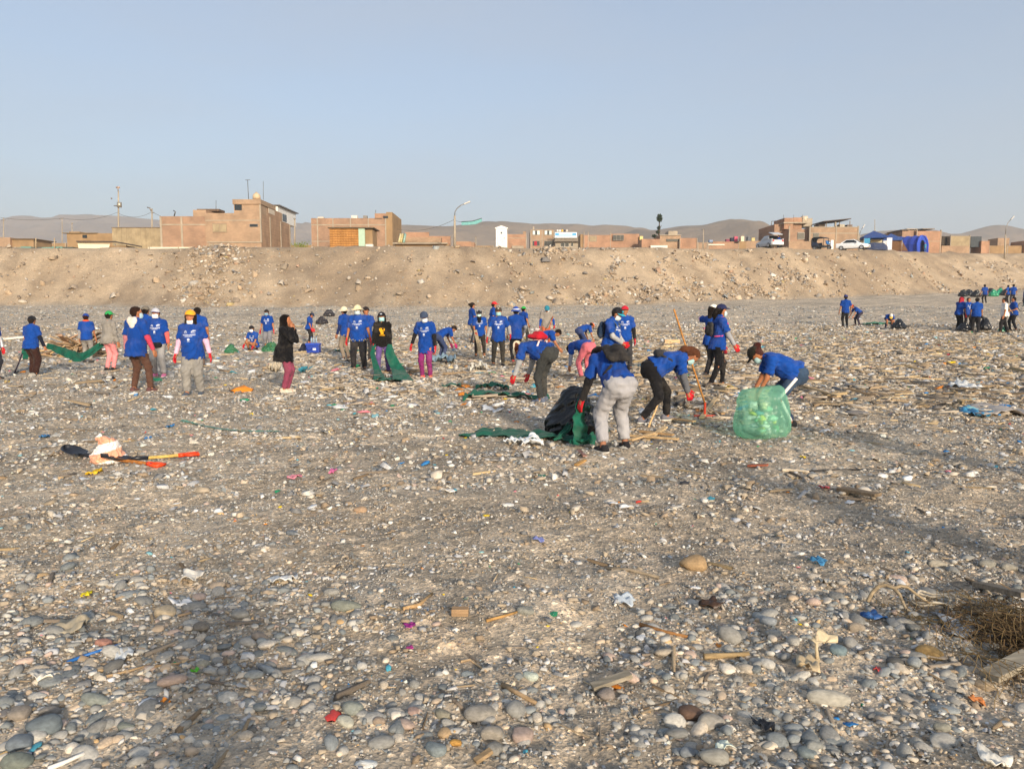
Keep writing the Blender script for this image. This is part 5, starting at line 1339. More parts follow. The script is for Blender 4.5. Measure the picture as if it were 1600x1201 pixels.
# striped carrier bag and the two shovels
cb = g(170, 722)
t = Nt('striped_carrier'); tc = t.node('ShaderNodeTexCoord').outputs['Object']
wv = t.node('ShaderNodeTexWave', Scale=1.75, Distortion=1.2, Detail=2.0); wv.bands_direction = 'Z'
mp = t.node('ShaderNodeMapping'); mp.inputs['Rotation'].default_value = (0, .25, 0); t.link(tc, mp.inputs['Vector']); t.link(mp.outputs['Vector'], wv.inputs['Vector'])
t.link(t.ramp(wv.outputs['Fac'], [(.45, C('#f0e9e2')), (.55, C('#e8a987'))]), t.b.inputs['Base Color']); t.b.inputs['Roughness'].default_value = .4; t.link(t.bump(t.noise(14, 4, tc), .8, .03), t.b.inputs['Normal'])
M['striped'] = t.m
ball('knotted white and orange striped carrier bag resting on the shovels', cb - up * .01, .19, .16, .15, '#ffffff', 'carrier_bag', 'striped', 7, .03, .10, .011, True, 'bag')

def shovel(p_tip, p_grip, label, wood, twist=0.0, lift=.0):
    L = np.linalg.norm(p_grip - p_tip); d_ = (p_grip - p_tip) / L; sd = unit(np.cross(d_, up)); nn = np.cross(sd, d_)
    root = thing('shovel', label, 'shovel', (p_tip + p_grip) / 2); o0 = (p_tip + p_grip) / 2
    V, F = [], []; nu, nv = 14, 8
    for i in range(nu + 1):
        u = i / nu; w = .125 * (math.sin(min(u * 2.2, 1) * math.pi / 2) ** .7) * (1 - .12 * u) * (1 if u < .9 else 1 - (u - .9) * 4)
        for k in range(nv + 1):
            v = -1 + 2 * k / nv; V.append(p_tip + d_ * u * .30 + sd * w * v + nn * (.045 * v * v * (1 - .4 * u) + .03 + .06 * (1 - u) ** 2) - o0)
    for i in range(nu):
        for k in range(nv): F.append((i * (nv + 1) + k, i * (nv + 1) + k + 1, (i + 1) * (nv + 1) + k + 1, (i + 1) * (nv + 1) + k))
    o = obj('blade', mesh_from('blade', np.array(V), F, True), 'paint', root, '#23262e'); solid(o, .004)
    s0 = p_tip + d_ * .27 + nn * .035
    b = MB(o0); b.tube([s0, s0 + d_ * .10 + nn * .01, s0 + d_ * .20], [.026, .022, .021], 10); b.build('socket', 'paint', root, '#202228', True)
    e = p_grip - d_ * .22 + nn * .03
    b = MB(o0); b.tube([s0 + d_ * .18, (s0 + e) / 2 + d_ * .05, e], .0185, 10); b.build('shaft', 'wood', root, wood, True)
    b = MB(o0); b.tube([e - d_ * .005, e + d_ * .06], .024, 10)
    for sgn in (-1, 1): b.tube([e + d_ * .05, e + d_ * .10 + sd * sgn * .05, e + d_ * .20 + sd * sgn * .055], [.020, .017, .016], 8)
    b.tube([e + d_ * .20 - sd * .062, e + d_ * .20 + sd * .062], .018, 10); b.build('grip', 'plastic', root, '#f04a1c', True)
    return root
shovel(g(102, 712), g(253, 731, .0), 'shovel with brown shaft and orange grip, blade toward the picture edge', '#a8703c')
shovel(g(158, 727), g(312, 712, .0), 'shovel with pale yellow shaft and orange grip under the striped bag', '#e0c070')

# pole and rakes
p0, p1 = g(1101, 652), at(1053, 484, 11.55)
rt = pole_thing('long wooden rake handle standing behind the brown-haired bending woman', p0 + up * .22, p1, .0145, '#c08a50', 'rake', cat='rake')
b = MB(p0 + up * .22); dd = unit(p1 - p0); b.tube([p0 + up * .24, p0 + up * .02], .02, 8); b.obox(p0 + up * .03, ex * .17, ey * .012, up * .012)
for k in range(9): b.tube([p0 + ex * (-.16 + .04 * k) + up * .03, p0 + ex * (-.16 + .04 * k) - ey * .04 - up * .04], .006, 5)
b.build('rake_head', 'paint', rt, '#b8402a')
wA, wB = J[35]['W'](J[35]['Wr'][0]), J[35]['W'](J[35]['Wr'][1]); dd = wB - wA
pole_thing('wooden pole raised by the worker in the white hat', wA - dd * .55, wB + dd * 1.6, .017, '#a88058')
wA = J[25]['W'](J[25]['Wr'][0]); pole_thing('orange-red rake handle in the teal-capped worker\'s hand', g(846, 545), wA + up * .35 - ex * .05, .02, '#b8603a', 'garden_rake', cat='rake')
wA, wB = J[47]['W'](J[47]['Wr'][0]), J[47]['W'](J[47]['Wr'][1]); dd = unit(wB - wA + np.array([.5, -.2, -.35])); pole_thing('pale pole carried by the worker behind the white-shirted one', wA - dd * .3, wA + dd * 1.3, .02, '#b8a890')
wA = J[21]['W'](J[21]['Wr'][1]); pB = g(752, 560)
b = MB(); dd = unit(wA + up * .08 - pB); L = np.linalg.norm(wA - pB) + .06; sd = unit(np.cross(dd, ey)); b.obox(dd * L / 2, dd * L / 2, sd * .055, np.cross(sd, dd) * .012)
o = b.build('board', 'wood', None, '#a89a80', bevel=.003); o.location = pB; tag(o, 'grey weathered board held upright by the striped-cap worker', 'board')
p0 = g(1013, 668); p1 = at(1030, 626, p0[1] + .35); pole_thing('pale stick propped in the litter at the bending woman\'s feet', p0, p1, .016, '#d8b88a', 'propped_stick', cat='stick')

# blue cooler box with a dark bag and bottles
c0 = g(484, 551); rt = thing('cooler_box', 'blue cooler box standing on the gravel beside the dark-capped worker', 'cooler', c0)
b = MB(); b.box((-.10, -.17, 0), (.38, .17, .28)); b.build('box', 'plastic', rt, '#1f3fa0', bevel=.02)
b = MB(); b.box((-.115, -.185, .283), (.395, .185, .36)); b.build('lid', 'plastic', rt, '#2a4cb4', bevel=.015)
b = MB(); b.box((.16, -.180, .10), (.28, -.172, .18)); b.build('label_patch', 'plastic', rt, '#d8dce8')
b = MB(); b.tube([(-.08, -.19, .20), (-.02, -.215, .12), (.10, -.215, .12), (.14, -.19, .20)], .012, 6); b.build('handle', 'plastic', rt, '#16307e', True)
ball('dark bag leaning on the blue cooler box', c0 + np.array([-.24, .05, -.01]), .19, .17, .2, '#23283a', 'dark_bag', 'fabric', 71, .03, .15, .02, False, 'bag')
for k in range(3):
    o0 = c0 + np.array([.06 + .10 * k, .05 - .04 * k, .37]); rt = thing('bottle', 'clear drinks bottle standing on the blue cooler box', 'bottle', o0, 0, 'bottles on the cooler')
    b = MB(); b.tube([(0, 0, 0), (0, 0, .13), (0, 0, .17), (0, 0, .20)], [.034, .034, .016, .014], 10); b.build('bottle_body', 'plastic', rt, '#9ab0c0', True)
    b = MB(); b.tube([(0, 0, .20), (0, 0, .222)], .017, 8); b.build('bottle_cap', 'plastic', rt, '#2a5aa8', True)

# heap of boards on the far left of the beach, each its own piece
rp = random.Random(12); hc = g(108, 556)
WCL = ['#c0a682', '#a88e70', '#8d775e', '#b09a7e', '#d0b48a', '#7c6a56', '#b8977c']
for k in range(70):
    L = rp.uniform(.5, 1.7); a = rp.uniform(-.6, .6) + (1.57 if rp.random() < .3 else 0); el = rp.uniform(-.5, .6)
    rr_ = abs(rp.gauss(0, .5)); c = hc + np.array([rp.gauss(0, .55), rp.gauss(0.3, .5), 0]); hgt = max(0, .85 - 1.0 * math.hypot((c[0] - hc[0]) / 1.1, (c[1] - hc[1] - .3) / 1.2)); c[2] = float(terrain(c[0], c[1])) + .06 + rp.random() * hgt
    dd = np.array([math.cos(a) * math.cos(el), math.sin(a) * math.cos(el), math.sin(el)]); sd = unit(np.cross(dd, up)); nn = np.cross(sd, dd)
    b = MB(); b.obox((0, 0, 0), dd * L / 2, sd * rp.uniform(.03, .09), nn * rp.uniform(.008, .022)); wc = rp.randrange(7); o = b.build('scrap_board', 'wood', None, WCL[wc]); o.location = c
    tag(o, f"{'long' if L > 1.1 else 'short'} {['pale tan', 'grey-tan', 'brown', 'bleached', 'honey-coloured', 'dark brown', 'pinkish'][wc]} board {'high' if hgt > .45 else 'low'} in the driftwood heap behind the green sheet", 'board', 'boards in the driftwood heap')
b = MB(); b.obox((0, 0, 0), ex * .5 + up * .05, ey * .25 , np.array([-.02, 0, .05])); o = b.build('foam_slab', 'plastic', None, '#e8e2d4', bevel=.04); o.location = g(27, 532, .12); tag(o, 'pale foam slab leaning beside the brown-trousered worker', 'foam')
b = MB(); b.obox((0, 0, 0), ex * .32, ey * .08, up * .11); o = b.build('plywood_panel', 'wood', None, '#d8b890'); o.location = g(1050, 538, .10); tag(o, 'pale plywood panel lying in the litter behind the long rake handle', 'board')

# loose single things on the gravel
def strip(label, pts, w, col, name, cat, amp=.01, mat='plastic', lift=.012):
    P_ = [g(a, b_, lift) for a, b_ in pts]; Wv = []
    for i in range(len(P_)):
        d_ = P_[min(i + 1, len(P_) - 1)] - P_[max(i - 1, 0)]; Wv.append(unit(np.cross(up, d_)) * w)
    return sheet(label, P_, Wv, amp, .1, 3, col, name, cat, mat, True, .003)
strip('faded green strap lying across the gravel above the shovels', [(282, 658), (305, 664), (340, 672), (390, 676), (438, 676)], .05, '#5f8f7c', 'plastic_strap', 'strap')
def rod(label, pts, r, col, name='stick', cat='stick', mat='wood'):
    P_ = [g(a, b_, r * 1.1) for a, b_ in pts]; b = MB(P_[0]); b.tube(P_, [r * (1.1 - .5 * i / len(P_)) for i in range(len(P_))], 7); o = b.build(name, mat, None, col, True); o.location = P_[0]; return tag(o, label, cat)
rod('thin black rod lying on the gravel below the green bag', [(1262, 738), (1300, 736), (1350, 735), (1398, 739)], .011, '#23201e', 'black_rod', 'rod', 'plastic')
rod('pale bleached stick beside the thin black rod', [(1222, 737), (1245, 738), (1263, 740)], .018, '#d8ccb8', 'bleached_stick')
def plank(label, a, b_, w, th, col, tilt=.02, name='plank'):
    p0, p1 = g(*a, th), g(*b_, th + tilt); d_ = p1 - p0; L = np.linalg.norm(d_); d_ /= L; sd = unit(np.cross(d_, up)); b = MB(); b.obox((0, 0, 0), d_ * L / 2, sd * w / 2, np.cross(sd, d_) * th / 2)
    o = b.build(name, 'wood', None, col, bevel=.003); o.location = (p0 + p1) / 2; return tag(o, label, 'plank')
plank('grey-brown plank half buried on the gravel right of the black rod', (1312, 768), (1372, 782), .10, .03, '#8a7a66')
plank('small tan plank near the shoes of the sweatpants worker', (900, 729), (914, 724), .05, .02, '#b8925e')
plank('pinkish slat lying by the shoes of the sweatpants worker', (904, 705), (914, 717), .05, .015, '#a07a70')
plank('reddish slat lying below the green bag', (1168, 730), (1200, 732), .06, .02, '#a0604c')
plank('long pale plank among the litter behind the green bag', (1240, 600), (1310, 632), .07, .03, '#c8b08a', .12)
for k, (a, b_) in enumerate((((975, 682), (1060, 690)), ((1000, 676), (1052, 684)), ((1010, 690), (1040, 672)), ((1040, 655), (1085, 664)), ((1088, 640), (1130, 652)), ((1096, 655), (1118, 628)), ((985, 690), (1022, 684)))):
    plank(f'pale plank in the small wood pile at the bending workers\' feet', a, b_, .07, .025, ['#c8ac84', '#b89870', '#d0b892'][k % 3], .01 + .006 * k)['group'] = 'planks at the bending workers\' feet'
sheet('crumpled white plastic bag lying on the green sheet', [g(815, 697), g(826, 694, .05), g(833, 692, .09), g(848, 698)], [ey * .12, ey * .2, ey * .16 + up * .03, ey * .1], .016, .10, 81, '#eceeee', 'white_bag', 'bag', 'plastic', True)
sheet('torn white plastic film in front of the green sheet', [g(786, 695), g(812, 694), g(850, 697)], [ey * .12, ey * .22, ey * .12], .03, .08, 18, '#e4e6e6', 'plastic_film', 'litter', 'plastic', True)
sheet('grey-beige plastic sheet half buried in the litter near the picture edge', [g(1515, 650), g(1550, 640), g(1600, 648), g(1630, 650)], [ey * .6, ey * 1.0, ey * .8, ey * .6], .03, .5, 19, '#aba196', 'plastic_sheet', 'litter', 'plastic', True)
sheet('blue corner of torn plastic beside the grey-beige sheet', [g(1512, 650), g(1526, 646), g(1540, 648)], [ey * .5, ey * .6 + up * .1, ey * .4], .05, .25, 20, '#3a86b0', 'blue_plastic', 'litter', 'plastic', True)
sheet('white crumpled plastic sheet in the litter above the grey-beige sheet', [g(1495, 612), g(1515, 607), g(1535, 612)], [ey * .6, ey * 1.0 + up * .1, ey * .6], .08, .3, 21, '#e0e0dc', 'plastic_sheet', 'litter', 'plastic', True)
sheet('bright turquoise bag scrap near the woman in the black jacket', [g(468, 584), g(482, 580), g(493, 576, .1)], [ey * .4, ey * .5, ey * .3], .07, .2, 22, '#3aa4bc', 'turquoise_scrap', 'litter', 'plastic', True)
sheet('pale crumpled sack lying beside the woman in the black jacket', [g(412, 584), g(424, 578), g(436, 582)], [ey * .5, ey * .8 + up * .1, ey * .5], .10, .25, 23, '#cfc0a4', 'sack', 'sack', 'fabric', True)
sheet('white foam sheet among the litter before the striped-cap worker', [g(735, 582), g(750, 574), g(762, 580)], [ey * .5, ey * .7 + up * .1, ey * .5], .10, .3, 24, '#ddd6c6', 'foam_sheet', 'foam', 'plastic', True)
sheet('pale blue tarp lying by the coral shoes', [g(672, 570), g(695, 566), g(712, 570)], [ey * .9, ey * 1.3, ey * .8], .10, .4, 25, '#8aa2ae', 'tarp', 'tarp', 'plastic', True)
# ------------------------------------------------------------------ the settlement on the plateau
def wx(px, Y): return (px - PW / 2) / FPX * Y
def wz(py, Y): return at(800, py, Y)[2]
class House:
    def __init__(self, name, label, cat, x0, x1, Y, group=None):
        self.Y = Y; xc = wx((x0 + x1) / 2, Y); z = float(terrain(xc, Y, False)); self.o = np.array([xc, Y, z - .6])
        self.r = thing(name, label, cat, self.o, 0, group); self.r['kind'] = 'thing'
    def blk(self, nm, x0, x1, y0, y1, mat, dy=0.0, dep=6.0, col=None, parent=None, bevel=0.0):
        Y = self.Y + dy; b = MB(self.o); zb = wz(y1, Y) if y1 is not None else self.o[2]
        b.box((wx(x0, Y), Y, zb), (wx(x1, Y), Y + dep, wz(y0, Y))); return b.build(nm, mat, parent or self.r, col, bevel=bevel)
    def cols(self, xs, y0, y1, w=1.5, dy=-.04, mat='concrete'):
        for x in xs: self.blk('column', x - w / 2, x + w / 2, y0, y1, mat, dy, .25)
    def beam(self, x0, x1, y, th=1.2, dy=-.03, mat='concrete'): self.blk('beam', x0, x1, y - th / 2, y + th / 2, mat, dy, .2)
    def win(self, x0, x1, y0, y1, dy=-.05, fc='#8a8174', pane='glass', sub=1):
        f = self.blk('window', x0, x1, y0, y1, 'paint', dy, .10, fc)
        n = sub
        for i in range(n):
            a = x0 + (x1 - x0) * (i + .06) / n; c = x0 + (x1 - x0) * (i + .94) / n
            self.blk('pane', a, c, y0 + (y1 - y0) * .1, y0 + (y1 - y0) * .9, pane, dy - .03, .05, None, f)
        return f
    def tube(self, nm, pts, r, mat, col, n=8):
        b = MB(self.o); b.tube([at(p[0], p[1], self.Y + (p[2] if len(p) > 2 else 0)) for p in pts], r, n); return b.build(nm, mat, self.r, col, True)

# main brick house with roof tank
h = House('brick_house', 'tall unfinished brick house with a round roof tank and white roof room', 'house', 258, 414, 96)
h.blk('wall', 258, 328, 338, None, 'brick', .25, 9); h.blk('parapet', 310, 330, 328, 338, 'brick2', .4, 5); h.blk('wall', 328, 413.5, 333, None, 'brick2', 0, 12.5)
h.blk('wall', 373, 413.5, 319, 333, 'brick2', .02, 9.0); h.blk('slab', 371, 414.5, 311.5, 319, 'brick2', -.15, 6); h.blk('opening', 374, 385, 320, 328.5, 'glass', -.03, .3)
h.cols([259.5, 291.5], 339, 386, 3.0, .19); h.beam(258, 328, 351, 1.8, .2); h.beam(328, 413, 344.5, 1.4); h.beam(330, 413, 378.5, 1.6, -.12)
h.cols([413], 312, 379, 2.0, -.05); h.win(339, 361, 349, 363.5, fc='#8f7c66', pane='mat_wall', sub=2); h.win(396, 409, 350, 354.5, fc='#6c6c6c')
b = MB(h.o); 
for i, (yy, zt) in enumerate(((2.0, 331), (4.5, 334), (7.0, 337), (9.6, 340))): pass
tc_ = at(401, 311.5, 98.5); b = MB(h.o); b.tube([tc_, tc_ + up * .45, tc_ + up * .68, tc_ + up * .80], [.48, .48, .34, .12], 14); tk = b.build('water_tank', 'plastic', h.r, '#cdb595', True); b = MB(h.o); b.tube([tc_ + up * .80, tc_ + up * .88], .13, 8); b.build('tank_lid', 'plastic', tk, '#b8a284', True)
xr = wx(413.5, 96)
for y0_, y1_, pz in ((97.5, 100.5, 321), (100.5, 108.4, 344 if False else 326)):
    pass
b = MB(h.o); b.box((xr - 3.2, 98.5, wz(333, 96)), (xr + .02, 104.5, wz(321, 96))); b.build('side_parapet', 'brick2', h.r)
b = MB(h.o); b.box((xr - 2.6, 103.5, wz(333, 96)), (xr - .1, 112.0, wz(309, 96))); b.build('roof_room', 'paint', h.r, '#e6e4de')
b = MB(h.o); b.box((xr - 2.8, 103.2, wz(309, 96) + .02), (xr + .25, 112.3, wz(308, 96) + .05)); b.build('roof_sheet', 'paint', h.r, '#5a5048')
b = MB(h.o); b.box((xr - .08, 105.5, wz(331, 96)), (xr - .02, 107.2, wz(319, 96))); b.build('side_window', 'glass', h.r)
b = MB(h.o); b.box((xr - .02, 99.0, wz(328, 96)), (xr + .05, 101.6, wz(318, 96))) ; b.build('side_window', 'paint', h.r, '#c8b8a0')
for q in (99.5, 104, 108.3): b = MB(h.o); b.box((xr, q, h.o[2]), (xr + .08, q + .3, wz(334, 96))); b.build('column', 'concrete', h.r)
h.tube('antenna', [(388.5, 312, 2), (387.5, 296, 2), (386.8, 281, 2)], .04, 'metal', '#6a645c', 5); h.tube('antenna_arm', [(383, 281.5, 2), (391, 281.2, 2)], .03, 'metal', '#6a645c', 5)
h.tube('antenna', [(411.5, 312, 3), (411.3, 283, 3)], .03, 'metal', '#7a746c', 5); h.tube('antenna', [(337.5, 330, 2), (337.5, 313, 2)], .03, 'metal', '#6a645c', 5); h.tube('dish_arm', [(272, 338, 1), (274, 331, 1), (271, 329, 1)], .07, 'metal', '#5a5550', 6)
h.blk('roof_debris', 316, 350, 326.5, 330, 'matte', 2.5, 2, '#6c5848')
h.blk('foundation_slab', 332, 350, 381, None, 'concrete', -.5, .4)

h = House('brick_house', 'brick house with concrete frame and an empty roof turret beside the plank shack', 'house', 491, 616, 98)
h.blk('wall', 491, 600, 341, None, 'brick', 0, 8); h.blk('turret', 589, 615.5, 333.5, 342, 'brick3', 0, 7); h.blk('wall', 600, 607, 341, None, 'brick', 0.01, 8); h.blk('side_wall', 606.5, 616, 331.5, None, 'earth_wall', -.05, 8); h.blk('opening', 602, 609.5, 337.5, 341, 'glass', -.1, .3)
h.cols([500.5, 524.5, 551.5, 579, 605.5], 341, 386, 1.8); h.beam(491, 607, 351.5, 1.5); h.beam(491, 520, 377, 1.2)
h.blk('roof_clutter', 501, 510, 338.8, 341, 'matte', 1, .6, '#c8beb0'); h.blk('roof_clutter', 553, 562, 336.5, 341, 'matte', 1.5, .6, '#d8d4cc'); h.blk('roof_clutter', 571, 577, 336.8, 341, 'matte', 1.5, .6, '#8a8680')
h.tube('antenna', [(587, 338, 2), (587, 328, 2)], .03, 'metal', '#6a645c', 5)

h = House('plank_shack', 'wooden plank shack with pale green panel in front of the framed brick house', 'shack', 518, 586, 90)
for i in range(11):
    a = 519 + 40.0 * 0 + i * 4.2
    if a < 563: h.blk('plank', a, a + 4.0, 357.5 + .3 * math.sin(i * 2.2), None, 'plank_wall', .02 * (i % 3), 3.2)
h.blk('panel', 563.5, 573, 356.5, None, 'paint', -.03, 3.2, '#a9c4ae'); h.blk('side_wall', 573.2, 585, 358, None, 'earth_wall', .3, 3.0); h.blk('roof_sheet', 516, 587, 354.8, 356.3, 'matte', -.25, 4, '#6e604e'); h.blk('white_block', 574, 585, 381.5, 386.5, 'paint', -.8, .8, '#dcd8ce')

h = House('reed_mat_enclosure', 'reed mat fence enclosure beside the tall brick house', 'fence', 184, 258, 99)
for i in range(10):
    a = 184 + i * 7.4; h.blk('mat_panel', a, a + 7.25, 356.2 - .4 * (i % 2), None, 'mat_wall', .03 * (i % 2), .12)
h.blk('top_rail', 183, 259, 355.2, 356, 'matte', -.06, .12, '#6e5c48')
h = House('earth_hut', 'low brown earth hut between the huts and reed mat fence', 'hut', 112, 184, 104)
h.blk('wall', 114, 184, 364.5, None, 'earth_wall', 0, 5); h.blk('wall', 118, 134, 362, 364.5, 'earth_wall', .2, 3); h.blk('opening', 138, 145, 367, 372, 'glass', -.04, .1); h.blk('roof_edge', 107, 160, 363.6, 364.8, 'matte', -.2, .5, '#7a6a50')
h = House('cream_lean_to', 'cream sheet lean-to with dark roof at the bank edge', 'shelter', 120, 222, 86)
b = MB(h.o)
for (x0, ya, x1, yb) in ((121, 378.3, 172, 379.0),): b.add([at(x0, ya, 86), at(x1, yb + 1.2, 86), at(170, 389, 86), at(123, 389, 86), at(x0, ya, 86.25), at(x1, yb + 1.2, 86.25), at(170, 389, 86.25), at(123, 389, 86.25)], [(0, 1, 2, 3), (4, 7, 6, 5), (0, 4, 5, 1), (1, 5, 6, 2), (2, 6, 7, 3), (3, 7, 4, 0)])
b.build('sheet_wall', 'paint', h.r, '#e8dcc0')
b = MB(h.o); b.add([at(119, 377.3, 85.6), at(180, 377.8, 85.6), at(222, 385.6, 85.6), at(222, 386.6, 85.6), at(180, 379, 85.6), at(119, 378.2, 85.6), at(119, 376.3, 89), at(180, 376.8, 89), at(222, 384.6, 89), at(222, 385.6, 89), at(180, 378, 89), at(119, 377.2, 89)], [(0, 1, 2, 3, 4, 5)[::-1], (6, 7, 8, 9, 10, 11), (0, 6, 7, 1), (1, 7, 8, 2), (2, 8, 9, 3), (3, 9, 10, 4), (4, 10, 11, 5), (5, 11, 6, 0)]); b.build('roof_sheet', 'matte', h.r, '#4e463e')
h.blk('low_wall', 172, 205, 384, None, 'earth_wall', .3, 2)
h = House('low_white_wall', 'low cream wall along the bank edge before the tall brick house', 'wall', 236, 330, 84); h.blk('wall', 238, 330, 386.0, None, 'paint', 0, .3, '#ded4bc'); h.cols([240, 285, 328], 385.2, None, 1.6, -.05)
h = House('brown_hut', 'low brown hut near the picture edge behind the teal tarp', 'hut', 4, 62, 125); h.blk('wall', 5, 26, 371, None, 'brick2', 0, 5); h.blk('wall', 26, 62, 374, None, 'earth_wall', .5, 5); h.blk('roof_sheet', 23, 64, 372.6, 373.8, 'matte', .2, 6, '#6e5e48')
h = House('teal_tarp_shelter', 'long low shelter roofed with teal tarp at the bank edge', 'shelter', 0, 122, 88)
for i in range(8):
    a = -6 + i * 16; h.blk('tarp_panel', a, a + 15.6, 385.4 + .5 * (i % 3), None, 'paint', .1 * (i % 2), 2.2, ['#5f948c', '#3d4f4c', '#6aa098'][i % 3])
h.blk('pale_sheet', 18, 60, 388.3, None, 'paint', -.3, .3, '#d4d0c0')
for x in (56, 85, 198): h.tube('post', [(x, 392, -.5), (x, 372 if x < 100 else 383, -.5)], .06, 'wood', '#b8a68a', 6)

h = House('rubble_yard', 'low broken brick walls and rubble beside the street lamp', 'wall', 616, 706, 92)
h.blk('wall', 636, 672, 362.8, 371, 'brick3', 3, .4); h.blk('wall', 672, 705, 369, None, 'brick3', 2.8, .4); h.blk('rubble_wall', 628, 690, 371, 378.5, 'brick2', 1.0, 2); h.blk('slab', 616, 700, 379, 381, 'concrete', 0, 4, None); h.blk('dark_gap', 620, 702, 381.2, None, 'earth_wall', .6, .4)
for k, (x, c) in enumerate(((625, '#cdbf94'), (628, '#bfae7c'), (632, '#8fb0a4'))): h.tube('leaning_board', [(x - 2 + k * .3, 379, -.1), (x + 1.2, 365.5, .3)], .16, 'paint', c, 4)
h = House('orange_brick_wall', 'low orange brick wall right of the street lamp', 'wall', 705, 742, 90); h.blk('wall', 711, 737, 377.3, None, 'brick3', 0, .3); h.blk('wall', 737, 742, 378.5, None, 'brick', .2, 3)
h = House('brick_house', 'small plain brick house behind the portable toilet', 'house', 792, 823, 150); h.blk('wall', 792, 822.5, 366, None, 'brick3', 0, 6); h.blk('roof_box', 817, 822, 361.5, 366, 'brick2', .5, 1.5); h.blk('curb', 800, 818, 384, None, 'concrete', -.4, .3); h.cols([793, 822], 366, None, 1.2); h.beam(792, 822.5, 372, .8)
h = House('brick_house', 'two-storey brick house with white curtains and a red curtain', 'house', 827, 866, 165)
h.blk('wall', 828, 865, 359, None, 'brick2', 0, 8); h.beam(828, 865, 374, 1); h.cols([829, 846.5, 864.5], 359, None, 1.2); h.blk('chimney', 832, 834.5, 354, 359, 'concrete', 1, .6)
for x0, x1, y0, y1, pc in ((831.5, 843, 359.8, 367.5, None), (850, 861.5, 359.8, 367.5, None), (831.5, 843, 376, 384.5, None), (849.5, 864, 376, 384.5, None)):
    f = h.win(x0, x1, y0, y1, fc='#7c7468')
    if y0 < 370:
        h.blk('curtain', x0 + .4, x0 + (x1 - x0) * .36, y0 + .8, y1 - .8, 'fabric', -.13, .04, '#d8e6e0', f); h.blk('curtain', x0 + (x1 - x0) * .64, x1 - .4, y0 + .8, y1 - .8, 'fabric', -.13, .04, '#d8e6e0', f)
    elif x0 < 840: h.blk('curtain', x0 + 3, x0 + 7, y0 + .8, y1 - .8, 'fabric', -.13, .04, '#a02838', f)
h = House('kiosk', 'grey shop front with a blue and white sign on its roof', 'shop', 865, 906, 160)
h.blk('wall', 867, 905, 377.5, None, 'concrete', 0, 6); h.blk('roof', 866, 905, 371, 377.5, 'matte', .3, 6, '#8a8074'); h.blk('awning', 864.5, 906, 376.6, 377.6, 'matte', -.8, 1.2, '#6e665c')
sg = h.blk('roof_sign', 866, 900, 363, 371.5, 'paint', -.1, .15, '#e4ecf0'); h.blk('sign_stripe', 866.6, 899, 364, 368.4, 'paint', -.14, .05, '#3a9ad0', sg); h.blk('sign_lettering', 872, 893, 365.3, 366.8, 'paint', -.17, .04, '#e8f2f6', sg)
h.win(875, 888, 379, 385.5, fc='#b8b4aa', sub=2); h.win(891, 894.5, 378.5, 385.5, fc='#c8c4ba')
for k, c in enumerate(('#e8e4da', '#f0efe8', '#e0b84a', '#3a3a44', '#c8c4bc')): h.blk('hanging_laundry', 869 + k * 3.6, 871.6 + k * 3.6, 358.8 + .4 * (k % 2), 362, 'fabric', .5, .05, c)
h = House('brick_house', 'long single-storey brick house with two shuttered windows', 'house', 908, 1002, 140)
h.blk('wall', 910, 952, 367.2, None, 'brick3', 0, 7); h.blk('wall', 952.2, 996, 365.4, None, 'brick3', .3, 7); h.blk('wall', 905.5, 910, 366, None, 'earth_wall', .2, 5); h.blk('water_drum', 997, 1002, 369, 378, 'paint', -.3, 1.0, '#d8b868')
h.win(919, 930.5, 368.6, 377.5, fc='#7c7468', pane='mat_wall'); h.win(955.5, 972.5, 366.8, 375.8, fc='#6a6258', sub=3); h.cols([917.5, 952, 911], 362, None, .9)
h = House('brick_house', 'low brick house with a pale roof box and dark carport beyond the lone tree', 'house', 1000, 1086, 135)
h.blk('wall', 1000, 1028, 373.5, None, 'brick3', 0, 4); h.blk('wall', 1028, 1060, 368, None, 'brick2', 1.0, 6); h.blk('roof_box', 1041, 1055, 361, 368, 'concrete', 2, 3); h.blk('wall', 1059, 1086, 372, None, 'brick3', .4, 6); h.blk('carport_gap', 1038, 1057, 373.5, 377.5, 'glass', .9, .2); h.blk('pale_wall', 1014, 1040, 383.5, None, 'paint', -.6, .3, '#d8d0c0'); h.cols([1085.5, 1059], 372, None, .9, .3)
h.blk('roof_slab', 1028, 1061, 366.8, 368, 'concrete', .8, 6)
h = House('brick_yard_wall', 'stretch of low red-brown yard walls before the dark hill', 'wall', 1100, 1200, 128)
h.blk('wall', 1103, 1150, 380.5, None, 'brick', 0, .3); h.blk('wall', 1110, 1148, 377.5, 381, 'brick3', 2, .3); h.blk('wall', 1150.5, 1161, 377, None, 'earth_wall', .2, 3); h.blk('wall', 1161, 1186, 376.5, None, 'brick2', .6, 4); h.blk('pale_coping', 1103, 1128, 381.5, 383, 'paint', -.1, .3, '#d4cabc'); h.blk('water_drum', 1153, 1158, 369, 377, 'paint', .3, 1.1, '#c8b494'); h.cols([1103, 1150], 379, None, 1)
for k, (x, y, c) in enumerate(((1107, 375, '#8ea2c0'), (1133, 373.5, '#8a5060'), (1140, 371.5, '#3a3f4c'), (1145.5, 369.5, '#c86078'), (1166, 370, '#6a7078'), (1172, 371.5, '#d8c890'))): h.blk('roof_junk', x - 2.6, x + 2.6, y, 378, 'fabric', 2.2, .8, c)

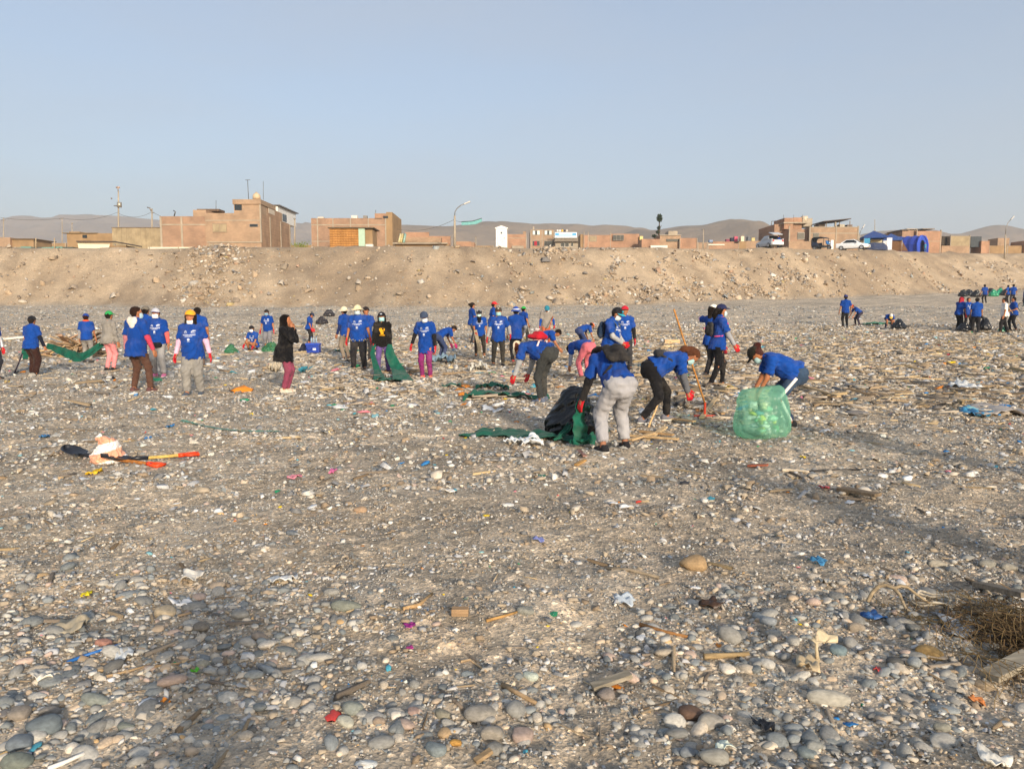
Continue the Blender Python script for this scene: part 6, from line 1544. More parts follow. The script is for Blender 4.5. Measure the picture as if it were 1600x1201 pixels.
# brick house with the open roof shelter
h = House('brick_house', 'large brick house with an open roof shelter and a stair tower', 'house', 1204, 1336, 122)
h.blk('wall', 1260, 1334, 354.5, None, 'brick2', 0, 8); h.blk('wall', 1227, 1260, 358, None, 'brick', 1.0, 10); h.blk('tower', 1219, 1233, 340.5, 358, 'brick3', 3, 5); h.blk('tower', 1233.2, 1246, 339.8, 358, 'brick3', 3.6, 4); h.blk('tower_slab', 1218, 1256, 347, 349, 'concrete', 2.8, 5); h.blk('water_tank_box', 1247, 1262, 341, 354, 'concrete', 4, 2.5); h.blk('wall', 1204, 1228, 350.5, None, 'brick', 4, 8); h.blk('wall', 1227, 1334, 377, None, 'brick2', -2.5, .3)
h.cols([1227.5, 1259, 1299.5, 1333.5], 353, None, 1.6, -.06); h.cols([1298], 346, 355, 2.2, .2); h.beam(1260, 1334, 364.5, 1.3); h.beam(1260, 1334, 355, 1.2); h.win(1264, 1273, 364, 372.5, fc='#4a443c', pane='glass'); h.win(1240, 1251, 363, 374, fc='#5c5348', pane='glass', dy=.9)
b = MB(h.o); A_ = at(1287, 346.5, 121.5); B_ = at(1330, 342.3, 121.5)
b.add([A_, B_, B_ + ey * 5, A_ + ey * 5, A_ + up * .12, B_ + up * .12, B_ + ey * 5 + up * .12, A_ + ey * 5 + up * .12], [(0, 3, 2, 1), (4, 5, 6, 7), (0, 1, 5, 4), (1, 2, 6, 5), (2, 3, 7, 6), (3, 0, 4, 7)]); b.build('shelter_roof', 'matte', h.r, '#5a4e46')
for x in (1291, 1312, 1328): h.tube('roof_post', [(x, 355, .4), (x, 345, .4)], .06, 'wood', '#8a7a66', 6)
h.blk('roof_junk', 1272, 1282, 350, 355, 'matte', 1, 2, '#6a5c50'); h.blk('roof_junk', 1304, 1312, 350.5, 355, 'matte', 1, 1, '#b8b0a0'); h.blk('roof_junk', 1316, 1324, 351, 355, 'matte', 1, 1, '#7a6e66')
c_ = at(1257, 341, 126.5); b = MB(h.o); b.tube([c_ - up * .6, c_ + up * .3], .55, 12); b.build('water_tank', 'plastic', h.r, '#cbbda6', True)
h.tube('frame_pole', [(1205, 352, 4), (1205.5, 346, 4), (1214, 345, 4), (1214, 351, 4)], .06, 'metal', '#7c7066', 5)
for x in (1224, 1240, 1254): h.tube('rebar', [(x, 341, 3.6), (x + .3, 335.5, 3.6)], .025, 'metal', '#5c4a40', 4)
h = House('brick_house', 'square orange brick house behind the large blue tent', 'house', 1400, 1464, 126)
h.blk('wall', 1423, 1462, 361, None, 'brick3', 0, 6); h.blk('wall', 1401, 1423, 360, None, 'brick', .5, 6); h.beam(1423, 1462, 377, .9); h.cols([1424, 1461], 359, None, 1.2); h.blk('roof_sheet', 1408, 1424, 357.2, 358.4, 'matte', .4, 5, '#a89c8c'); h.blk('roof_sheet', 1432, 1451, 356.8, 358, 'matte', .2, 5, '#8c8074'); h.blk('roof_sheet', 1400, 1412, 358.5, 360, 'matte', .2, 5, '#6c6056')
h = House('mat_hut', 'yellowish mat hut right of the blue tent', 'hut', 1462, 1530, 130); h.blk('wall', 1476, 1506.5, 368.6, 385, 'mat_wall', 0, 4); h.blk('wall', 1463, 1506, 384, None, 'brick2', -.6, .4); h.blk('dark_shelter', 1463, 1476, 369, 383, 'matte', 1, 3, '#4c463e'); h.blk('dark_netting', 1507, 1524, 369.5, 386, 'matte', 1, 2, '#4e5458'); h.cols([1476.5, 1506], 367, None, .8); h.blk('wall', 1524, 1537, 376.5, None, 'brick3', .5, 3)
h = House('long_tan_wall', 'long tan boundary wall under the conical hill', 'wall', 1536, 1640, 140); h.blk('wall', 1536, 1592, 384, None, 'earth_wall', 0, .3); h.blk('wall', 1549, 1567, 372, 384, 'brick2', 3, 3); h.blk('wall', 1591, 1640, 376, None, 'brick3', -.5, 4); h.cols([1537, 1565, 1591], 383, None, 1)
for x0, x1, y0, Y, c, lab in ((440, 492, 383, 118, 'earth_wall', 'low grey mound wall between the two large brick houses'), (1086, 1102, 379, 150, 'brick2', 'tiny brick hut left of the yard walls'), (740, 772, 384, 170, 'earth_wall', 'low earth wall left of the portable toilet'), (60, 112, 380, 135, 'earth_wall', 'low earth wall behind the teal tarp shelter'), (1340, 1400, 374, 150, 'earth_wall', 'low earth wall behind the blue gazebos')):
    h = House('boundary_wall', lab, 'wall', x0, x1, Y); h.blk('wall', x0, x1, y0, None, c, 0, .3); h.cols([x0 + 1, (x0 + x1) / 2, x1 - 1], y0 - .8, None, 1.2)

# portable toilet
o0 = at(783.5, 387.6, 79.6); o0[2] = float(terrain(o0[0], 79.6)) - .05
rt = thing('portable_toilet', 'white portable toilet standing on the edge of the bank', 'toilet', o0); u_ = 79.6 / FPX
wd_, ht_ = 17.5 * u_, 34.5 * u_
b = MB(); b.box((-wd_ / 2, 0, .05), (wd_ / 2, 1.1, ht_ * .86)); b.build('cabin', 'plastic', rt, '#e9e7e2', bevel=.04)
b = MB(); b.prism([(-wd_ / 2 - .07, ht_ * .862), (wd_ / 2 + .07, ht_ * .862), (wd_ / 2 + .07, ht_ * .90), (0, ht_ * 1.0), (-wd_ / 2 - .07, ht_ * .90)], -.06, 1.16); b.build('roof', 'plastic', rt, '#f1f0ec')
b = MB(); b.box((-wd_ * .36, -.035, .12), (wd_ * .36, -.004, ht_ * .80)); dr = b.build('door', 'plastic', rt, '#dddbd5', bevel=.01)
b = MB(); b.tube([(0, -.05, ht_ * .68), (0, -.035, ht_ * .68)], .10, 12); b.build('sign_disc', 'paint', dr, '#4a5a6a', True); b = MB(); b.box((wd_ * .26, -.07, ht_ * .42), (wd_ * .30, -.036, ht_ * .48)); b.build('handle', 'paint', dr, '#6a6a6a')
b = MB(); b.box((-wd_ / 2 - .03, -.05, 0), (wd_ / 2 + .03, 1.15, .07)); b.build('base', 'plastic', rt, '#6c8a6a')

# street lamps, poles, wires, banner
def lamp(label, x, ytop_pole, Y, armpts, name='street_lamp'):
    o0 = at(x, 388, Y); o0[2] = float(terrain(o0[0], Y)) - .3; rt = thing(name, label, 'street lamp', o0)
    b = MB(o0); b.tube([o0, at(x, ytop_pole, Y)], [.17, .10], 8); b.build('pole', 'concrete', rt, None, True)
    b = MB(o0); b.tube([at(a, c, Y) for a, c in armpts], .055, 6); b.build('arm', 'metal', rt, '#8a8680', True)
    e = at(*armpts[-1], Y); d_ = unit(at(*armpts[-1], Y) - at(*armpts[-2], Y)); b = MB(o0); b.obox(e + d_ * .3, d_ * .38, ey * .14, np.cross(d_, ey) * .07); b.build('lamp_head', 'paint', rt, '#c8c4bc', bevel=.04)
lamp('street lamp with a curved arm beside the rubble walls', 710.5, 337, 86, [(710.5, 338), (711, 331), (714, 326), (720, 321), (726, 318.5)])
lamp('street lamp with a curved arm before the conical hill', 1571, 366, 128, [(1571, 367), (1572, 356), (1575, 348), (1580, 342.5)])
lamp('small street lamp behind the white car', 1343, 366, 150, [(1343, 367), (1345, 360), (1348, 355.5)])
def upole(label, x, ytop, Y, bits, r=.15):
    o0 = at(x, 388, Y); o0[2] = float(terrain(o0[0], Y)) - .3; rt = thing('utility_pole', label, 'utility pole', o0); b = MB(o0); b.tube([o0, at(x, ytop, Y)], [r, r * .6], 8); b.build('pole', 'concrete', rt, None, True)
    for nm, pts, rr_, c in bits: b = MB(o0); b.tube([at(p[0], p[1], Y - .05) for p in pts], rr_, 6); b.build(nm, 'metal', rt, c, True)
upole('tall utility pole with transformer rising behind the reed mat fence', 185, 298, 112, [('crossarm', [(181.5, 293), (187, 293)], .12, '#c8a890'), ('insulator_post', [(184.5, 299), (184.3, 291)], .06, '#b8a08c'), ('transformer', [(186.5, 324), (186.5, 316)], .32, '#b8b0a0'), ('bracket', [(178, 321.5), (186, 322)], .07, '#8a8078'), ('fuse', [(173.5, 309.5), (175, 311)], .09, '#8a7a70')])
upole('utility pole with a lamp head beside the tall brick house', 237.5, 326, 108, [('lamp_arm', [(236.5, 330), (234, 325), (230, 324)], .09, '#8a8278'), ('crossarm', [(237, 333), (241, 332)], .05, '#7c746a')])
upole('thin concrete pole beside the tall brick house\'s side wall', 460.5, 341, 100, [('cap_bracket', [(459, 342), (462, 342)], .09, '#a0968a')], .12)
upole('thin pole behind the yard walls', 1099, 358, 140, [('crossarm', [(1096.5, 359), (1101, 358.5)], .05, '#8a8278')], .12)
upole('short thin pole near the portable toilet', 743.5, 369, 100, [('cap_bracket', [(743, 369.5), (744.3, 369.5)], .08, '#a0968a')], .08)
upole('distant pole near the picture edge with a crossarm', 5.5, 340, 160, [('crossarm', [(2, 344), (9, 344)], .06, '#9c9084')], .14)
upole('distant pole beyond the earth hut', 97, 341, 190, [('crossarm', [(92, 342), (100, 341)], .07, '#a0988e')], .14)
upole('pale post beside the earth hut', 112.5, 348, 115, [('cap_bracket', [(112, 349), (113.4, 349)], .1, '#c0b4a0')], .09)
upole('thin mast behind the blue tents', 1367, 343, 160, [('crossarm', [(1364, 361), (1369, 361)], .06, '#8a8278')], .10)
def wire(pts, Y, lab):
    o0 = at(*pts[0], Y); b = MB(o0); P_ = []
    for i in range(len(pts) - 1):
        A, B = at(*pts[i], Y), at(*pts[i + 1], Y)
        for k in range(9): t_ = k / 8; P_.append(A * (1 - t_) + B * t_ - up * (1.2 * 4 * t_ * (1 - t_) * .5))
    b.tube(P_, .022, 4); o = b.build('power_line', 'rubber', None, '#5c5a58', True); o.location = o0; tag(o, lab, 'cable')
wire([(-40, 332), (97, 341), (186, 331)], 112, 'power line running in from the picture edge to the tall utility pole')
wire([(186, 334), (237.5, 331), (300, 342)], 110, 'power line between the tall utility pole and the tall brick house')
wire([(620, 358), (710, 343)], 90, 'power line sagging to the curved street lamp')
o0 = at(738, 352, 88); rt = thing('mesh_banner', 'teal mesh banner stretched on a slanted line beside the street lamp', 'banner', o0)
b = MB(o0); pts = [(721, 347, 352), (730, 346.6, 351.6), (738, 346, 351), (745, 344, 350), (753, 341.5, 346)]
V_ = []
for x, y0_, y1_ in pts: V_ += [at(x, y0_, 88), at(x, y1_, 88)]
V_ += [v + ey * .05 for v in V_]; n_ = 2 * len(pts)
b.add(V_, [(2 * i, 2 * i + 1, 2 * i + 3, 2 * i + 2) for i in range(len(pts) - 1)] + [(n_ + 2 * i, n_ + 2 * i + 2, n_ + 2 * i + 3, n_ + 2 * i + 1) for i in range(len(pts) - 1)])
b.build('net', 'fabric', rt, '#78b4b4'); b = MB(o0); b.tube([at(x, y0_ - .4, 88) for x, y0_, _ in pts], .05, 5); b.build('top_rope', 'rubber', rt, '#556'+'066', True)
b = MB(o0); b.tube([at(710.5, 345, 86), at(721, 347, 88)], .02, 4); b.build('tie_rope', 'rubber', rt, '#556066', True)

# lone tree
def tree():
    Y = 150; o0 = at(1029, 388, Y); o0[2] = float(terrain(o0[0], Y)); rt = thing('slender_tree', 'lone slender tree with a tight dark crown behind the brick houses', 'tree', o0)
    b = MB(o0); b.tube([o0, at(1029, 370, Y), at(1030, 357, Y), at(1030.5, 340, Y)], [.22, .16, .12, .06], 7); b.build('trunk', 'wood', rt, '#5c4a38', True)
    for a in ((1029.5, 362, 1025, 366), (1030, 358, 1034, 352), (1029, 368, 1020, 371)): b = MB(o0); b.tube([at(a[0], a[1], Y), at(a[2], a[3], Y)], [.07, .03], 5); b.build('limb', 'wood', rt, '#5c4a38', True)
    r = np.random.default_rng(5); V, F = [], []
    cl = [(1030.5, 341, 4.2, 6.5, 520), (1029.5, 356, 2.2, 3.0, 120), (1028, 363, 3.0, 2.6, 140), (1022, 369, 4.5, 2.2, 130)]
    for cx, cy, rx, ry, n in cl:
        for _ in range(n):
            t = r.normal(0, .45, 3); t = t if np.linalg.norm(t) < 1.1 else t / np.linalg.norm(t); c = at(cx + rx * t[0], cy + ry * t[1], Y + rx * .125 * t[2]) - o0
            a, bq = r.normal(size=3), r.normal(size=3); a = unit(a) * .20; bq = unit(bq) * .10; k = len(V); V += [c - a, c + bq, c + a, c - bq]; F.append((k, k + 1, k + 2, k + 3))
    obj('crown', mesh_from('crown', np.array(V), F, False), 'matte', rt, '#33402c')
tree()
def shrub():
    o0 = at(470, 386, 92); o0[2] = float(terrain(o0[0], 92)); rt = thing('green_shrub', 'small green shrub at the foot of the thin concrete pole', 'shrub', o0); r = np.random.default_rng(6); V, F = [], []
    for _ in range(260):
        c = np.array([r.normal(0, .45), r.normal(0, .3), abs(r.normal(.25, .18))]); a, bq = unit(r.normal(size=3)) * .10, unit(r.normal(size=3)) * .05; k = len(V); V += [c - a, c + bq, c + a, c - bq]; F.append((k, k + 1, k + 2, k + 3))
    obj('foliage', mesh_from('foliage', np.array(V), F, False), 'matte', rt, '#7a8a3c')
    b = MB(); b.tube([(0, 0, -.1), (.05, 0, .2), (.1, 0, .4)], [.03, .02, .01], 5); b.build('stem', 'wood', rt, '#6a5a40', True)
shrub()

# vehicles and tents on the plateau
def wheel(rt, c, r, axis, col='#cfcfcf'):
    a = unit(axis); b = MB(); b.tube([np.asarray(c) - a * .10, np.asarray(c) + a * .10], r, 16); ty = b.build('wheel', 'rubber', rt, '#1b1b1c', True)
    b = MB(); b.tube([np.asarray(c) - a * .112, np.asarray(c) + a * .112], r * .62, 12); b.build('rim', 'metal', ty, col)
def car(label, p, yaw, col, hatch=False, name='parked_car'):
    rt = thing(name, label, 'car', p, yaw); w = .86
    # x forward
    def loft(nm, mat, secs, c, parent=None):
        """secs: (x, halfwidth, z0, z1)"""
        V, F = [], []
        for x, hw, z0, z1 in secs:
            m_ = .25 * (z1 - z0); V += [(x, -hw * .93, z0), (x, -hw, z0 + m_), (x, -hw * .985, z0 + 2.6 * m_), (x, -hw * .90, z1), (x, hw * .90, z1), (x, hw * .985, z0 + 2.6 * m_), (x, hw, z0 + m_), (x, hw * .93, z0)]
        k = 8
        for i in range(len(secs) - 1):
            for j in range(k): F.append((i * k + j, i * k + (j + 1) % k, (i + 1) * k + (j + 1) % k, (i + 1) * k + j))
        F.append(tuple(range(k))); F.append(tuple(range((len(secs) - 1) * k, len(secs) * k))[::-1])
        o = obj(nm, mesh_from(nm, np.array(V), F, True), mat, parent or rt, c); e = o.modifiers.new('e', 'EDGE_SPLIT'); e.split_angle = .6; return o
    loft('body', 'paint', [(-2.10, .70, .40, .86), (-2.02, .82, .30, .95), (-1.2, w, .25, .96), (0.6, w, .25, .96), (1.2, w, .25, .93), (1.9, .82, .27, .78), (2.12, .68, .32, .66)], col)
    if not hatch:
        cb = loft('cabin', 'paint', [(-1.45, .66, .93, 1.05), (-.75, .64, .94, 1.43), (.25, .62, .94, 1.46), (1.05, .70, .92, .98)], col)
        loft('windscreen', 'glass', [(.34, .58, 1.0, 1.425), (1.03, .66, .955, 1.0)], None, cb)
        for s_ in (-1, 1):
            b = MB(); b.add([(-1.2, s_ * .680, 1.0), (.85, s_ * .700, 1.0), (.25, s_ * .650, 1.38), (-.7, s_ * .650, 1.38), (-1.2, s_ * .66, 1.0), (.85, s_ * .68, 1.0), (.25, s_ * .63, 1.38), (-.7, s_ * .63, 1.38)], [(0, 1, 2, 3), (7, 6, 5, 4), (0, 4, 5, 1), (1, 5, 6, 2), (2, 6, 7, 3), (3, 7, 4, 0)]); b.build('side_window', 'glass', cb)
            b = MB(); b.obox((.75, s_ * .95, 1.0), (.09, 0, 0), (0, .07, 0), (0, 0, .06)); b.build('mirror', 'paint', rt, col, bevel=.02)
    else:
        cb = loft('cabin', 'paint', [(-1.0, .70, .94, 1.52), (.25, .66, .94, 1.52), (1.05, .72, .92, .98)], col)
        b = MB(); b.box((-1.95, -.62, .60), (-1.02, .62, .95)); b.build('boot_interior', 'matte', rt, '#17171a')
        b = MB(); b.box((-1.03, -.60, .98), (-.99, .60, 1.45)); b.build('boot_opening', 'matte', rt, '#151517')
        b = MB(); b.obox((-1.45, 0, 1.72), (.55, 0, .16), (0, .66, 0), (-.02, 0, .05)); tg = b.build('tailgate', 'paint', rt, col, bevel=.03)
        b = MB(); b.obox((-1.45, 0, 1.665), (.34, 0, .10), (0, .5, 0), (-.003, 0, .012)); b.build('rear_glass', 'glass', tg)
        for s_ in (-1, 1):
            b = MB(); b.obox((-1.55, s_ * .73, 1.0), (.45, 0, .03), (0, .06, 0), (0, 0, .10)); b.build('pillar', 'paint', rt, col)
            b = MB(); b.box((-2.13, s_ * .62 - .1, .72), (-2.02, s_ * .62 + .1, .92)); b.build('tail_light', 'paint', rt, '#b03030')
        b = MB(); b.box((-2.16, -.72, .34), (-2.03, .72, .58)); b.build('rear_bumper', 'paint', rt, '#e6e6e6', bevel=.03)
    for x in (-1.32, 1.32):
        for s_ in (-1, 1): wheel(rt, (x, s_ * .78, .31), .31, (0, 1, 0))
    for s_ in (-1, 1):
        b = MB(); b.obox((1.93, s_ * .60, .70), (.14, -s_ * .10, 0), (0, .13, 0), (0, 0, .06)); b.build('headlight', 'glass' if False else 'paint', rt, '#b8c4cc', bevel=.02)
    b = MB(); b.box((2.08, -.42, .40), (2.15, .42, .56)); b.build('grille', 'paint', rt, '#1a1b1e'); b = MB(); b.box((2.13, -.22, .46), (2.17, .22, .56)); b.build('number_plate', 'paint', rt, '#e8e4d0')
    return rt
def onground(px, Y): x = wx(px, Y); return np.array([x, Y, float(terrain(x, Y))])
def facing_y(px, py_base):
    """depth at which plateau ground would be seen at this pixel column"""
    x = 0; Y = 100.0
    for _ in range(12): x = wx(px, Y); Y = float(crest(np.array(x))) + 4.0
    return Y
YC = facing_y(1326, 0)
pc = onground(1326, YC); car('white car parked at the edge of the bank beside the blue gazebos', pc, math.radians(-38), '#e8ebee')
YV = facing_y(1196, 0); pv = onground(1197, YV); car('silver hatchback with its tailgate open at the edge of the bank', pv, math.radians(100), '#b8bcc2', True)
J[60] = person(1211, 388, 250, 'distant person in blue beside the open silver hatchback', H=1.62, pos=onground(1211, YV - 1.5), pants='#23283c')
# three-wheeled taxi
def mototaxi(p, yaw):
    rt = thing('mototaxi', 'dark three-wheeled taxi with blue front parked left of the white car', 'mototaxi', p, yaw)
    b = MB(); b.box((-1.3, -.62, .35), (.35, .62, .62)); b.build('chassis', 'paint', rt, '#24262b', bevel=.04)
    V = [(-1.35, 1.30), (-1.25, 1.66), (-.9, 1.76), (.1, 1.76), (.55, 1.60), (.62, 1.50), (.1, 1.62), (-.9, 1.63), (-1.15, 1.55), (-1.25, 1.28)]
    b = MB(); b.prism([(a, c) for a, c in V], -.66, .66); b.build('canopy', 'rubber', rt, '#1d2026')
    b = MB(); b.box((-1.34, -.62, .62), (-1.22, .62, 1.32)); b.build('back_panel', 'rubber', rt, '#22252b')
    for s_ in (-1, 1):
        b = MB(); b.tube([(.45, s_ * .58, .55), (.52, s_ * .6, 1.55)], .03, 6); b.build('post', 'metal', rt, '#2c2e33', True)
        b = MB(); b.box((-1.25, s_ * .60, .60), (-.4, s_ * .64, 1.05)); b.build('side_panel', 'paint', rt, '#26304a')
        wheel(rt, (-.8, s_ * .58, .27), .27, (0, 1, 0), '#8a8a8a')
    b = MB(); b.box((-1.1, -.5, .62), (-.55, .5, .82)); b.build('bench', 'rubber', rt, '#33363c', bevel=.05)
    b = MB(); b.obox((.78, 0, .95), (.10, 0, -.25), (0, .40, 0), (.10, 0, .04)); b.build('front_fairing', 'paint', rt, '#2f6fb0', bevel=.04)
    b = MB(); b.tube([(.62, 0, .45), (.95, 0, .95), (.85, 0, 1.2)], .05, 6); b.build('fork', 'metal', rt, '#44474c', True)
    b = MB(); b.tube([(.80, -.36, 1.18), (.84, 0, 1.14), (.80, .36, 1.18)], .025, 6); b.build('handlebar', 'metal', rt, '#33353a', True)
    wheel(rt, (1.0, 0, .29), .29, (0, 1, 0), '#8a8a8a')
    b = MB(); b.tube([(.98, 0, .92), (1.06, 0, .92)], .09, 10); b.build('headlight', 'paint', rt, '#d8dce0', True)
mototaxi(onground(1279, YC - 1), math.radians(-52))
# person beside the taxi, post, gazebos, tents
o0 = onground(1293.5, YC - 1.5); b = MB(); b.box((-.18, -.08, -.1), (.18, .08, 1.35)); o = b.build('white_post', 'paint', None, '#e8e6e0', bevel=.01); o.location = o0; tag(o, 'white upright post between the mototaxi and white car', 'post')
def gazebo(px, Y, w, hgt, label, roof='#2f4a86', panel='#4a9ac0'):
    o0 = onground(px, Y); rt = thing('gazebo', label, 'gazebo', o0, -.25)
    for a in (-1, 1):
        for c in (-1, 1): b = MB(); b.tube([(a * w / 2, c * w / 2, -.1), (a * w / 2, c * w / 2, hgt)], .03, 6); b.build('pole', 'metal', rt, '#c8c8c8', True)
    q = w / 2 + .06; b = MB(); b.add([(-q, -q, hgt), (q, -q, hgt), (q, q, hgt), (-q, q, hgt), (0, 0, hgt + .85), (-q, -q, hgt - .28), (q, -q, hgt - .28), (q, q, hgt - .28), (-q, q, hgt - .28)], [(0, 1, 4), (1, 2, 4), (2, 3, 4), (3, 0, 4), (5, 6, 1, 0), (6, 7, 2, 1), (7, 8, 3, 2), (8, 5, 0, 3)]); o = b.build('roof', 'fabric', rt, roof); solid(o, .01)
    b = MB(); b.box((-w / 2, w / 2, .0), (w / 2, w / 2 + .02, hgt - .3)); b.build('back_panel', 'fabric', rt, '#c8bfa4'); b = MB(); b.box((-w / 2 + .0, -w / 2 - .02, .5), (-w / 2 + .8, -w / 2, hgt - .3)); b.build('front_panel', 'fabric', rt, panel)
gazebo(1357, facing_y(1357, 0) + 2, 3.0, 1.95, 'blue pop-up gazebo with pale panels right of the white car')
gazebo(1384, facing_y(1384, 0) + 4, 2.6, 1.85, 'blue pop-up gazebo standing beside the large blue tent', '#34508c', '#d8d8dc')
o0 = onground(1362, facing_y(1362, 0) - .6); q = Sdf(); q.cap((-.55, 0, .1), (.55, 0, .1), 1.0, 1.0, .1); o = obj('dome_tent', q.mesh(.06, 'dome_tent', wrinkles(3, .04, .8), [((0, 0, 0), (0, 0, -1.0))]), 'fabric', None, '#3a4460', o0); tag(o, 'dark blue dome tent pitched in front of the gazebos', 'tent')
o0 = onground(1382, facing_y(1382, 0) - 1); b = MB(); b.box((-.38, -.03, 0), (.38, .03, 1.9)); o = b.build('white_banner', 'fabric', None, '#dcdfea'); o.location = o0; tag(o, 'white upright banner between the two blue gazebos', 'banner')
o0 = onground(1394, facing_y(1394, 0) + 1); b = MB(); b.add([(-.9, 0, 1.9), (.6, 0, 1.85), (1.6, -.2, .1), (-.9, .05, 1.9), (.6, .05, 1.85), (1.6, -.15, .1), (-.7, 0, .1), (-.7, .05, .1)], [(0, 6, 2, 1), (3, 4, 5, 7), (0, 1, 4, 3), (1, 2, 5, 4)]); o = b.build('brown_awning', 'fabric', None, '#6e5038'); o.location = o0; tag(o, 'brown awning sheet slung beside the large blue tent', 'awning')
def arch_tent(px, Y):
    o0 = onground(px, Y); rt = thing('arch_tent', 'large inflatable blue tent with an arched doorway', 'tent', o0, math.radians(38)); R_, L = 1.75, 4.6; Hh = 2.75
    prof = [(-R_, 0), (-R_ * 1.02, 1.35), (-R_ * .80, 2.05), (-R_ * .42, 2.55), (0, Hh), (R_ * .42, 2.55), (R_ * .80, 2.05), (R_ * 1.02, 1.35), (R_, 0)]
    V, F = [], []
    ys_ = np.linspace(0, L, 9)
    for i, y in enumerate(ys_):
        k = 1.0 - .03 * math.sin(i * math.pi / 1.0) - (.05 if i % 2 else 0)
        for a, c in prof: V.append((a * k, y, c * k))
    n = len(prof)
    for i in range(8):
        for j in range(n - 1): F.append((i * n + j, i * n + j + 1, (i + 1) * n + j + 1, (i + 1) * n + j))
    F.append(tuple(range(8 * n, 9 * n)))
    o = obj('shell', mesh_from('shell', np.array(V), F, False), 'fabric', rt, '#2f49ac'); solid(o, .03)
    door = [(-.62, 0), (-.62, 1.45), (-.4, 1.85), (0, 2.0), (.4, 1.85), (.62, 1.45), (.62, 0)]
    b = MB(); pts = prof + door[::-1]; b.add([(a, .02, c) for a, c in pts], [tuple(range(len(pts)))]); o = b.build('front_wall', 'fabric', rt, '#3350b8')
    b = MB(); b.tube([(a, -.04, c) for a, c in prof], .15, 8); b.build('inflated_arch', 'fabric', rt, '#3a57c4', True)
    b = MB(); b.tube([(a, -.02, c) for a, c in door], .07, 6); b.build('door_trim', 'fabric', rt, '#1e2c66', True)
YT = facing_y(1430, 0)
arch_tent(1433, YT)
J[61] = person(1434, 392, 200, 'person in teal standing in the doorway of the blue tent', H=1.6, pos=onground(1437, YT + .5), shirt='#3f86a8', pants='#3c6a8c')
# bicycle wheel at the far picture edge
o0 = g(1597, 486); rt = thing('bicycle', 'dark bicycle at the picture edge among the distant workers', 'bicycle', o0)
for dx in (0, 1.0):
    b = MB(); b.tube([(dx + .33 * math.cos(t), 0, .34 + .33 * math.sin(t)) for t in np.linspace(0, 2 * math.pi, 25)], .022, 6, False); wl_ = b.build('wheel', 'rubber', rt, '#222426', True)
    b = MB()
    for t in np.linspace(0, math.pi, 7)[:-1]: b.tube([(dx - .32 * math.cos(t), 0, .34 - .32 * math.sin(t)), (dx + .32 * math.cos(t), 0, .34 + .32 * math.sin(t))], .004, 4)
    b.build('spokes', 'metal', wl_, '#b0b0b0')['kind'] = 'stuff'
b = MB(); b.tube([(0, 0, .34), (.18, 0, .85), (.78, 0, .80), (.42, 0, .30), (.18, 0, .78)], .02, 6); b.tube([(.42, 0, .30), (1.0, 0, .34), (.80, 0, .80)], .018, 6); b.build('frame', 'paint', rt, '#2f5f6a', True)
b = MB(); b.tube([(.80, 0, .80), (.78, 0, .95)], .014, 6); b.obox((.78, 0, .97), (.12, 0, 0), (0, .06, 0), (0, 0, .025)); b.build('saddle', 'rubber', rt, '#1c1c1e'); b = MB(); b.tube([(.14, -.28, 1.0), (.16, 0, .98), (.14, .28, 1.0)], .014, 6); b.tube([(.18, 0, .85), (.16, 0, .98)], .014, 6); b.build('handlebar', 'metal', rt, '#3a3a3c', True)
# ------------------------------------------------------------------ single stones and bits of litter that stand out in the foreground
i2v, i2f = ico(2)
STN = [mesh_from('beach_stone', faceted(lumpy(i2v, 400 + s, .2), s, 4, .7, .95) if s % 2 else squarish(faceted(lumpy(i2v, 400 + s, .18), s, 3, .75, .95), .85), i2f, True) for s in range(8)]
def hero_stone(px, py, w, ar, col, rz, label, k=0, flat=.62, tilt=.1):
    p = gnd(px, py); f = project(*p)[2]; L = w * f / FPX; o = obj('beach_stone', STN[k % 8], 'stone', None, col)
    sz = np.array([L / 2, L / 2 * ar, L / 2 * flat * (.6 + .4 * ar)])
    o.matrix_world = Matrix.Translation((p[0], p[1] + sz[1] * .3, p[2] + sz[2] * .38)) @ Matrix.Rotation(rz, 4, 'Z') @ Matrix.Rotation(tilt, 4, 'Y') @ Matrix.Diagonal((*sz, 1))
    tag(o, label, 'stone')
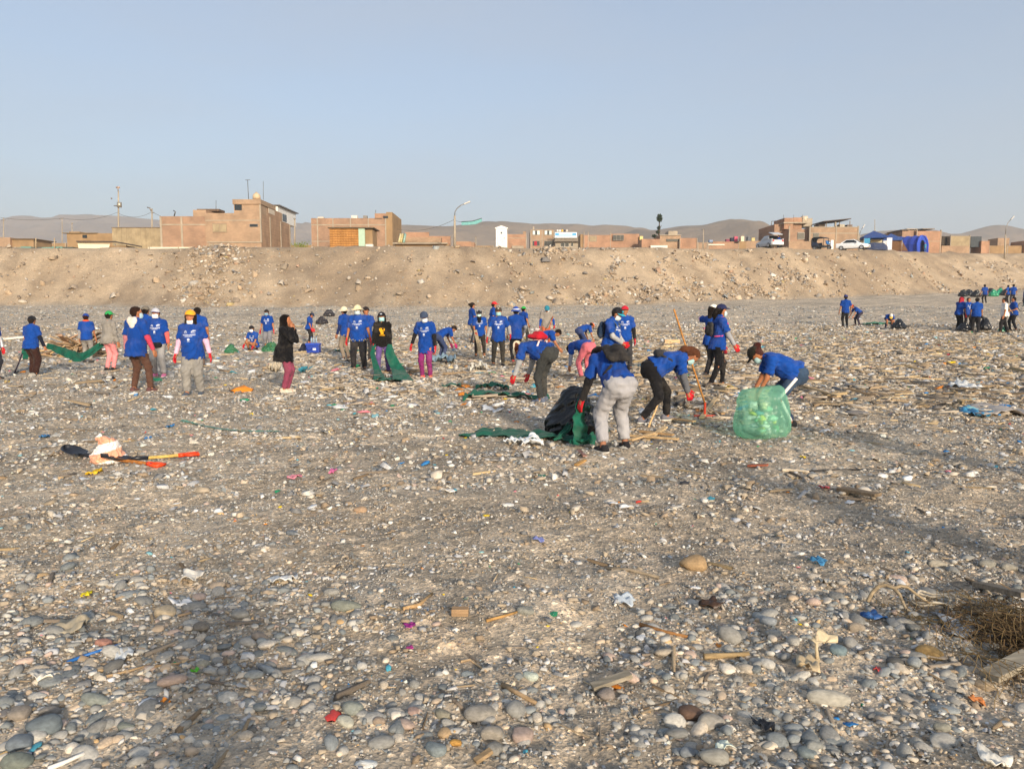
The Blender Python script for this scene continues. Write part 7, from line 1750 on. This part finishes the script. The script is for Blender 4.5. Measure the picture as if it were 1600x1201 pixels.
HS = [(255, 962, 36, .9, '#b5a58b', .3, 'large beige lumpy stone above the dense cobble patch'), (1085, 888, 48, .8, '#a48a68', .2, 'large tan skull-like stone on bare sand below the planks'), (1202, 975, 30, 1.0, '#8e9396', 1.2, 'pale blue-grey stone standing upright among cobbles beside driftwood'),
      (750, 1122, 44, .8, '#948f86', .1, 'wide grey stone behind the pinkish one in the lower stone row'), (817, 1156, 46, .8, '#a8958a', .0, 'pinkish grey stone at the end of the lower stone row'), (768, 1152, 40, .8, '#989186', .6, 'grey stone between the pinkish stone and wide grey stone'), (682, 1176, 40, .8, '#7d8688', .3, 'blue-grey stone at the bottom of the lower stone row'),
      (548, 1112, 30, 1.3, '#8c9088', 1.1, 'grey-green upright stone at the start of the lower stone row'), (538, 1132, 34, .6, '#b8b6a6', -.4, 'pale cream-grey stone below the upright grey-green one'), (694, 1150, 24, 1.0, '#b49a78', .8, 'tan stone behind the blue-grey bottom stone'), (712, 1163, 26, .5, '#b58a4a', .1, 'ochre brick-like stone beside the blue-grey bottom stone'), (772, 1175, 26, 1.1, '#8f8c84', .4, 'small grey stone at the front of the lower stone row'),
      (645, 1115, 24, .9, '#a28a80', .2, 'pinkish brown stone in the middle of the lower stone row'), (592, 1130, 22, .9, '#9c8c7c', .7, 'brownish round stone in the middle of the lower stone row'), (692, 1120, 34, .6, '#8d8878', -.2, 'flat brown-grey stone left of the wide grey stone'),
      (1110, 1135, 48, .8, '#9a958c', .5, 'broad pale grey stone leaning on the dark brown one'), (1080, 1122, 42, .8, '#6c5648', .2, 'dark brown stone behind the broad pale grey one'), (1118, 1190, 52, .55, '#94928a', -.2, 'wide flat grey stone at the lower picture edge below the brown one'), (1075, 1180, 34, .7, '#7f8488', .1, 'blue-grey stone left of the wide flat one at the lower edge'),
      (1296, 1098, 60, .42, '#a9a59a', -.05, 'long pale loaf-shaped stone below the tattered plastic'), (1311, 1020, 34, .75, '#74858a', -.4, 'blue-green oval stone right of the tattered plastic'), (1456, 1028, 46, .65, '#8a744e', -.1, 'ochre-brown oval stone left of the fishing net'), (1474, 1140, 34, .6, '#8e8c80', .5, 'flat olive-grey stone on the white shell patch'), (1272, 1170, 34, .7, '#8e8f8a', .6, 'grey stone tilted near the lower edge below the loaf stone'), (1262, 1182, 30, .9, '#7d8686', .3, 'blue-grey stone beside the tilted grey one at the lower edge'),
      (68, 1142, 56, .75, '#6d767a', .1, 'large blue-grey stone near the lower corner of the cobble patch'), (28, 1168, 50, .8, '#727a80', .4, 'dark blue-grey stone at the picture edge of the cobble patch'), (146, 1098, 40, .5, '#858a84', -.3, 'flat grey-green stone in the cobble patch'), (28, 1120, 40, .9, '#8e857a', .3, 'brown-grey stone at the picture edge above the dark blue-grey one'), (78, 1118, 34, .8, '#84807a', .7, 'round grey-brown stone in the cobble patch corner'), (196, 1140, 34, .6, '#7c8078', .2, 'grey oval stone by the yellow-marked chip'), (22, 1196, 46, .8, '#747a72', .2, 'mossy grey stone at the bottom corner'),
      (160, 1008, 30, .5, '#a2786a', .1, 'pinkish oval stone above the blue straw'), (312, 985, 24, 1.2, '#7f786e', 1.3, 'brown-grey upright stone in the cobble patch'), (405, 1000, 40, .45, '#8a8076', -.5, 'long brown-grey stone at the edge of the cobble patch'), (540, 952, 40, .5, '#7f8278', .0, 'flat grey-green stone left of the purple scrap'), (316, 1042, 26, .8, '#a8a08c', .2, 'cream-grey round stone in the middle of the cobble patch'), (420, 1052, 34, .4, '#76808a', -.2, 'long slate stone at the edge of the cobble patch'),
      (830, 1060, 28, .8, '#b8c0b4', .4, 'pale green-white stone right of the sandy hollow'), (730, 1056, 22, .6, '#7c8488', .3, 'small blue-grey stone in the sandy hollow'), (820, 958, 30, .6, '#8a8a82', .1, 'flat grey stone beside the small driftwood pieces'), (948, 1090, 30, .9, '#8a8078', .2, 'purple-grey round stone propping the weathered plank'),
      (1578, 890, 34, .6, '#a09a8c', .1, 'pale stone at the picture edge above the fishing net'), (1545, 885, 30, .6, '#8d8a80', .2, 'grey-beige stone left of the pale edge stone'), (1430, 985, 28, .7, '#8e8c84', .1, 'grey stone below the rope coil'), (1340, 985, 30, .7, '#9a8f80', .3, 'brown-grey stone above the blue-green oval'), (1540, 1075, 36, .6, '#a08f78', .2, 'tan stone beneath the board by the net'), (1465, 885, 30, .6, '#a69e8e', .1, 'pale beige stone on the gravel above the rope coil'), (455, 835, 20, .6, '#6c7278', .1, 'dark slate stone alone on the gravel'), (563, 800, 24, .6, '#a88e74', .1, 'tan block-shaped stone alone on the gravel')]
for k, (px, py, w, ar, col, rz, lab) in enumerate(HS): hero_stone(px, py, w, ar, col, rz, lab, k)

def scrap(px, py, w, col, label, ar=.7, amp=.25, seed=1, name='plastic_scrap', th=.25, mat='plastic', lift=0.0, cat='litter'):
    p = gnd(px, py); f = project(*p)[2]; L = w * f / FPX; q = np.random.default_rng(seed); n = 7
    U, W_ = np.meshgrid(np.linspace(-.5, .5, n), np.linspace(-.5, .5, n), indexing='ij'); rad = 1 + .35 * np.sin(3 * np.arctan2(W_, U) + seed) * .6
    Z = amp * (np.abs(np.sin(4 * U + 5 * W_ * q.uniform(.3, 1) + seed)) + .6 * np.abs(np.sin(6 * W_ - 3 * U + 2 * seed))) + q.normal(0, .03, U.shape)
    V = np.stack([U * L * rad, W_ * L * ar * rad, (Z - Z.min()) * L], -1).reshape(-1, 3); i = np.arange(n - 1)[:, None] * n + np.arange(n - 1)[None, :]
    o = obj(name, mesh_from(name, V, np.stack([i, i + 1, i + n + 1, i + n], -1).reshape(-1, 4), True), mat, None, col, p + up * (.006 + lift)); solid(o, .002); o.rotation_euler = (q.uniform(-.25, .25), q.uniform(-.25, .25), q.uniform(0, 6.28)); tag(o, label, cat)
SCR = [(135, 932, 18, '#e8d21c', 'bright yellow square of plastic on the sand above the cobble patch'), (196, 1028, 34, '#d8dcdc', 'white crumpled plastic film at the end of the blue straw'), (306, 1050, 15, '#5fc026', 'lime green bottle cap on the cobble patch'), (1372, 1050, 18, '#c84a4a', 'red plastic cup piece on the sand'), (1526, 1098, 22, '#d88a50', 'orange plastic shard near the white shell patch'), (1110, 950, 34, '#463428', 'dark brown crumpled leather scrap on the cobbles'), (1195, 1140, 36, '#232326', 'black crumpled plastic near the lower edge'), (1280, 880, 22, '#4a8cb8', 'blue plastic strip on the gravel'), (1362, 968, 34, '#34609c', 'blue woven ribbon scrap by the rope coil'), (1490, 988, 60, '#8a9098', 'grey-blue plastic film left of the fishing net'),
       (975, 942, 34, '#c8d2da', 'white and blue face mask thrown on the pebbles'), (640, 980, 16, '#8a2a78', 'purple wrapper scrap on the sand'), (195, 912, 14, '#26262a', 'small black plastic lump on the sand'), (150, 740, 22, '#e0b82a', 'yellow plastic shard below the brown-shafted shovel'), (70, 684, 18, '#3a7ab0', 'blue plastic scrap left of the striped bag'), (267, 668, 16, '#2f86c8', 'blue plastic scrap above the pale-shafted shovel'), (232, 686, 11, '#2f7fc4', 'small blue scrap beside the striped bag'), (460, 748, 20, '#d88a98', 'pink plastic cup scrap on the gravel'), (520, 738, 14, '#d870a0', 'pink wrapper on the gravel'), (842, 846, 16, '#8088c0', 'lavender scrap on the gravel'),
       (1290, 764, 16, '#d06068', 'coral scrap on the gravel below the green bag'), (1255, 716, 10, '#e0c020', 'small yellow scrap right of the green bag'), (110, 985, 60, '#b0a48c', 'flattened beige plastic bag half buried in sand'), (1130, 1170, 26, '#dfe8d8', 'white and green wrapper lying on the wide stones'), (1550, 1190, 60, '#e8e4d8', 'white foam chunk at the lower picture corner'), (440, 912, 40, '#f0eee8', 'white plastic shards on the cobble patch'), (300, 905, 34, '#e6e0d4', 'cream foam block above the cobble patch'), (290, 948, 40, '#f2f0ec', 'white foam lump beside the large beige stone'), (70, 1062, 34, '#e8e0d0', 'white foam lump in the cobble patch'), (640, 1015, 12, '#b83a8a', 'magenta scrap on the sandy slope'), (1290, 912, 20, '#c8c2b4', 'pale flattened bottle piece'), (700, 770, 22, '#e8e4dc', 'white torn cup on the gravel')]
for k, (px, py, w, col, lab) in enumerate(SCR): scrap(px, py, w, col, lab, .7, .22 if w < 40 else .16, k + 3)
# blue straw, sticks, rope
rod('bright blue plastic straw lying in the cobble patch', [(105, 1037), (140, 1024), (184, 1010)], .008, '#2f6fb8', 'plastic_straw', 'straw', 'plastic')
rod('white plastic tube at the bottom of the cobble patch', [(75, 1205), (105, 1193), (132, 1180)], .009, '#e8e4dc', 'plastic_tube', 'tube', 'plastic')
for k, (pts, r_, c, lab) in enumerate((([(690, 1083), (715, 1102), (738, 1125)], .009, '#8f8274', 'long weathered stick through the lower stone row'), ([(785, 1073), (808, 1086), (838, 1102)], .011, '#a08a6e', 'flat brown stick right of the sandy hollow'), ([(720, 1035), (735, 1032), (748, 1042), (760, 1050)], .006, '#c0a888', 'thin crooked twig in the sandy hollow'), ([(1000, 978), (1040, 990), (1085, 1000)], .010, '#a0764c', 'thin brown branch left of the cobble ridge'), ([(630, 955), (655, 948), (675, 930)], .012, '#c0a076', 'curved tan stick near the flat grey stone'), ([(760, 972), (785, 965), (808, 958)], .008, '#b8925e', 'thin tan twig beside the flat grey stone'),
        ([(945, 890), (985, 893), (1030, 905)], .012, '#8f8474', 'thin grey branch lying above the thrown mask'), ([(1100, 1030), (1135, 1028), (1170, 1026)], .014, '#a8926e', 'pale branch on the cobble ridge'), ([(230, 1045), (270, 1040), (320, 1032)], .007, '#a88e6c', 'thin reed across the cobble patch'), ([(160, 1060), (200, 1050), (235, 1040)], .006, '#b09878', 'second thin reed in the cobble patch'))): rod(lab, pts, r_, c)
plank('weathered grey plank propped on the purple-grey stone', (925, 1080), (985, 1072), .055, .02, '#9c9484', .04)
plank('grey board crossing the fishing net at the picture edge', (1530, 920), (1606, 972), .09, .03, '#94897a', .12)
plank('pale grey board below the fishing net', (1545, 1066), (1610, 1052), .09, .03, '#a49c8c', .06)
plank('cork-coloured block on the sandy slope', (706, 966), (732, 966), .05, .04, '#ab8f70', 0, 'cork_block')
plank('tan board near the lower edge of the beach', (742, 1195), (768, 1185), .03, .015, '#a08a6c')
P_ = gnd(1458, 945); b = MB(P_); pts = []
for t in np.linspace(0, 5.2 * math.pi, 70): rr_ = .085 + .016 * math.sin(t * .7); pts.append(P_ + np.array([rr_ * 1.25 * math.cos(t), rr_ * math.sin(t), .02 + .006 * t / 3 + .012 * math.sin(3.1 * t)]))
b.tube(pts, .007, 6); o = b.build('rope_coil', 'fabric', None, '#b8b0a0', True); o.location = P_; tag(o, 'loose coil of pale rope beside the fishing net', 'rope')
P_ = gnd(1395, 950); b = MB(P_); b.tube([P_ + np.array(q) for q in ((-.12, .05, .02), (-.09, .06, .07), (-.05, .075, .10), (-.01, .07, .11), (.025, .045, .10), (.04, .01, .075), (.04, -.03, .045), (.04, -.07, .02), (.08, -.16, .01))], [.012, .012, .011, .011, .011, .010, .009, .008, .006], 6); b.tube([P_ + np.array(q) for q in ((.025, .045, .10), (.07, .06, .11), (.11, .06, .10), (.16, .045, .06), (.22, .02, .02))], [.010, .010, .009, .008, .006], 6); o = b.build('tangled_roots', 'wood', None, '#a8987e', True); o.location = P_; tag(o, 'pale twisted root standing up among the cobbles', 'driftwood')
# tattered plastic standing like a flower
P_ = gnd(1278, 1035); rt = thing('tattered_plastic', 'tattered beige plastic standing up on the cobbles like a wilted flower', 'litter', P_)
f_ = project(*P_)[2] / FPX
b = MB(); b.tube([(0, 0, 0), (-.01, 0, 22 * f_), (-.012, 0, 45 * f_)], [.010, .008, .008], 6); b.build('stalk', 'plastic', rt, '#c4b496', True)
V, F = [], []; n = 16
for i in range(6):
    for j in range(n + 1):
        t = math.pi * 1.15 * j / n; rr_ = (2 + 4.2 * i) * f_ * (1 + .12 * math.sin(5 * t + i)); V.append((rr_ * math.cos(t) * .9 + 10 * f_, rr_ * .5 * math.sin(t) - .01, 34 * f_ + rr_ * .62 * math.sin(t * .9) + 2 * f_ * math.sin(4 * t)))
for i in range(5):
    for j in range(n): F.append((i * (n + 1) + j, i * (n + 1) + j + 1, (i + 1) * (n + 1) + j + 1, (i + 1) * (n + 1) + j))
o = obj('flap', mesh_from('flap', np.array(V), F, True), 'plastic', rt, '#c9b999'); solid(o, .003)
scrap(1262, 1045, 50, '#c0ad8c', 'beige torn plastic piece lying at the foot of the standing one', .6, .22, 44)

# fishing net over dark weed at the picture edge
def net():
    P_ = gnd(1592, 1012); rt = thing('fishing_net', 'brown fishing net tangled over dark weed at the picture edge', 'net', P_); r = np.random.default_rng(9); b = MB(); L, W_ = .34, .62
    nx, ny = 26, 30
    def pt(i, j):
        u, v = i / nx - .5, j / ny - .5; x, y = u * 0.95, v * 1.15; z = .03 + .06 * math.exp(-6 * (u * u + v * v)) + .035 * math.sin(9 * u + 4 * v) + .02 * math.sin(14 * v)
        return np.array([x, y, float(terrain(P_[0] + x, P_[1] + y)) - P_[2] + z])
    G = [[pt(i + .5 * (j % 2), j) + r.normal(0, .008, 3) for j in range(ny + 1)] for i in range(nx + 1)]
    for i in range(nx + 1):
        for j in range(ny):
            for di in ((0, 1) if j % 2 else (0, -1)):
                k = i + di
                if 0 <= k <= nx: b.tube([G[i][j], G[k][j + 1]], .0017, 3, False)
    b.build('mesh_cords', 'fabric', rt, '#7c6a4a', True)
    V, F = [], []
    for _ in range(2200):
        x, y = r.normal(.10, .17), r.normal(0, .22); z = float(terrain(P_[0] + x, P_[1] + y)) - P_[2]; c = np.array([x, y, z + abs(r.normal(0, .04))]); a = unit(r.normal(size=3) * np.array([1, 1, .5])) * r.uniform(.02, .06); s_ = unit(np.cross(a, r.normal(size=3))) * .0024; k = len(V); V += [c - a - s_, c - a + s_, c + a + s_, c + a - s_]; F.append((k, k + 1, k + 2, k + 3))
    o = obj('dark_weed', mesh_from('dark_weed', np.array(V), F, False), 'matte', rt, '#62503a'); o['kind'] = 'stuff'
net()
# ------------------------------------------------------------------ people outside the frame whose shadows fall into it
def gp(x, y): return np.array([x, y, float(terrain(x, y))])
J[70] = person(0, 0, 0, 'person taking the photograph, whose shadow falls on the cobble patch', H=1.74, pos=gp(.02, -.36), hands=((-.11, .33, 1.36), (.11, .33, 1.36)), poles=(np.array([-.6, 0, -1]), np.array([.6, 0, -1])), grip=('grip', 'grip'), shirt='#3a4658', pants='#2c2e34', lean=2, group=None)
J[71] = person(0, 0, 330, 'bystander outside the frame whose long shadow reaches past the green bag', H=1.66, pos=gp(5.85, 6.35), pants='#2c2e34', lean=12, hands=((-.22, .25, .9), (.25, .2, .9)))
J[73] = person(0, 0, 320, 'second bystander outside the frame whose shadow darkens the fishing net', H=1.62, pos=gp(4.15, 3.1), pants='#33343a', hat=('sun', '#d8cba8'))
